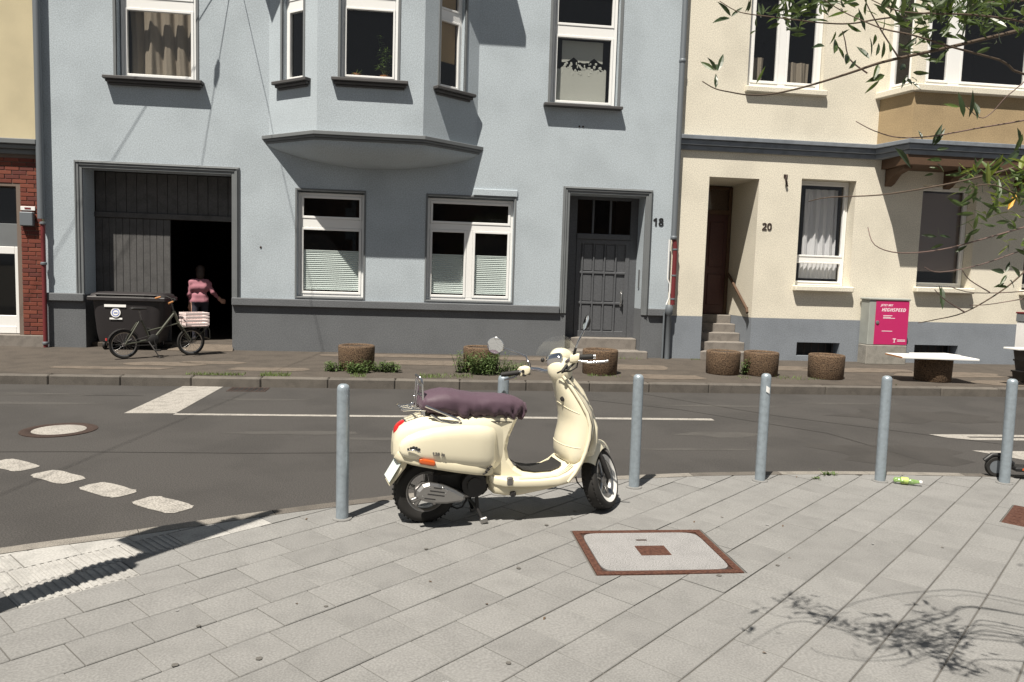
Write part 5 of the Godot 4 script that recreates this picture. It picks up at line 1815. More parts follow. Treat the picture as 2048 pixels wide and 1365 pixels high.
func motor_scooter() -> void:
	var s := thing("motor_scooter", "cream motor scooter with a purple seat cover parked on the slabs", "scooter", Vector3(0.0328, 0.0, 9.1467), deg_to_rad(11.606))
	var V := func(x: float, y: float, z: float) -> Vector3: return Vector3(x, y, z)
	# rear body shell
	var b := MB.new()
	var st := []
	for q in [[-0.232, 0.475, 0.56, 0.045], [-0.222, 0.455, 0.62, 0.085], [-0.195, 0.445, 0.668, 0.118], [-0.14, 0.435, 0.705, 0.148], [-0.06, 0.42, 0.735, 0.172], [0.05, 0.398, 0.75, 0.188], [0.16, 0.376, 0.752, 0.194], [0.28, 0.352, 0.748, 0.19], [0.38, 0.335, 0.742, 0.172], [0.45, 0.33, 0.735, 0.14], [0.50, 0.335, 0.73, 0.118]]:
		st.append([Vector3(q[0], (q[1] + q[2]) / 2, 0), Vector3(0, (q[2] - q[1]) / 2, 0), Vector3(0, 0, q[3]), 3.4])
	b.loft(st, 36)
	obj("rear_shell", b, M.cream_paint, s)
	# side cowls
	for sd in [1.0, -1.0]:
		var c := MB.new()
		var cs := []
		for q in [[-0.205, 0.535, 0.02, 0.03], [-0.19, 0.54, 0.05, 0.06], [-0.15, 0.548, 0.078, 0.086], [-0.08, 0.555, 0.104, 0.105], [0.0, 0.557, 0.124, 0.114], [0.1, 0.553, 0.140, 0.119], [0.2, 0.546, 0.150, 0.12], [0.3, 0.535, 0.156, 0.115], [0.37, 0.526, 0.152, 0.102], [0.42, 0.52, 0.138, 0.078], [0.445, 0.518, 0.108, 0.045], [0.452, 0.518, 0.06, 0.02]]:
			cs.append([Vector3(q[0], q[1], 0.105 * sd), Vector3(0, q[2], 0), Vector3(0, 0, q[3] * sd), 3.3])
		c.loft(cs, 36)
		obj("side_cowl", c, M.cream_paint, s)
		# lower rail along the cowl
		var rl := MB.new()
		var rs := []
		for q in [[-0.225, 0.487, 0.07, 0.030], [-0.20, 0.482, 0.125, 0.034], [-0.12, 0.467, 0.178, 0.036], [0.0, 0.445, 0.205, 0.037], [0.15, 0.416, 0.213, 0.038], [0.3, 0.388, 0.203, 0.038], [0.385, 0.372, 0.180, 0.036], [0.42, 0.365, 0.155, 0.03]]:
			rs.append([Vector3(q[0], q[1], (q[2] - 0.02) * sd), Vector3(0, q[3], 0), Vector3(0, 0, 0.022 * sd), 2.6])
		rl.loft(rs, 16)
		obj("cowl_rail", rl, M.cream_matt, s)
		var ref := MB.new()
		ref.loft([[Vector3(-0.088, 0.467, 0.193 * sd), Vector3(0, 0.012, 0), Vector3(0, 0, 0.014 * sd), 3.0], [Vector3(-0.078, 0.466, 0.203 * sd), Vector3(0, 0.019, 0), Vector3(0, 0, 0.016 * sd), 3.0], [Vector3(0.0, 0.452, 0.216 * sd), Vector3(0, 0.019, 0), Vector3(0, 0, 0.015 * sd), 3.0], [Vector3(0.012, 0.45, 0.212 * sd), Vector3(0, 0.012, 0), Vector3(0, 0, 0.012 * sd), 3.0]], 14)
		obj("side_reflector", ref, M.amber, s)
		for k in 3:
			var vt := MB.new()
			vt.obox(Transform3D(Basis(Vector3(0, 0, 1), 0.35) * Basis(Vector3.UP, 0.42 * sd), Vector3(0.388 - 0.017 * k, 0.400 - 0.0185 * k, (0.1905 + 0.004 * k) * sd)), Vector3(0.036, 0.008, 0.016), 0.002)
			obj("vent_slot", vt, M.engine_black, s)
	# tunnel under the seat nose and the footboard
	var tu := MB.new()
	bevel_side(tu, [[0.36, 0.745], [0.58, 0.735], [0.605, 0.70], [0.578, 0.64], [0.548, 0.57], [0.536, 0.50], [0.550, 0.43], [0.59, 0.375], [0.65, 0.338], [0.74, 0.322], [0.86, 0.324], [0.92, 0.345], [0.955, 0.385], [1.0, 0.385], [1.0, 0.24], [0.40, 0.26]], 0.118, 0.03)
	obj("centre_tunnel", tu, M.cream_paint, s)
	var fl := MB.new()
	var fs := []
	for q in [[0.405, 0.285, 0.345, 0.13], [0.43, 0.262, 0.338, 0.178], [0.50, 0.25, 0.318, 0.198], [0.62, 0.243, 0.306, 0.204], [0.76, 0.238, 0.304, 0.204], [0.88, 0.24, 0.312, 0.204], [0.95, 0.252, 0.342, 0.204], [1.01, 0.29, 0.39, 0.203], [1.045, 0.34, 0.43, 0.20]]:
		fs.append([Vector3(q[0], (q[1] + q[2]) / 2, 0), Vector3(0, (q[2] - q[1]) / 2, 0), Vector3(0, 0, q[3]), 5.0])
	fl.loft(fs, 36)
	obj("footboard", fl, M.cream_paint, s)
	var rb := MB.new()
	for sd in [1.0, -1.0]:
		for k in 3:
			var zz: float = (0.178 - 0.022 * k) * sd
			rb.tube([Vector3(0.60, 0.3055, zz), Vector3(0.76, 0.3035, zz), Vector3(0.88, 0.312, zz), Vector3(0.945, 0.342, zz), Vector3(0.99, 0.378 + 0.004 * k, zz)], 0.004, 6)
	obj("floor_ribs", rb, M.cream_matt, s)
	var mt := MB.new()
	var mr := []
	for q in [[0.60, 0.381], [0.655, 0.345], [0.74, 0.328], [0.86, 0.330], [0.915, 0.350], [0.935, 0.372]]:
		mr.append([Vector3(q[0], q[1], 0.098), Vector3(q[0], q[1] + 0.008, 0.09), Vector3(q[0], q[1] + 0.008, -0.09), Vector3(q[0], q[1], -0.098)])
	mt.grid(mr)
	obj("floor_mat", mt, M.black_rubber, s)
	var be := MB.new()
	be.loft([[Vector3(0.41, 0.29, 0), Vector3(0, 0.02, 0), Vector3(0, 0, 0.12), 4.0], [Vector3(0.44, 0.25, 0), Vector3(0, 0.055, 0), Vector3(0, 0, 0.17), 4.0], [Vector3(0.53, 0.228, 0), Vector3(0, 0.05, 0), Vector3(0, 0, 0.175), 4.0], [Vector3(0.62, 0.225, 0), Vector3(0, 0.048, 0), Vector3(0, 0, 0.175), 4.0], [Vector3(0.80, 0.232, 0), Vector3(0, 0.03, 0), Vector3(0, 0, 0.16), 4.0], [Vector3(0.98, 0.26, 0), Vector3(0, 0.03, 0), Vector3(0, 0, 0.14), 4.0]], 24)
	obj("belly_pan", be, M.cream_matt, s)
	for q in [[0.53, 0.30], [0.56, 0.205]]:
		var pg := MB.new()
		pg.obox(Transform3D(Basis(), Vector3(q[0], q[1], 0.196 - (0.02 if q[1] < 0.25 else 0.0))), Vector3(0.042, 0.058 if q[1] > 0.25 else 0.035, 0.028), 0.008)
		obj("footpeg_flap", pg, M.alu_dark if q[1] > 0.25 else M.engine_black, s)
	# leg shield
	var sh := [[0.27, 0.985, 0.198, 0.04], [0.33, 1.04, 0.203, 0.045], [0.40, 1.095, 0.208, 0.06], [0.48, 1.14, 0.214, 0.075], [0.57, 1.170, 0.217, 0.085], [0.66, 1.180, 0.212, 0.09], [0.74, 1.160, 0.196, 0.09], [0.82, 1.115, 0.168, 0.085], [0.89, 1.065, 0.137, 0.075], [0.945, 1.015, 0.108, 0.06], [0.985, 0.975, 0.082, 0.045]]
	var fr := []
	var bk := []
	var edge := {1.0: [], -1.0: []}
	for q in sh:
		var a := []
		var c := []
		for k in 25:
			var u := k / 12.0 - 1.0
			var zz: float = q[2] * sin(u * PI / 2)
			var x: float = q[1] - q[3] * pow(absf(zz / q[2]), 2.2)
			a.append(Vector3(x + 0.012, q[0], zz))
			c.append(Vector3(x - 0.006, q[0], zz))
		fr.append(a)
		bk.append(c)
		for sd in [1.0, -1.0]:
			edge[sd].append(Vector3(q[1] - q[3] + 0.003, q[0], q[2] * sd))
	var le := MB.new()
	le.grid(fr)
	bk.reverse()
	le.grid(bk)
	obj("leg_shield", le, M.cream_paint, s)
	for sd in [1.0, -1.0]:
		var et := MB.new()
		et.tube(edge[sd], 0.0125, 10)
		obj("shield_trim", et, M.cream_paint, s)
		var eb := MB.new()
		var e2 := []
		for p in edge[sd].slice(3):
			e2.append(p + Vector3(0.012, 0, 0.003 * sd))
		eb.tube(e2, 0.004, 6)
		obj("shield_seam", eb, M.engine_black, s)
	# inner panel with glove box
	var ip := MB.new()
	var isx := []
	var panel := [[0.365, 1.0, 1.022, 0.12], [0.378, 0.972, 1.028, 0.165], [0.405, 0.95, 1.04, 0.19], [0.45, 0.937, 1.058, 0.203], [0.50, 0.935, 1.072, 0.206], [0.56, 0.945, 1.084, 0.206], [0.63, 0.962, 1.088, 0.200], [0.70, 0.960, 1.080, 0.190], [0.78, 0.94, 1.05, 0.168], [0.86, 0.917, 1.006, 0.137], [0.93, 0.895, 0.962, 0.103], [0.978, 0.882, 0.935, 0.078]]
	for q in panel:
		var row := []
		for k in 33:
			var a := (k / 32.0 - 0.5) * PI
			row.append(Vector3(q[2] - (q[2] - q[1]) * pow(maxf(0.0, cos(a)), 2.0 / 2.15), q[0], q[3] * signf(a) * pow(absf(sin(a)), 2.0 / 2.15)))
		isx.append(row)
	ip.grid(isx)
	ip.fan(isx[0])
	obj("inner_panel", ip, M.cream_paint, s)
	var gl := MB.new()
	for seam in [[0.792, 0.735, 1.25], [0.508, 0.500, 1.3]]:
		var pts := []
		for k in 17:
			var f := k / 16.0
			var a := lerpf(-0.6, seam[2], f)
			var y := lerpf(seam[0], seam[1], clampf((f - 0.35) / 0.65, 0.0, 1.0))
			var j := 0
			while panel[j + 1][0] < y:
				j += 1
			var u: float = (y - panel[j][0]) / (panel[j + 1][0] - panel[j][0])
			var xc := lerpf(panel[j][2], panel[j + 1][2], u)
			var xb := lerpf(panel[j][1], panel[j + 1][1], u)
			var w := lerpf(panel[j][3], panel[j + 1][3], u)
			pts.append(Vector3(xc - (xc - xb) * pow(cos(a), 2.0 / 2.15), y, w * signf(a) * pow(absf(sin(a)), 2.0 / 2.15)))
		gl.tube(pts, 0.0028, 6)
	obj("glovebox_seam", gl, M.cream_matt, s)
	var ky := MB.new()
	ky.lathe([Vector2(0.018, 0.0), Vector2(0.018, 0.006), Vector2(0.012, 0.008), Vector2(0.0, 0.008)], Transform3D(Basis(Vector3(0, 0, 1), PI / 2) * Basis(Vector3.RIGHT, 0.75), Vector3(0.938, 0.826, 0.075)), 16)
	obj("ignition_lock", ky, M.engine_black, s)
	# headset, turned with the fork
	var axis := Vector3(-0.35, 0.835, 0).normalized()
	var pivot := Vector3(0.935, 1.04, 0)
	var steer := Basis(axis, deg_to_rad(46))
	var ts := Transform3D(steer, pivot - steer * pivot)
	var nk := MB.new()
	nk.loft([[Vector3(0.957, 0.955, 0), Vector3(0.062, 0.026, 0), Vector3(0, 0, -0.066), 2.2], [Vector3(0.948, 0.99, 0), Vector3(0.076, 0.03, 0), Vector3(0, 0, -0.082), 2.3], [Vector3(0.942, 1.03, 0), Vector3(0.085, 0.03, 0), Vector3(0, 0, -0.088), 2.4], [Vector3(0.935, 1.075, 0), Vector3(0.082, 0.028, 0), Vector3(0, 0, -0.08), 2.3], [Vector3(0.93, 1.10, 0), Vector3(0.06, 0.02, 0), Vector3(0, 0, -0.055), 2.2]], 28)
	obj("headset", nk.xf(ts), M.cream_paint, s)
	var nr := MB.new()
	nr.loft([[Vector3(0.961, 0.945, 0), Vector3(0.06, 0.025, 0), Vector3(0, 0, -0.064), 2.2], [Vector3(0.958, 0.952, 0), Vector3(0.0645, 0.027, 0), Vector3(0, 0, -0.0685), 2.2]], 28)
	obj("neck_ring", nr.xf(ts), M.engine_black, s)
	var hl := MB.new()
	hl.loft([[Vector3(0.895, 1.115, 0), Vector3(0, 0.022, 0), Vector3(0, 0, 0.025), 2.0], [Vector3(0.91, 1.115, 0), Vector3(0, 0.045, 0), Vector3(0, 0, 0.05), 2.0], [Vector3(0.94, 1.11, 0), Vector3(0, 0.066, 0), Vector3(0, 0, 0.07), 2.0], [Vector3(0.985, 1.10, 0), Vector3(0, 0.08, 0), Vector3(0, 0, 0.084), 2.0], [Vector3(1.03, 1.09, 0), Vector3(0, 0.085, 0), Vector3(0, 0, 0.088), 2.0], [Vector3(1.055, 1.085, 0), Vector3(0, 0.082, 0), Vector3(0, 0, 0.085), 2.0]], 28)
	obj("headlamp_shell", hl.xf(ts), M.cream_paint, s)
	var ln := MB.new()
	ln.loft([[Vector3(1.055, 1.085, 0), Vector3(0, 0.078, 0), Vector3(0, 0, 0.081), 2.0], [Vector3(1.068, 1.082, 0), Vector3(0, 0.06, 0), Vector3(0, 0, 0.062), 2.0], [Vector3(1.074, 1.081, 0), Vector3(0, 0.02, 0), Vector3(0, 0, 0.02), 2.0]], 24)
	obj("headlamp_lens", ln.xf(ts), M.chrome, s)
	var dsh := MB.new()
	dsh.loft([[Vector3(0.862, 1.075, 0), Vector3(-0.012, 0.024, 0), Vector3(0, 0, -0.055), 3.0], [Vector3(0.872, 1.098, 0), Vector3(-0.012, 0.03, 0), Vector3(0, 0, -0.062), 3.0], [Vector3(0.905, 1.108, 0), Vector3(-0.012, 0.03, 0), Vector3(0, 0, -0.055), 3.0]], 20)
	obj("instrument", dsh.xf(ts), M.chrome, s)
	var kn := MB.new()
	kn.ball(Vector3(0.815, 1.088, -0.02), Vector3(0.014, 0.016, 0.014))
	obj("warning_knob", kn, M.engine_black, s)
	# handlebar halves in their turned position
	var lb := MB.new()
	lb.tube([Vector3(0.905, 1.005, -0.05), Vector3(0.875, 0.995, -0.115), Vector3(0.84, 1.003, -0.165), Vector3(0.80, 1.002, -0.20), Vector3(0.745, 0.982, -0.225), Vector3(0.715, 0.973, -0.237)], 0.014, 12)
	obj("bar_tube", lb, M.chrome, s)
	var lg := MB.new()
	lg.tube([Vector3(0.722, 0.976, -0.233), Vector3(0.71, 0.971, -0.238), Vector3(0.605, 0.951, -0.282), Vector3(0.597, 0.949, -0.285)], [0.016, 0.0185, 0.0185, 0.014], 14)
	obj("grip", lg, M.black_rubber, s)
	var lh := MB.new()
	lh.loft([[Vector3(0.775, 0.995, -0.213), Vector3(0, 0.026, 0), Vector3(0.011, 0, 0.024), 3.0], [Vector3(0.76, 0.988, -0.219), Vector3(0, 0.036, 0), Vector3(0.013, 0, 0.03), 3.0], [Vector3(0.735, 0.98, -0.229), Vector3(0, 0.036, 0), Vector3(0.013, 0, 0.03), 3.0], [Vector3(0.722, 0.976, -0.234), Vector3(0, 0.028, 0), Vector3(0.011, 0, 0.024), 3.0]], 20)
	obj("switch_housing", lh, M.cream_matt, s)
	var lk := MB.new()
	lk.obox(Transform3D(Basis(), Vector3(0.735, 0.985, -0.20)), Vector3(0.02, 0.022, 0.014), 0.004)
	lk.obox(Transform3D(Basis(), Vector3(0.748, 0.955, -0.203)), Vector3(0.026, 0.014, 0.014), 0.004)
	obj("switch", lk, M.engine_black, s)
	var lv := MB.new()
	lv.tube([Vector3(0.745, 0.965, -0.245), Vector3(0.70, 0.935, -0.27), Vector3(0.632, 0.909, -0.31)], [0.006, 0.008, 0.007], 8)
	obj("brake_lever", lv, M.chrome, s)
	var rbm := MB.new()
	rbm.tube([Vector3(0.955, 1.05, 0.055), Vector3(0.945, 1.085, 0.10), Vector3(0.955, 1.112, 0.14), Vector3(0.975, 1.124, 0.165), Vector3(1.0, 1.128, 0.185)], 0.014, 12)
	obj("bar_tube", rbm, M.chrome, s)
	var rg := MB.new()
	rg.tube([Vector3(1.0, 1.128, 0.185), Vector3(1.008, 1.130, 0.19), Vector3(1.078, 1.139, 0.235), Vector3(1.084, 1.14, 0.239)], [0.016, 0.0185, 0.0185, 0.014], 14)
	obj("grip", rg, M.black_rubber, s)
	var bw := MB.new()
	bw.tube([Vector3(1.085, 1.14, 0.239), Vector3(1.098, 1.141, 0.247)], 0.016, 12)
	obj("bar_end", bw, M.chrome, s)
	var rh := MB.new()
	rh.loft([[Vector3(0.953, 1.114, 0.145), Vector3(0, 0.026, 0), Vector3(-0.012, 0, 0.024), 3.0], [Vector3(0.965, 1.118, 0.155), Vector3(0, 0.034, 0), Vector3(-0.014, 0, 0.028), 3.0], [Vector3(0.99, 1.125, 0.176), Vector3(0, 0.034, 0), Vector3(-0.014, 0, 0.028), 3.0], [Vector3(1.003, 1.129, 0.187), Vector3(0, 0.026, 0), Vector3(-0.011, 0, 0.022), 3.0]], 20)
	obj("switch_housing", rh, M.cream_matt, s)
	var rc := MB.new()
	rc.tube([Vector3(0.975, 1.085, 0.165), Vector3(0.945, 1.06, 0.155), Vector3(0.90, 1.03, 0.13), Vector3(0.885, 1.01, 0.09)], 0.006, 6)
	rc.tube([Vector3(0.985, 1.09, 0.16), Vector3(0.93, 1.04, 0.16), Vector3(0.905, 1.015, 0.12)], 0.006, 6)
	rc.tube([Vector3(1.0, 1.10, 0.17), Vector3(0.99, 1.06, 0.18), Vector3(0.955, 1.03, 0.15), Vector3(0.93, 1.02, 0.1)], 0.005, 6)
	rc.obox(Transform3D(Basis(Vector3(0, 0, 1), 0.9), Vector3(0.915, 1.05, 0.145)), Vector3(0.06, 0.02, 0.02), 0.006)
	obj("brake_cable", rc, M.engine_black, s)
	var rv := MB.new()
	rv.tube([Vector3(0.99, 1.11, 0.195), Vector3(1.05, 1.10, 0.235), Vector3(1.118, 1.108, 0.275), Vector3(1.165, 1.118, 0.30)], [0.007, 0.010, 0.009, 0.009], 8)
	obj("brake_lever", rv, M.chrome, s)
	# mirrors
	for q in [[[Vector3(0.795, 0.995, -0.215), Vector3(0.797, 1.03, -0.24), Vector3(0.786, 1.083, -0.29), Vector3(0.70, 1.115, -0.30), Vector3(0.61, 1.142, -0.302)], Vector3(0.552, 1.163, -0.30), Vector3(-0.50, -0.10, 0.80), 0.062], [[Vector3(0.965, 1.13, 0.17), Vector3(0.968, 1.18, 0.19), Vector3(0.985, 1.24, 0.20), Vector3(1.022, 1.31, 0.20)], Vector3(1.036, 1.368, 0.20), Vector3(-0.93, 0.25, -0.12), 0.055]]:
		var mr2 := part("mirror", s)
		var stl := MB.new()
		stl.tube(q[0], 0.0075, 8)
		obj("stalk", stl, M.chrome, mr2)
		var jn := MB.new()
		jn.tube([q[0][0], q[0][1], q[0][1].lerp(q[0][2], 0.25)], [0.010, 0.010, 0.009], 8)
		obj("joint", jn, M.engine_black, mr2)
		var fdir: Vector3 = q[2].normalized()
		var sx := fdir.cross(Vector3.UP).normalized()
		var bs := Basis(sx, fdir, sx.cross(fdir))
		var hs := MB.new()
		hs.lathe([Vector2(0.0, -0.028), Vector2(0.03, -0.022), Vector2(0.05, -0.008), Vector2(q[3] + 0.001, 0.0), Vector2(q[3] - 0.002, 0.003)], Transform3D(bs, q[1]), 28)
		obj("shell", hs, M.chrome if q[1].z < 0 else M.engine_black, mr2)
		var gm := MB.new()
		gm.lathe([Vector2(q[3] - 0.002, 0.0015), Vector2(q[3] * 0.5, 0.0030), Vector2(0.0, 0.0035)], Transform3D(bs, q[1]), 28)
		obj("glass", gm, M.mirror_glass, mr2)
	# fly screen
	var fs2 := MB.new()
	var fr2 := []
	for i in 9:
		var u := i / 8.0
		var row := []
		for k in 17:
			var w := k / 16.0 * 2.0 - 1.0
			var hh := sqrt(maxf(0.0, 1.0 - w * w * 0.92))
			row.append(Vector3(1.06 - 0.05 * w * w - 0.10 * u, 1.10 + (0.135 * hh + 0.03) * u, 0.15 * w))
		fr2.append(row)
	fs2.grid(fr2)
	obj("fly_screen", fs2.xf(ts), M.clear_screen, s)
	# front fork, fender and wheel
	var tw := Transform3D(steer, Vector3(1.285, 0.2175, 0))
	motor_wheel(s, tw, 0.2165, 0.112, 5, true)
	var axl := Vector3(1.285, 0.2175, 0)
	var tf := Transform3D(steer, axl - steer * axl)
	var fe := MB.new()
	var fq := []
	for k in 19:
		var a := deg_to_rad(52.0 + k * 100.0 / 18.0)
		var row := []
		var f: float = sin(PI * k / 18.0)
		for j in 15:
			var w := j / 7.0 - 1.0
			var rr := 0.262 + 0.012 * f - 0.075 * pow(absf(w), 2.4)
			row.append(Vector3(1.275 + cos(a) * rr * 1.06, 0.235 + sin(a) * rr, 0.088 * sin(w * PI / 2) * (0.72 + 0.28 * f)))
		fq.append(row)
	fe.grid(fq)
	obj("front_fender", fe.xf(tf), M.cream_paint, s)
	var ft := MB.new()
	ft.tube([Vector3(1.425, 0.44, 0), Vector3(1.455, 0.43, 0), Vector3(1.485, 0.415, 0)], [0.015, 0.018, 0.008], 8)
	obj("fender_tip", ft.xf(tf), M.engine_black, s)
	var fk := MB.new()
	fk.tube([Vector3(1.15, 0.55, 0), Vector3(1.21, 0.36, 0.075), Vector3(1.285, 0.2175, 0.07)], 0.02, 10)
	fk.tube([Vector3(1.15, 0.55, 0), Vector3(1.21, 0.36, -0.075), Vector3(1.285, 0.2175, -0.07)], 0.02, 10)
	obj("fork", fk.xf(tf), M.engine_black, s)
	var nose := MB.new()
	nose.loft([[Vector3(1.10, 0.36, 0), Vector3(0.03, 0, 0), Vector3(0, 0, -0.08), 2.4], [Vector3(1.14, 0.42, 0), Vector3(0.06, 0, 0), Vector3(0, 0, -0.13), 2.4], [Vector3(1.165, 0.52, 0), Vector3(0.055, 0, 0), Vector3(0, 0, -0.14), 2.4], [Vector3(1.175, 0.62, 0), Vector3(0.05, 0, 0), Vector3(0, 0, -0.11), 2.4], [Vector3(1.15, 0.74, 0), Vector3(0.045, 0, 0), Vector3(0, 0, -0.06), 2.2], [Vector3(1.08, 0.88, 0), Vector3(0.04, 0, 0), Vector3(0, 0, -0.04), 2.2], [Vector3(1.0, 0.975, 0), Vector3(0.035, 0, 0), Vector3(0, 0, -0.035), 2.2]], 24)
	obj("horn_cover", nose, M.cream_paint, s)
	# rear wheel, engine, exhaust
	motor_wheel(s, Transform3D(Basis(), Vector3(-0.002, 0.213, -0.01)), 0.213, 0.118, 5, false)
	var en := MB.new()
	en.cbox(Vector3(0.04, 0.17, -0.13), Vector3(0.42, 0.36, 0.07), 0.03)
	en.tube([Vector3(0.30, 0.27, 0.02), Vector3(0.30, 0.27, 0.14)], 0.085, 20)
	en.tube([Vector3(0.30, 0.27, 0.14), Vector3(0.30, 0.27, 0.15)], 0.05, 20)
	en.tube([Vector3(0.46, 0.26, 0.02), Vector3(0.34, 0.19, 0.04), Vector3(0.26, 0.17, 0.06)], 0.022, 10)
	obj("engine", en, M.engine_black, s)
	var hug := MB.new()
	var hr := []
	for k in 15:
		var a := deg_to_rad(35.0 + k * 125.0 / 14.0)
		var row := []
		for j in 9:
			var w := j / 4.0 - 1.0
			row.append(Vector3(cos(a) * (0.245 - 0.02 * w * w), 0.213 + sin(a) * (0.245 - 0.02 * w * w), w * 0.085))
		hr.append(row)
	hug.grid(hr)
	obj("mudguard", hug, M.engine_black, s)
	var mu := MB.new()
	var mp := []
	for q in [[-0.105, 0.235], [-0.10, 0.275], [-0.065, 0.312], [-0.02, 0.322], [0.04, 0.31], [0.10, 0.288], [0.16, 0.258], [0.215, 0.222], [0.222, 0.198], [0.19, 0.182], [0.10, 0.176], [0.02, 0.182], [-0.05, 0.20]]:
		mp.append(q)
	bevel_side(mu, mp, 0.032, 0.016, 0.185)
	obj("exhaust_cover", mu, M.alu, s)
	var mb2 := MB.new()
	mb2.loft([[Vector3(-0.10, 0.245, 0.13), Vector3(0, 0.035, 0), Vector3(0, 0, 0.03), 2.4], [Vector3(-0.05, 0.25, 0.13), Vector3(0, 0.065, 0), Vector3(0, 0, 0.045), 2.4], [Vector3(0.08, 0.235, 0.13), Vector3(0, 0.055, 0), Vector3(0, 0, 0.045), 2.4], [Vector3(0.21, 0.205, 0.12), Vector3(0, 0.025, 0), Vector3(0, 0, 0.025), 2.4], [Vector3(0.30, 0.19, 0.08), Vector3(0, 0.016, 0), Vector3(0, 0, 0.016), 2.0]], 20)
	obj("muffler", mb2, M.alu_dark, s)
	for k in 4:
		var sl := MB.new()
		var xx: float = [0.045, 0.042, 0.035, -0.005][k]
		sl.obox(Transform3D(Basis(Vector3(0, 0, 1), -0.18), Vector3(xx - 0.012, 0.287 - 0.0225 * k, 0.2165)), Vector3([0.055, 0.10, 0.115, 0.075][k], 0.0085, 0.006), 0.002)
		obj("exhaust_slot", sl, M.engine_black, s)
	for q in [[-0.02, 0.298], [0.07, 0.29], [-0.065, 0.243], [0.095, 0.268], [0.085, 0.253]]:
		var sc := MB.new()
		sc.lathe([Vector2(0.006, 0.0), Vector2(0.005, 0.004), Vector2(0.0, 0.005)], Transform3D(Basis(Vector3.RIGHT, PI / 2), Vector3(q[0], q[1], 0.216)), 8)
		obj("screw", sc, M.chrome, s)
	var tp := MB.new()
	tp.tube([Vector3(-0.07, 0.222, 0.165), Vector3(-0.11, 0.208, 0.17), Vector3(-0.128, 0.202, 0.172)], 0.017, 12)
	obj("tail_pipe", tp, M.alu, s)
	var sd2 := MB.new()
	sd2.tube([Vector3(0.33, 0.185, 0.09), Vector3(0.335, 0.10, 0.10), Vector3(0.365, 0.025, 0.135)], 0.013, 8)
	sd2.tube([Vector3(0.33, 0.185, -0.09), Vector3(0.335, 0.10, -0.10), Vector3(0.365, 0.025, -0.135)], 0.013, 8)
	sd2.tube([Vector3(0.335, 0.10, -0.10), Vector3(0.335, 0.10, 0.10)], 0.011, 8)
	obj("centre_stand", sd2, M.engine_black, s)
	for sg in [1.0, -1.0]:
		var fo := MB.new()
		fo.obox(Transform3D(Basis(Vector3(0, 0, 1), 0.25), Vector3(0.372, 0.024, 0.14 * sg)), Vector3(0.05, 0.042, 0.024), 0.006)
		obj("stand_foot", fo, M.alu, s)
	var hose := MB.new()
	hose.tube([Vector3(0.30, 0.18, 0.03), Vector3(0.24, 0.10, 0.06), Vector3(0.21, 0.085, 0.04), Vector3(0.16, 0.10, 0.0)], 0.006, 6)
	hose.tube([Vector3(1.05, 0.32, 0.05), Vector3(1.08, 0.22, 0.06), Vector3(1.13, 0.17, 0.05), Vector3(1.2, 0.19, 0.04)], 0.005, 6)
	obj("hose", hose, M.engine_black, s)
	# tail: light, plate, flap
	var tl := MB.new()
	tl.ball(Vector3(-0.168, 0.640, 0.0), Vector3(0.066, 0.052, 0.062), Basis(Vector3(0, 0, 1), 0.85), 22, 14)
	obj("tail_light", tl, M.tail_red, s)
	var tlr := MB.new()
	tlr.tube([Vector3(-0.06, 0.69, 0.07), Vector3(-0.10, 0.668, 0.072), Vector3(-0.14, 0.62, 0.065)], 0.007, 8)
	obj("light_trim", tlr, M.chrome, s)
	var tb := Transform3D(Basis(Vector3(0, 0, 1), -0.54), Vector3(-0.232, 0.36, 0.0))
	var fp := MB.new()
	fp.obox(Transform3D(Basis(Vector3(0, 0, 1), -0.54), Vector3(-0.205, 0.365, 0)), Vector3(0.014, 0.20, 0.17), 0.006)
	fp.loft([[Vector3(-0.16, 0.46, 0), Vector3(0.03, 0, 0), Vector3(0, 0, -0.10), 4.0], [Vector3(-0.175, 0.40, 0), Vector3(0.028, 0, 0), Vector3(0, 0, -0.095), 4.0], [Vector3(-0.225, 0.315, 0), Vector3(0.012, 0, 0), Vector3(0, 0, -0.085), 4.0], [Vector3(-0.25, 0.28, 0), Vector3(0.006, 0, 0), Vector3(0, 0, -0.07), 4.0]], 20)
	obj("plate_holder", fp, M.cream_matt, s)
	var np := MB.new()
	np.obox(Transform3D(Basis(Vector3(0, 0, 1), -0.54), Vector3(-0.226, 0.37, 0)), Vector3(0.004, 0.145, 0.20), 0.001)
	obj("licence_plate", np, M.plate_white, s)
	# badges
	var bg := MB.new()
	for k in 5:
		bg.ball(Vector3(-0.152 + 0.014 * k, 0.545 + 0.008 * sin(PI * k / 4.0), 0.184 + 0.0058 * k), Vector3(0.014, 0.009 + 0.005 * sin(PI * k / 4.0), 0.006), Basis(), 8, 6)
	obj("emblem", bg, M.engine_black, s)
	var bg2 := MB.new()
	bg2.tube([Vector3(-0.165, 0.535, 0.192), Vector3(-0.125, 0.545, 0.213), Vector3(-0.085, 0.530, 0.224)], 0.0035, 6)
	obj("emblem_bar", bg2, M.chrome, s)
	var tx := put("badge_lettering", text_mesh("125 ie", 0.022, 0.004, 1.0), M.alu_dark, s, Transform3D(Basis(Vector3.UP, -0.09) * Basis(Vector3(0, 0, 1), -0.11), Vector3(0.032, 0.511, 0.2222)))
	# seat with cover
	var se := MB.new()
	var wr := FastNoiseLite.new()
	wr.seed = 4
	wr.frequency = 1.0
	var srows := []
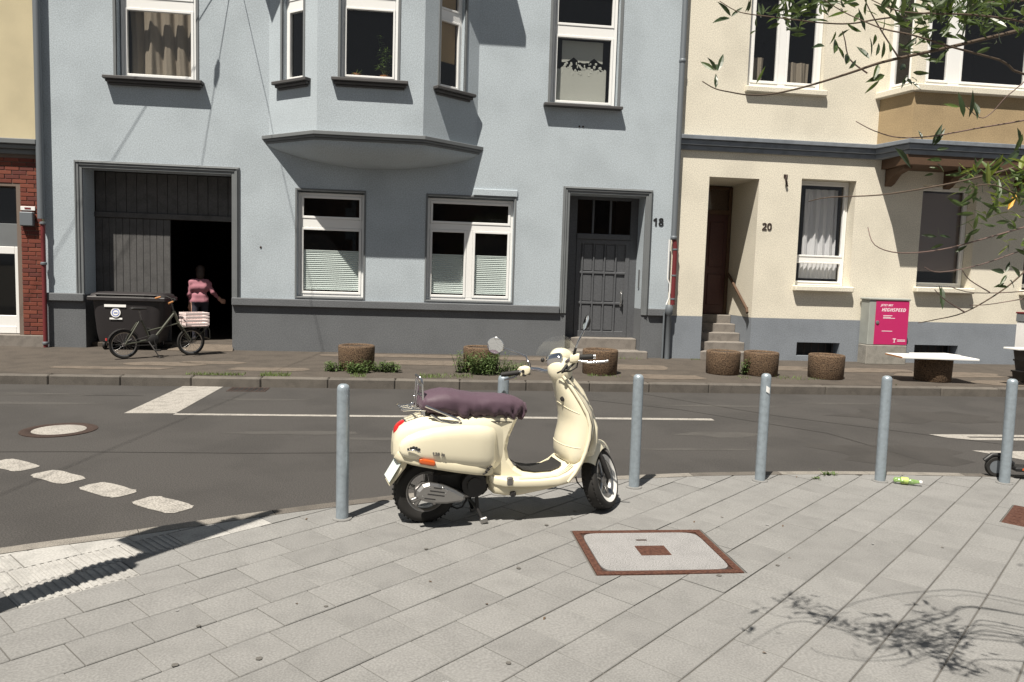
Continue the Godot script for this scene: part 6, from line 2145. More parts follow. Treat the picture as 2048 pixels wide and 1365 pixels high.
	var prof := [[-0.062, 0.795, 0.835, 0.07], [-0.055, 0.775, 0.855, 0.105], [-0.03, 0.755, 0.873, 0.13], [0.03, 0.738, 0.893, 0.148], [0.10, 0.728, 0.905, 0.155], [0.17, 0.720, 0.898, 0.155], [0.24, 0.715, 0.882, 0.152], [0.32, 0.708, 0.868, 0.148], [0.40, 0.702, 0.865, 0.143], [0.48, 0.697, 0.862, 0.136], [0.55, 0.692, 0.855, 0.126], [0.61, 0.69, 0.84, 0.11], [0.65, 0.692, 0.82, 0.09], [0.675, 0.705, 0.79, 0.062], [0.683, 0.725, 0.765, 0.03]]
	for i in 57:
		var f := i / 56.0 * (prof.size() - 1)
		var k := mini(int(f), prof.size() - 2)
		var u := f - k
		var q := []
		for j in 4:
			q.append(lerpf(prof[k][j], prof[k + 1][j], u))
		var ring := []
		for j in 48:
			var t := TAU * j / 48
			var cx := cos(t)
			var sy := sin(t)
			var y: float = (q[1] + q[2]) / 2 + (q[2] - q[1]) / 2 * signf(sy) * pow(absf(sy), 2.0 / 2.7)
			var z: float = -q[3] * signf(cx) * pow(absf(cx), 2.0 / 2.7)
			var low := clampf((0.83 - y) / 0.1, 0.0, 1.0)
			var d := 0.05 * low * (absf(wr.get_noise_2d(q[0] * 13.0 + z * 5.0, y * 4.0)) - 0.2) + 0.024 * low * (absf(wr.get_noise_2d(q[0] * 26.0 + y * 12.0, z * 6.0 + 9.0)) - 0.2) + 0.003 * wr.get_noise_2d(q[0] * 20.0, z * 20.0)
			d += 0.014 * low * sin((q[0] - y * 0.55) * 78.0) * smoothstep(0.48, 0.6, q[0])
			var nrm := Vector3(0, sy, -cx).normalized()
			ring.append(Vector3(q[0], y, z) + nrm * d * 1.4)
		srows.append(ring)
	se.grid(srows, true)
	se.fan(srows[0], true)
	se.fan(srows[-1])
	obj("seat_cover", se, M.seat_cloth, s)
	var el := MB.new()
	el.tube([Vector3(0.30, 0.702, 0.138), Vector3(0.44, 0.692, 0.13), Vector3(0.56, 0.684, 0.115)], 0.004, 6)
	obj("cover_cord", el, M.engine_black, s)
	# rear rack and grab rail
	var rk := MB.new()
	for zz in [0.085, -0.085]:
		rk.tube([Vector3(-0.035, 0.72, zz), Vector3(-0.045, 0.80, zz), Vector3(-0.055, 0.95, zz), Vector3(-0.06, 0.975, zz * 0.93), Vector3(-0.07, 0.988, zz * 0.75)], 0.0085, 8)
	rk.tube([Vector3(-0.07, 0.988, 0.064), Vector3(-0.07, 0.988, -0.064)], 0.0085, 8)
	rk.tube([Vector3(-0.055, 0.93, 0.08), Vector3(-0.055, 0.93, -0.08)], 0.006, 8)
	rk.tube([Vector3(-0.05, 0.86, 0.08), Vector3(-0.05, 0.86, -0.08)], 0.006, 8)
	rk.tube([Vector3(-0.085, 0.79, 0.03), Vector3(-0.075, 0.97, 0.03)], 0.005, 8)
	rk.tube([Vector3(-0.085, 0.79, -0.03), Vector3(-0.075, 0.97, -0.03)], 0.005, 8)
	for zz in [0.09, 0.03, -0.03, -0.09]:
		rk.tube([Vector3(-0.03, 0.775, zz), Vector3(-0.11, 0.782, zz), Vector3(-0.175, 0.776, zz * 0.9), Vector3(-0.188, 0.79, zz * 0.85)], 0.0065, 8)
	rk.tube([Vector3(-0.185, 0.782, 0.08), Vector3(-0.185, 0.782, -0.08)], 0.0065, 8)
	rk.tube([Vector3(-0.11, 0.782, 0.09), Vector3(-0.11, 0.782, -0.09)], 0.0065, 8)
	rk.tube([Vector3(-0.04, 0.775, 0.05), Vector3(-0.05, 0.72, 0.05), Vector3(-0.04, 0.70, 0.05)], 0.008, 8)
	rk.tube([Vector3(-0.04, 0.775, -0.05), Vector3(-0.05, 0.72, -0.05), Vector3(-0.04, 0.70, -0.05)], 0.008, 8)
	rk.ball(Vector3(-0.12, 0.815, 0.085), Vector3(0.014, 0.018, 0.014))
	rk.ball(Vector3(-0.10, 0.865, 0.06), Vector3(0.009, 0.009, 0.009))
	obj("rear_rack", rk, M.chrome, s)
	for sg in [1.0, -1.0]:
		var gr := MB.new()
		gr.tube([Vector3(-0.045, 0.815, 0.15 * sg), Vector3(0.03, 0.785, 0.172 * sg), Vector3(0.165, 0.728, 0.178 * sg), Vector3(0.182, 0.716, 0.174 * sg), Vector3(0.172, 0.70, 0.168 * sg), Vector3(0.13, 0.696, 0.165 * sg), Vector3(0.06, 0.715, 0.16 * sg), Vector3(-0.01, 0.757, 0.15 * sg)], 0.0085, 8)
		obj("grab_rail", gr, M.chrome, s)

func bicycle() -> void:
	var b := thing("bicycle", "olive small wheeled bicycle with a pale front crate leaning by the gate", "bicycle", Vector3(-4.8048, 0.136, 1.4642), deg_to_rad(38.03))
	var r := 0.235
	for q in [[0.0, "rear"], [1.065, "front"]]:
		var w := part("wheel", b, Vector3(q[0], r, 0))
		var ax := Transform3D(Basis(Vector3.RIGHT, PI / 2), Vector3.ZERO)
		var ty := MB.new()
		ty.lathe([Vector2(r - 0.045, -0.012), Vector2(r - 0.03, -0.024), Vector2(r - 0.01, -0.022), Vector2(r, 0.0), Vector2(r - 0.01, 0.022), Vector2(r - 0.03, 0.024), Vector2(r - 0.045, 0.012)], ax, 40)
		obj("tyre", ty, M.black_rubber, w)
		var rm := MB.new()
		rm.lathe([Vector2(r - 0.043, -0.013), Vector2(r - 0.055, -0.01), Vector2(r - 0.055, 0.01), Vector2(r - 0.043, 0.013)], ax, 40)
		obj("rim", rm, M.alu, w)
		var sp := MB.new()
		for k in 20:
			var a := TAU * k / 20
			sp.tube([Vector3(cos(a + 0.3) * 0.025, sin(a + 0.3) * 0.025, 0.03 * (1 if k % 2 == 0 else -1)), Vector3(cos(a) * (r - 0.05), sin(a) * (r - 0.05), 0)], 0.0016, 4, false)
		obj("spokes", sp, M.steel, w)
		var hb := MB.new()
		hb.tube([Vector3(0, 0, -0.05), Vector3(0, 0, 0.05)], 0.026, 12)
		obj("hub", hb, M.alu_dark, w)
	var fr := MB.new()
	fr.tube([Vector3(0.455, 0.30, 0), Vector3(0.79, 0.725, 0)], 0.021, 10)
	fr.tube([Vector3(0.40, 0.30, 0), Vector3(0.27, 0.62, 0)], 0.019, 10)
	fr.tube([Vector3(0.345, 0.435, 0), Vector3(0.86, 0.555, 0)], 0.012, 8)
	for zz in [0.06, -0.06]:
		fr.tube([Vector3(0.0, r, zz), Vector3(0.22, 0.595, zz * 0.5), Vector3(0.265, 0.6, 0)], 0.012, 8)
		fr.tube([Vector3(0.0, r, zz), Vector3(0.42, 0.295, zz * 0.4)], 0.012, 8)
		fr.tube([Vector3(0.855, 0.56, zz * 0.6), Vector3(0.93, 0.44, zz * 0.9), Vector3(1.065, r, zz)], 0.013, 8)
	fr.tube([Vector3(0.785, 0.755, 0), Vector3(0.865, 0.55, 0)], 0.024, 10)
	obj("frame", fr, M.bike_olive, b)
	var st := MB.new()
	st.tube([Vector3(0.785, 0.755, 0), Vector3(0.745, 0.92, 0), Vector3(0.76, 0.96, 0)], 0.014, 8)
	st.tube([Vector3(0.66, 0.93, 0.28), Vector3(0.74, 0.965, 0.2), Vector3(0.77, 0.97, 0.06), Vector3(0.77, 0.97, -0.06), Vector3(0.74, 1.0, -0.2), Vector3(0.66, 0.985, -0.28)], 0.011, 8)
	obj("handlebar", st, M.engine_black, b)
	for zz in [0.28, -0.28]:
		var g := MB.new()
		g.tube([Vector3(0.67, 0.932 if zz > 0 else 0.987, zz * 0.97), Vector3(0.59, 0.905 if zz > 0 else 0.96, zz * 1.08)], 0.016, 8)
		obj("grip", g, M.plywood, b)
	var sd := MB.new()
	sd.tube([Vector3(0.27, 0.60, 0), Vector3(0.235, 0.79, 0)], 0.013, 8)
	obj("seat_post", sd, M.alu_dark, b)
	var sa := MB.new()
	sa.loft([[Vector3(0.10, 0.81, 0), Vector3(0, 0.015, 0), Vector3(0, 0, 0.06), 2.4], [Vector3(0.14, 0.812, 0), Vector3(0, 0.024, 0), Vector3(0, 0, 0.078), 2.4], [Vector3(0.22, 0.806, 0), Vector3(0, 0.022, 0), Vector3(0, 0, 0.05), 2.4], [Vector3(0.35, 0.805, 0), Vector3(0, 0.016, 0), Vector3(0, 0, 0.02), 2.4]], 16)
	obj("saddle", sa, M.engine_black, b)
	var cr := MB.new()
	cr.lathe([Vector2(0.0, -0.006), Vector2(0.085, -0.006), Vector2(0.09, 0.0), Vector2(0.085, 0.006), Vector2(0.0, 0.006)], Transform3D(Basis(Vector3.RIGHT, PI / 2), Vector3(0.44, 0.295, 0.05)), 24)
	cr.tube([Vector3(0.44, 0.295, 0.07), Vector3(0.475, 0.13, 0.085)], 0.01, 8)
	cr.tube([Vector3(0.44, 0.295, -0.07), Vector3(0.405, 0.46, -0.085)], 0.01, 8)
	cr.obox(Transform3D(Basis(), Vector3(0.475, 0.125, 0.13)), Vector3(0.09, 0.022, 0.08), 0.006)
	cr.obox(Transform3D(Basis(), Vector3(0.405, 0.465, -0.13)), Vector3(0.09, 0.022, 0.08), 0.006)
	cr.tube([Vector3(0.44, 0.38, 0.05), Vector3(0.0, 0.26, 0.05)], 0.006, 6)
	cr.tube([Vector3(0.44, 0.21, 0.05), Vector3(0.0, 0.21, 0.05)], 0.006, 6)
	obj("crank", cr, M.engine_black, b)
	var rk := MB.new()
	for zz in [0.11, -0.11]:
		rk.tube([Vector3(0.9, 0.49, zz), Vector3(1.31, 0.485, zz), Vector3(1.34, 0.44, zz), Vector3(1.345, 0.29, zz)], 0.008, 6)
		rk.tube([Vector3(1.30, 0.485, zz), Vector3(1.08, 0.26, zz * 0.6)], 0.007, 6)
	rk.tube([Vector3(1.345, 0.29, 0.11), Vector3(1.345, 0.29, -0.11)], 0.008, 6)
	rk.tube([Vector3(0.9, 0.49, 0.11), Vector3(0.83, 0.60, 0.0), Vector3(0.9, 0.49, -0.11)], 0.008, 6)
	obj("front_rack", rk, M.bike_olive, b)
	var mg := MB.new()
	var gr := []
	for k in 11:
		var a := deg_to_rad(30.0 + k * 14.0)
		var row := []
		for j in 5:
			row.append(Vector3(cos(a) * (r + 0.018), r + sin(a) * (r + 0.018), (j / 2.0 - 1.0) * 0.028))
		gr.append(row)
	mg.grid(gr)
	obj("mudguard", mg, M.engine_black, b)
	var ks := MB.new()
	ks.tube([Vector3(0.36, 0.27, 0.05), Vector3(0.50, 0.0, 0.16)], 0.009, 6)
	obj("kickstand", ks, M.alu_dark, b)
	obj("rear_reflector", box_of(Vector3(-0.27, 0.30, -0.03), Vector3(-0.255, 0.34, 0.03), 0.004), M.tail_red, b)
	# crate carried on the rack
	var c := thing("plastic_crate", "pale pink slatted plastic crate on the bicycle's front rack", "crate", b.transform * Vector3(1.125, 0.50, 0), deg_to_rad(38.03))
	obj("floor", box_of(Vector3(-0.19, 0.0, -0.14), Vector3(0.19, 0.012, 0.14)), M.crate_pink, c)
	for y in [0.02, 0.078, 0.136, 0.194]:
		var m := MB.new()
		m.cbox(Vector3(-0.2, y, 0.138), Vector3(0.2, y + 0.042, 0.15), 0.003)
		m.cbox(Vector3(-0.2, y, -0.15), Vector3(0.2, y + 0.042, -0.138), 0.003)
		m.cbox(Vector3(-0.2, y, -0.138), Vector3(-0.188, y + 0.042, 0.138), 0.003)
		m.cbox(Vector3(0.188, y, -0.138), Vector3(0.2, y + 0.042, 0.138), 0.003)
		obj("slat", m, M.crate_pink, c)
	for q in [[-0.185, 0.135], [0.175, 0.135], [-0.185, -0.145], [0.175, -0.145]]:
		obj("corner_post", box_of(Vector3(q[0], 0.0, q[1] + 0.003), Vector3(q[0] + 0.01, 0.236, q[1] + 0.008)), M.crate_pink, c)

func capsule_net(bones: Array, cell: float, blend: float, paint: Callable) -> MB:
	# smooth union of tapered capsules meshed as surface nets
	var lo := Vector3.ONE * 1e9
	var hi := -lo
	for b in bones:
		for k in 2:
			var r: float = b[2 + k] + blend
			lo = lo.min(b[k] - Vector3.ONE * r)
			hi = hi.max(b[k] + Vector3.ONE * r)
	lo -= Vector3.ONE * cell * 2
	var nx := int((hi.x - lo.x) / cell) + 4
	var ny := int((hi.y - lo.y) / cell) + 4
	var nz := int((hi.z - lo.z) / cell) + 4
	var f := PackedFloat32Array()
	f.resize(nx * ny * nz)
	f.fill(1e3)
	for b in bones:
		var a: Vector3 = b[0]
		var e: Vector3 = b[1]
		var m: float = maxf(b[2], b[3]) + blend * 1.5 + cell * 2
		var l0 := ((a.min(e) - Vector3.ONE * m) - lo) / cell
		var l1 := ((a.max(e) + Vector3.ONE * m) - lo) / cell
		var ab := e - a
		var ll := maxf(ab.length_squared(), 1e-9)
		for k in range(maxi(0, int(l0.z)), mini(nz, int(l1.z) + 1)):
			for j in range(maxi(0, int(l0.y)), mini(ny, int(l1.y) + 1)):
				for i in range(maxi(0, int(l0.x)), mini(nx, int(l1.x) + 1)):
					var p := lo + Vector3(i, j, k) * cell
					var t := clampf((p - a).dot(ab) / ll, 0.0, 1.0)
					var d: float = (p - a - ab * t).length() - lerpf(b[2], b[3], t)
					var q := i + nx * (j + ny * k)
					var o := f[q]
					var h := maxf(blend - absf(o - d), 0.0) / blend
					f[q] = minf(o, d) - h * h * blend * 0.25
	var mb := MB.new()
	var idx := {}
	var offs := [0, 1, nx, nx + 1, nx * ny, nx * ny + 1, nx * ny + nx, nx * ny + nx + 1]
	for k in nz - 1:
		for j in ny - 1:
			for i in nx - 1:
				var q := i + nx * (j + ny * k)
				var s := 0
				for c in 8:
					if f[q + offs[c]] < 0.0:
						s += 1
				if s == 0 or s == 8:
					continue
				var acc := Vector3()
				var cnt := 0
				for ed in [[0, 1], [2, 3], [4, 5], [6, 7], [0, 2], [1, 3], [4, 6], [5, 7], [0, 4], [1, 5], [2, 6], [3, 7]]:
					var fa := f[q + offs[ed[0]]]
					var fb := f[q + offs[ed[1]]]
					if (fa < 0.0) != (fb < 0.0):
						var t := fa / (fa - fb)
						var pa := Vector3(ed[0] & 1, (ed[0] >> 1) & 1, ed[0] >> 2)
						var pb := Vector3(ed[1] & 1, (ed[1] >> 1) & 1, ed[1] >> 2)
						acc += pa.lerp(pb, t)
						cnt += 1
				var pos := lo + (Vector3(i, j, k) + acc / cnt) * cell
				var g := Vector3(f[q + 1] - f[q] + f[q + offs[7]] - f[q + offs[6]], f[q + nx] - f[q] + f[q + offs[7]] - f[q + offs[5]], f[q + nx * ny] - f[q] + f[q + offs[7]] - f[q + offs[3]])
				idx[q] = mb.v.size()
				if pos.y > 0.78 and pos.y < 1.25:
					pos += g.normalized() * (0.007 * sin(pos.y * 46.0 + pos.x * 25.0 + 2.0 * sin(pos.x * 19.0)) + 0.005 * sin(pos.x * 60.0 - pos.y * 31.0))
				mb.v.append(pos)
				mb.n.append(g.normalized())
				mb.c.append(paint.call(pos))
	var nxy := nx * ny
	for q in idx:
		for ax in 3:
			var st: int = [1, nx, nxy][ax]
			var u: int = [nx, nxy, 1][ax]
			var w: int = [nxy, 1, nx][ax]
			if (f[q] < 0.0) == (f[q + st] < 0.0):
				continue
			if not (idx.has(q - u) and idx.has(q - w) and idx.has(q - u - w)):
				continue
			var a: int = idx[q]
			var b2: int = idx[q - u]
			var c2: int = idx[q - u - w]
			var d2: int = idx[q - w]
			if f[q] < 0.0:
				mb.ix.append_array([a, c2, b2, a, d2, c2])
			else:
				mb.ix.append_array([a, b2, c2, a, c2, d2])
	return mb

func person() -> void:
	# seen from behind, stepping into the passage, one arm held out to the leaf
	var t := thing("person", "person in a pink jumper and dark trousers stepping into the dark gateway", "person", Vector3(-4.29, 0.236, -0.84), deg_to_rad(12))
	var B := []
	var V := func(x: float, y: float, z: float) -> Vector3: return Vector3(x, y, z)
	var hip := 0.80
	B.append([Vector3(-0.085, hip, 0.0), Vector3(-0.10, 0.43, 0.05), 0.085, 0.058])
	B.append([Vector3(-0.10, 0.43, 0.05), Vector3(-0.105, 0.08, 0.02), 0.055, 0.038])
	B.append([Vector3(0.085, hip, 0.0), Vector3(0.095, 0.43, -0.06), 0.085, 0.058])
	B.append([Vector3(0.095, 0.43, -0.06), Vector3(0.10, 0.08, -0.12), 0.055, 0.038])
	B.append([Vector3(-0.105, 0.04, 0.04), Vector3(-0.11, 0.03, -0.13), 0.04, 0.03])
	B.append([Vector3(0.10, 0.04, -0.10), Vector3(0.11, 0.03, -0.27), 0.04, 0.03])
	B.append([Vector3(-0.07, hip + 0.02, 0.01), Vector3(0.07, hip + 0.02, 0.01), 0.105, 0.105])
	B.append([Vector3(-0.05, 0.92, 0.0), Vector3(0.05, 0.92, 0.0), 0.105, 0.105])
	B.append([Vector3(-0.08, 1.10, 0.01), Vector3(0.08, 1.10, 0.01), 0.105, 0.105])
	B.append([Vector3(-0.12, 1.20, 0.01), Vector3(0.12, 1.20, 0.01), 0.075, 0.075])
	B.append([Vector3(0, 1.22, 0.0), Vector3(0.01, 1.33, -0.02), 0.05, 0.045])
	B.append([Vector3(0.01, 1.39, -0.03), Vector3(0.012, 1.46, -0.035), 0.075, 0.082])
	B.append([Vector3(0.012, 1.36, -0.08), Vector3(0.012, 1.39, -0.09), 0.045, 0.05])
	# arms: left hanging, right held out and slightly down
	B.append([Vector3(-0.165, 1.20, 0.01), Vector3(-0.20, 0.96, 0.03), 0.052, 0.042])
	B.append([Vector3(-0.20, 0.96, 0.03), Vector3(-0.18, 0.75, -0.03), 0.04, 0.03])
	B.append([Vector3(0.165, 1.20, 0.01), Vector3(0.25, 1.0, 0.02), 0.052, 0.043])
	B.append([Vector3(0.25, 1.0, 0.02), Vector3(0.37, 0.86, -0.06), 0.04, 0.029])
	# hands
	for h in [[Vector3(-0.18, 0.75, -0.03), Vector3(0.05, -1, -0.1)], [Vector3(0.37, 0.86, -0.06), Vector3(0.75, -0.45, -0.35)]]:
		var o: Vector3 = h[0]
		var d: Vector3 = h[1].normalized()
		var sd := d.cross(Vector3(0.2, 0.3, 1)).normalized()
		var palm := o + d * 0.075
		B.append([o, palm, 0.026, 0.03])
		for k in 4:
			var base := palm + sd * (k - 1.5) * 0.017
			var mid := base + d * (0.04 + 0.004 * (1 if k in [1, 2] else 0))
			B.append([base, mid, 0.0095, 0.009])
			B.append([mid, mid + (d + Vector3(0, 0, -0.5)).normalized() * 0.034, 0.009, 0.0075])
		B.append([o + d * 0.03 + sd * 0.03, o + d * 0.075 + sd * 0.052, 0.0105, 0.009])
	var paint := func(p: Vector3) -> Color:
		if p.y < 0.075:
			return Color(0.02, 0.018, 0.018)
		if p.y < 0.80 and p.x > -0.15 and p.x < 0.3:
			return Color(0.028, 0.03, 0.045)
		if p.y > 1.29 or (p.x > 0.36) or (p.x < -0.14 and p.y < 0.79):
			return Color(0.50, 0.29, 0.21)
		return Color(0.36, 0.15, 0.185)
	obj("body", capsule_net(B, 0.014, 0.035, paint), M.person, t)
	t.scale = Vector3.ONE * 0.93
	var hr := MB.new()
	hr.ball(Vector3(0.012, 1.455, -0.018), Vector3(0.093, 0.105, 0.095), Basis(), 20, 14)
	hr.ball(Vector3(0.012, 1.365, 0.025), Vector3(0.085, 0.12, 0.06), Basis(), 18, 12)
	obj("hair", hr, M.hair, t)

func leaf_mesh(l: float, w: float, bend: float) -> ArrayMesh:
	var m := MB.new()
	leaf_shape(m, Vector3.ZERO, Vector3(0, 1, 0), Vector3(0, 0, 1), l, w, bend)
	return m.mesh()

func tree() -> void:
	var base := Vector3(3.35, -0.005, 12.45)
	var t := thing("street_tree", "slender street tree whose leafy twigs hang in at the upper right", "tree", base)
	var tk := MB.new()
	tk.tube([Vector3(0, -0.05, 0), Vector3(0.02, 0.5, 0.01), Vector3(-0.02, 1.4, 0.0), Vector3(-0.06, 2.3, 0.02), Vector3(-0.05, 3.4, 0.05), Vector3(0.02, 4.6, 0.0)], [0.09, 0.075, 0.065, 0.055, 0.042, 0.02], 14)
	obj("trunk", tk, M.bark, t)
	var L := [leaf_mesh(0.085, 0.019, 0.12), leaf_mesh(0.07, 0.017, 0.25), leaf_mesh(0.10, 0.021, -0.1), leaf_mesh(0.055, 0.014, 0.2)]
	var mats := [M.leaf_dark, M.leaf_green, M.leaf_green, M.leaf_light]
	rng.seed = 404
	# each branch: radius at the trunk end, whether it starts at the trunk, points from the tree's foot
	var br := [
		[0.0085, true, [[-1.202, 2.617, -0.787], [-1.376, 2.550, -0.736], [-1.585, 2.480, -0.667], [-1.759, 2.424, -0.614], [-1.866, 2.394, -0.601], [-1.943, 2.377, -0.635], [-2.003, 2.359, -0.699], [-2.069, 2.341, -0.764], [-2.137, 2.323, -0.798], [-2.229, 2.299, -0.787], [-2.320, 2.279, -0.734], [-2.416, 2.267, -0.665], [-2.485, 2.261, -0.613], [-2.530, 2.277, -0.602]]],
		[0.005, true, [[-1.095, 2.745, -0.916], [-1.341, 2.712, -0.949], [-1.581, 2.656, -0.935], [-1.802, 2.601, -0.881], [-1.950, 2.553, -0.812], [-2.084, 2.531, -0.762], [-2.226, 2.533, -0.752], [-2.312, 2.551, -0.789], [-2.337, 2.583, -0.854], [-2.367, 2.633, -0.918]]],
		[0.005, true, [[-1.370, 2.370, -0.616], [-1.603, 2.384, -0.549], [-1.804, 2.399, -0.506], [-1.918, 2.423, -0.507], [-1.986, 2.451, -0.552], [-2.012, 2.493, -0.619], [-2.047, 2.538, -0.678], [-2.122, 2.586, -0.700]]],
		[0.006, true, [[-1.415, 2.463, -0.522], [-1.602, 2.471, -0.467], [-1.773, 2.474, -0.451], [-1.909, 2.479, -0.481], [-1.963, 2.506, -0.544], [-2.006, 2.558, -0.610]]],
		[0.003, false, [[-1.782, 2.445, -0.787], [-1.880, 2.507, -0.736], [-1.970, 2.547, -0.667], [-2.028, 2.570, -0.614]]],
		[0.0045, true, [[-1.055, 2.333, -0.892], [-1.211, 2.291, -0.895], [-1.413, 2.246, -0.853], [-1.630, 2.195, -0.786], [-1.797, 2.170, -0.726], [-1.903, 2.181, -0.700], [-1.958, 2.213, -0.721]]],
		[0.0055, true, [[-1.211, 2.173, -0.708], [-1.412, 2.090, -0.641], [-1.613, 2.031, -0.579], [-1.801, 1.987, -0.550], [-1.953, 1.959, -0.568], [-2.085, 1.952, -0.625], [-2.118, 1.944, -0.693]]],
		[0.0045, true, [[-1.054, 1.955, -0.850], [-1.235, 1.902, -0.823], [-1.450, 1.847, -0.761], [-1.645, 1.804, -0.695], [-1.814, 1.787, -0.654], [-1.900, 1.810, -0.658], [-1.899, 1.870, -0.706]]],
		[0.0055, true, [[-1.005, 1.889, -0.916], [-1.110, 1.746, -0.949], [-1.213, 1.669, -0.935], [-1.390, 1.592, -0.881], [-1.556, 1.565, -0.812], [-1.652, 1.555, -0.762]]],
		[0.003, true, [[-1.008, 1.703, -0.892], [-1.150, 1.675, -0.895], [-1.379, 1.664, -0.853], [-1.529, 1.683, -0.786]]],
		[0.003, true, [[-0.972, 1.666, -0.927], [-1.070, 1.646, -0.983], [-1.197, 1.621, -0.999], [-1.303, 1.616, -0.969]]],
		[0.003, true, [[-1.122, 1.860, -0.787], [-1.303, 1.817, -0.736], [-1.517, 1.758, -0.667], [-1.697, 1.728, -0.614], [-1.760, 1.742, -0.601]]],
		[0.0035, true, [[-1.017, 2.526, -0.933], [-1.170, 2.426, -1.000], [-1.219, 2.350, -1.044], [-1.269, 2.328, -1.044], [-1.379, 2.368, -0.999]]],
		[0.003, false, [[-1.853, 2.407, -0.850], [-1.936, 2.441, -0.823], [-1.993, 2.482, -0.761], [-2.041, 2.486, -0.695]]],
		[0.003, false, [[-1.499, 1.597, -0.741], [-1.623, 1.639, -0.679], [-1.711, 1.671, -0.613]]],
		[0.0025, false, [[-1.342, 1.668, -0.827], [-1.453, 1.709, -0.789], [-1.535, 1.741, -0.723]]],
		[0.006, true, [[-1.331, 1.997, -0.522], [-1.531, 1.960, -0.467], [-1.663, 1.989, -0.451], [-1.704, 1.988, -0.481]]],
	]
	var ends := []
	for b in br:
		var pts := []
		for q in b[2]:
			pts.append(Vector3(q[0], q[1], q[2]))
		# carried on to the trunk
		if b[1]:
			var y := pts[0].y as float
			pts.push_front(Vector3(-0.06, maxf(0.9, y - 0.15), 0.0).lerp(pts[0], 0.55) + Vector3(0, 0.12, 0))
			pts.push_front(Vector3(-0.05, maxf(0.8, y - 0.35), 0.0))
		var sm := []
		for k in pts.size() - 1:
			for j in 4:
				sm.append(pts[k].cubic_interpolate(pts[k + 1], pts[maxi(k - 1, 0)], pts[mini(k + 2, pts.size() - 1)], j / 4.0))
		sm.append(pts[-1])
		var rad := []
		for k in sm.size():
			rad.append(lerpf(b[0], 0.0013, pow(float(k) / sm.size(), 0.7)))
		var m := MB.new()
		m.tube(sm, rad, 7)
		obj("branch", m, M.twig if b[0] < 0.005 else M.bark, t)
		ends.append(sm)
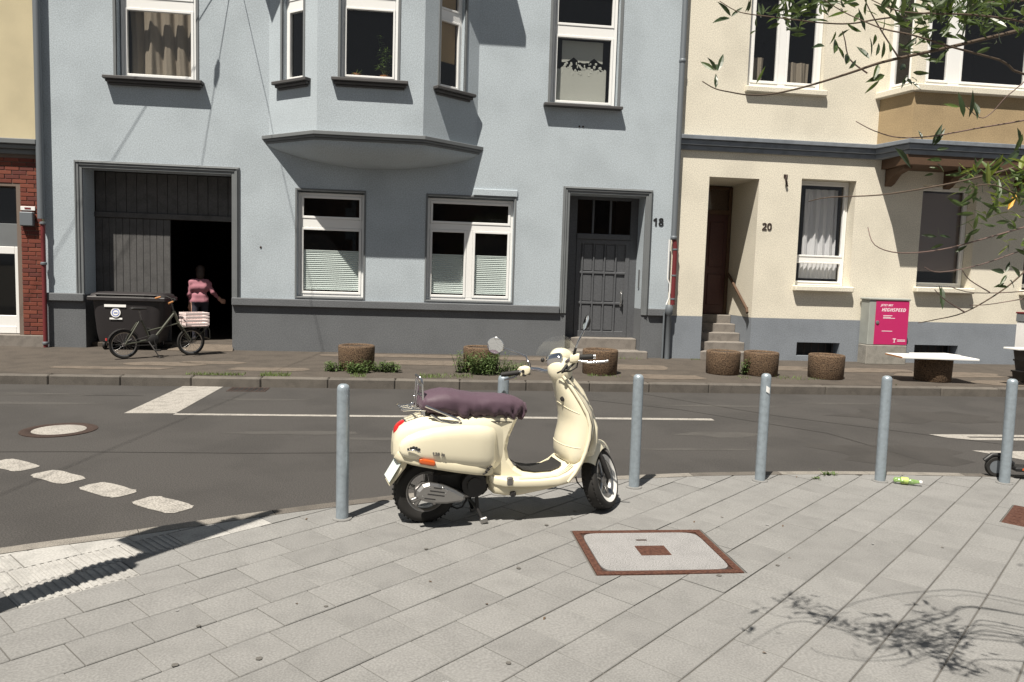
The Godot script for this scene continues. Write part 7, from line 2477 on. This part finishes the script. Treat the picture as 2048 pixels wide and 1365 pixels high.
	# single leaves: where they spring, which way they point, kind
	var sv := [
		[[-2.352, 2.562, -0.850], [-0.059, 0.028, 0.047], 0],
		[[-2.352, 2.559, -0.850], [0.039, 0.037, 0.005], 0],
		[[-2.355, 2.556, -0.850], [-0.073, -0.027, 0.047], 0],
		[[-2.304, 2.577, -0.850], [0.006, 0.022, 0.021], 3],
		[[-2.294, 2.579, -0.850], [-0.003, 0.019, 0.020], 3],
		[[-2.455, 2.338, -0.700], [-0.041, 0.039, -0.028], 1],
		[[-2.452, 2.338, -0.700], [-0.033, 0.025, 0.048], 3],
		[[-2.448, 2.338, -0.700], [0.020, 0.052, -0.049], 3],
		[[-2.444, 2.339, -0.700], [0.026, 0.067, -0.025], 0],
		[[-2.449, 2.284, -0.700], [0.003, 0.054, -0.007], 3],
		[[-2.317, 2.306, -0.700], [0.010, 0.049, 0.028], 2],
		[[-2.033, 2.504, -0.750], [0.006, -0.038, -0.030], 1],
		[[-2.024, 2.484, -0.750], [0.012, 0.018, 0.036], 1],
		[[-2.067, 2.454, -0.750], [-0.057, -0.009, 0.048], 3],
		[[-2.034, 2.431, -0.750], [0.031, 0.076, -0.034], 1],
		[[-1.998, 2.417, -0.750], [-0.026, 0.043, 0.010], 1],
		[[-1.990, 2.399, -0.750], [0.038, 0.071, -0.049], 1],
		[[-1.979, 2.387, -0.750], [0.043, 0.038, -0.011], 3],
		[[-1.938, 2.407, -0.700], [-0.021, 0.059, -0.046], 0],
		[[-1.935, 2.411, -0.700], [-0.026, 0.050, 0.046], 0],
		[[-1.918, 2.418, -0.700], [0.021, 0.050, -0.006], 3],
		[[-1.897, 2.410, -0.700], [-0.019, 0.042, 0.045], 0],
		[[-1.906, 2.394, -0.700], [-0.028, -0.056, 0.029], 1],
		[[-1.882, 2.360, -0.700], [-0.083, -0.033, 0.037], 1],
		[[-1.898, 2.344, -0.700], [-0.019, -0.025, -0.033], 2],
		[[-1.832, 2.379, -0.700], [0.054, 0.040, -0.043], 0],
		[[-1.804, 2.365, -0.700], [-0.021, -0.039, 0.010], 0],
		[[-1.808, 2.349, -0.700], [0.062, -0.001, -0.033], 1],
		[[-1.790, 2.347, -0.700], [0.010, -0.021, 0.023], 0],
		[[-1.845, 2.452, -0.600], [-0.019, -0.017, -0.009], 0],
		[[-1.405, 2.302, -0.950], [-0.026, 0.091, 0.003], 0],
		[[-1.385, 2.301, -0.950], [-0.015, 0.089, 0.044], 0],
		[[-1.424, 2.338, -0.950], [-0.073, 0.003, 0.002], 2],
		[[-1.343, 2.314, -0.950], [0.005, 0.063, -0.039], 0],
		[[-1.351, 2.296, -0.950], [0.012, 0.080, -0.034], 3],
		[[-1.628, 2.167, -0.800], [0.035, 0.075, 0.005], 0],
		[[-1.621, 2.164, -0.800], [0.041, 0.066, 0.002], 0],
		[[-1.612, 2.151, -0.800], [0.045, 0.010, 0.014], 3],
		[[-1.665, 2.182, -0.800], [-0.003, 0.032, -0.010], 3],
		[[-1.694, 2.091, -0.650], [-0.056, -0.002, 0.015], 1],
		[[-1.700, 2.059, -0.650], [-0.029, 0.013, -0.010], 1],
		[[-1.720, 2.045, -0.650], [-0.036, -0.006, 0.012], 1],
		[[-1.685, 2.051, -0.650], [-0.036, 0.029, 0.027], 1],
		[[-1.861, 2.121, -0.650], [0.096, -0.054, -0.032], 0],
		[[-1.617, 1.851, -0.750], [-0.047, 0.006, -0.012], 0],
		[[-1.612, 1.855, -0.750], [0.048, -0.002, 0.000], 0],
		[[-1.616, 1.858, -0.750], [-0.009, 0.026, 0.019], 1],
		[[-1.591, 1.828, -0.750], [-0.032, -0.017, -0.025], 1],
		[[-1.548, 1.801, -0.750], [0.035, 0.021, 0.005], 0],
		[[-1.513, 1.828, -0.750], [0.012, 0.044, 0.012], 1],
		[[-1.271, 1.741, -0.850], [-0.077, 0.008, 0.040], 0],
		[[-1.267, 1.741, -0.850], [0.027, 0.044, -0.014], 0],
		[[-1.262, 1.733, -0.850], [-0.032, -0.037, 0.014], 1],
		[[-1.267, 1.704, -0.850], [-0.005, -0.015, -0.031], 0],
		[[-1.250, 1.688, -0.850], [-0.052, 0.006, -0.000], 1],
		[[-1.249, 1.715, -0.850], [0.058, -0.028, -0.032], 0],
		[[-1.210, 1.725, -0.850], [-0.055, 0.038, 0.042], 1],
		[[-1.597, 1.688, -0.750], [0.026, -0.068, -0.007], 0],
		[[-1.586, 1.682, -0.750], [-0.011, -0.074, 0.033], 0],
		[[-1.531, 1.929, -0.550], [0.039, 0.062, -0.008], 4],
		[[-1.255, 2.177, -0.850], [-0.086, -0.062, 0.040], 0],
		[[-1.249, 2.233, -0.850], [-0.012, -0.069, -0.010], 1],
		[[-1.272, 2.254, -0.850], [0.045, -0.072, -0.017], 0],
	]
	for q in sv:
		var a := Vector3(q[0][0], q[0][1], q[0][2])
		var ln := Vector3(q[1][0], q[1][1], q[1][2]).length()
		var d := Vector3(q[1][0], q[1][1], q[1][2]).normalized()
		var nrm := Vector3(rng.randf_range(-0.5, 0.5), rng.randf_range(0.0, 0.9), 1.0).normalized()
		var sx := d.cross(nrm).normalized()
		var bs := Basis(sx, d, sx.cross(d))
		var k: int = [0, 3, 2, 1, 0][q[2]]
		var ml: float = [0.085, 0.07, 0.10, 0.055][k]
		var mt: Material = [M.leaf_dark, M.leaf_green, M.leaf_light, M.leaf_dark, M.leaf_yellow][q[2]]
		put("leaf", L[k], mt, t, Transform3D(bs.scaled(Vector3.ONE * clampf(ln / ml, 0.6, 1.5)), a))
	# dense sprays
	var cr := MB.new()
	var clumps := [
		[[-2.129, 2.606, -0.850], 0.098, 0.042, 26],
		[[-2.060, 2.587, -0.750], 0.078, 0.028, 12],
		[[-1.863, 2.515, -0.550], 0.147, 0.058, 34],
		[[-1.683, 2.531, -0.550], 0.150, 0.044, 34],
		[[-1.771, 2.478, -0.650], 0.086, 0.069, 18],
		[[-1.499, 2.543, -0.650], 0.088, 0.070, 20],
		[[-1.590, 1.996, -0.550], 0.094, 0.049, 30],
		[[-1.527, 1.960, -0.550], 0.069, 0.062, 16],
		[[-1.514, 1.902, -0.600], 0.106, 0.035, 10],
		[[-1.299, 1.852, -0.750], 0.057, 0.069, 8],
		[[-1.541, 2.058, -0.650], 0.071, 0.032, 8],
	]
	for c in clumps:
		for k in c[3] * (3 if c[0][1] > 2.4 else 2):
			var a := Vector3(c[0][0] + rng.randfn() * c[1] * 0.55, c[0][1] + rng.randfn() * c[2] * 0.6, c[0][2] + rng.randf_range(-0.14, 0.14))
			var d := Vector3(rng.randf_range(-1, 1), rng.randf_range(-0.3, 0.9), rng.randf_range(-0.7, 0.7)).normalized()
			var sx := d.cross(Vector3(rng.randf_range(-0.6, 0.6), 1, rng.randf_range(-0.6, 0.6))).normalized()
			if k < c[3]:
				put("leaf", L[rng.randi() % 4], mats[rng.randi() % 4] if c[0][1] > 2.4 else [M.leaf_light, M.leaf_lime][k % 2], t, Transform3D(Basis(sx, d, sx.cross(d)).scaled(Vector3.ONE * rng.randf_range(0.55, 0.9)), a))
			else:
				leaf_shape(cr, a, d, sx, rng.randf_range(0.035, 0.075), rng.randf_range(0.011, 0.017), 0.15)
	# the rest of the crown above and beside the frame
	var tw := MB.new()
	for k in 46:
		var y := rng.randf_range(2.5, 4.8)
		var a := rng.randf() * TAU
		var o := Vector3(-0.05, y - 0.3, 0)
		var reach := rng.randf_range(0.5, 1.5) * (1.0 - 0.35 * (y - 2.5) / 2.3)
		var e := Vector3(cos(a) * reach, y + rng.randf_range(-0.1, 0.35), sin(a) * reach)
		if k < 22:
			e = Vector3(rng.randf_range(-1.7, -0.5), rng.randf_range(3.1, 3.75), rng.randf_range(-0.4, 0.6))
		tw.tube([o, o.lerp(e, 0.5) + Vector3(0, 0.12, 0), e], [0.012, 0.006, 0.002] if k >= 18 else [0.005, 0.0035, 0.0015], 5)
		for j in (34 if k >= 22 else 62):
			var s := rng.randf_range(0.25, 1.05) if k >= 22 else rng.randf_range(0.82, 1.08)
			var p := o.lerp(e, s) + Vector3(rng.randfn(), rng.randfn(), rng.randfn()) * (0.10 if k >= 22 else 0.085)
			var d := Vector3(rng.randf_range(-1, 1), rng.randf_range(-0.4, 0.8), rng.randf_range(-1, 1)).normalized()
			leaf_shape(cr, p, d, Vector3(rng.randf_range(-0.5, 0.5), 1, rng.randf_range(-0.5, 0.5)), rng.randf_range(0.05, 0.095), rng.randf_range(0.017, 0.026), 0.15)
	tag(obj("crown", cr, M.leaf_green, t), "", "", "", "stuff")
	obj("limb", tw, M.bark, t)

func house_plant() -> void:
	var p := thing("house_plant", "green potted plant behind the front window of the grey bay", "plant", Vector3(-0.78, 4.97, 0.40))
	var m := MB.new()
	var st := MB.new()
	rng.seed = 61
	for k in 16:
		var e := Vector3(rng.randf_range(-0.14, 0.12), rng.randf_range(0.2, 0.85), rng.randf_range(-0.08, 0.06))
		st.tube([Vector3(0, 0.12, 0), e], [0.005, 0.002], 4, false)
		for j in 9:
			var a := rng.randf() * TAU
			leaf_shape(m, Vector3(0, 0.12, 0).lerp(e, rng.randf_range(0.4, 1.0)), Vector3(cos(a), rng.randf_range(-0.3, 0.6), sin(a)), Vector3.UP, rng.randf_range(0.06, 0.12), rng.randf_range(0.02, 0.045), 0.3)
	obj("leaves", m, M.weed, p)
	obj("stem", st, M.weed, p)
	var pt := MB.new()
	pt.lathe([Vector2(0.0, 0.0), Vector2(0.07, 0.0), Vector2(0.09, 0.13), Vector2(0.08, 0.13), Vector2(0.0, 0.12)], Transform3D(), 18)
	obj("pot", pt, M.plywood, p)
	var q := thing("house_plant", "small green plant low in the front window of the grey bay", "plant", Vector3(-1.28, 4.97, 0.42))
	var m2 := MB.new()
	for k in 26:
		var a := rng.randf() * TAU
		leaf_shape(m2, Vector3(0, 0.06, 0), Vector3(cos(a), rng.randf_range(0.3, 1.6), sin(a) * 0.5), Vector3.UP, rng.randf_range(0.08, 0.2), 0.025, 0.4)
	obj("leaves", m2, M.weed, q)
	obj("pot", pt, M.plywood, q)

func _ready() -> void:
	view_setup()
	make_materials()
	more_materials()
	ground_and_road()
	near_pavement()
	grey_house()
	cream_house()
	brick_house()
	opposite_house()
	drain_pipes()
	motor_scooter()
	bollards()
	covers()
	planters()
	cabinet()
	bin()
	bicycle()
	person()
	sign_post()
	span_wires()
	right_edge()
	tree()
	house_plant()
	litter()
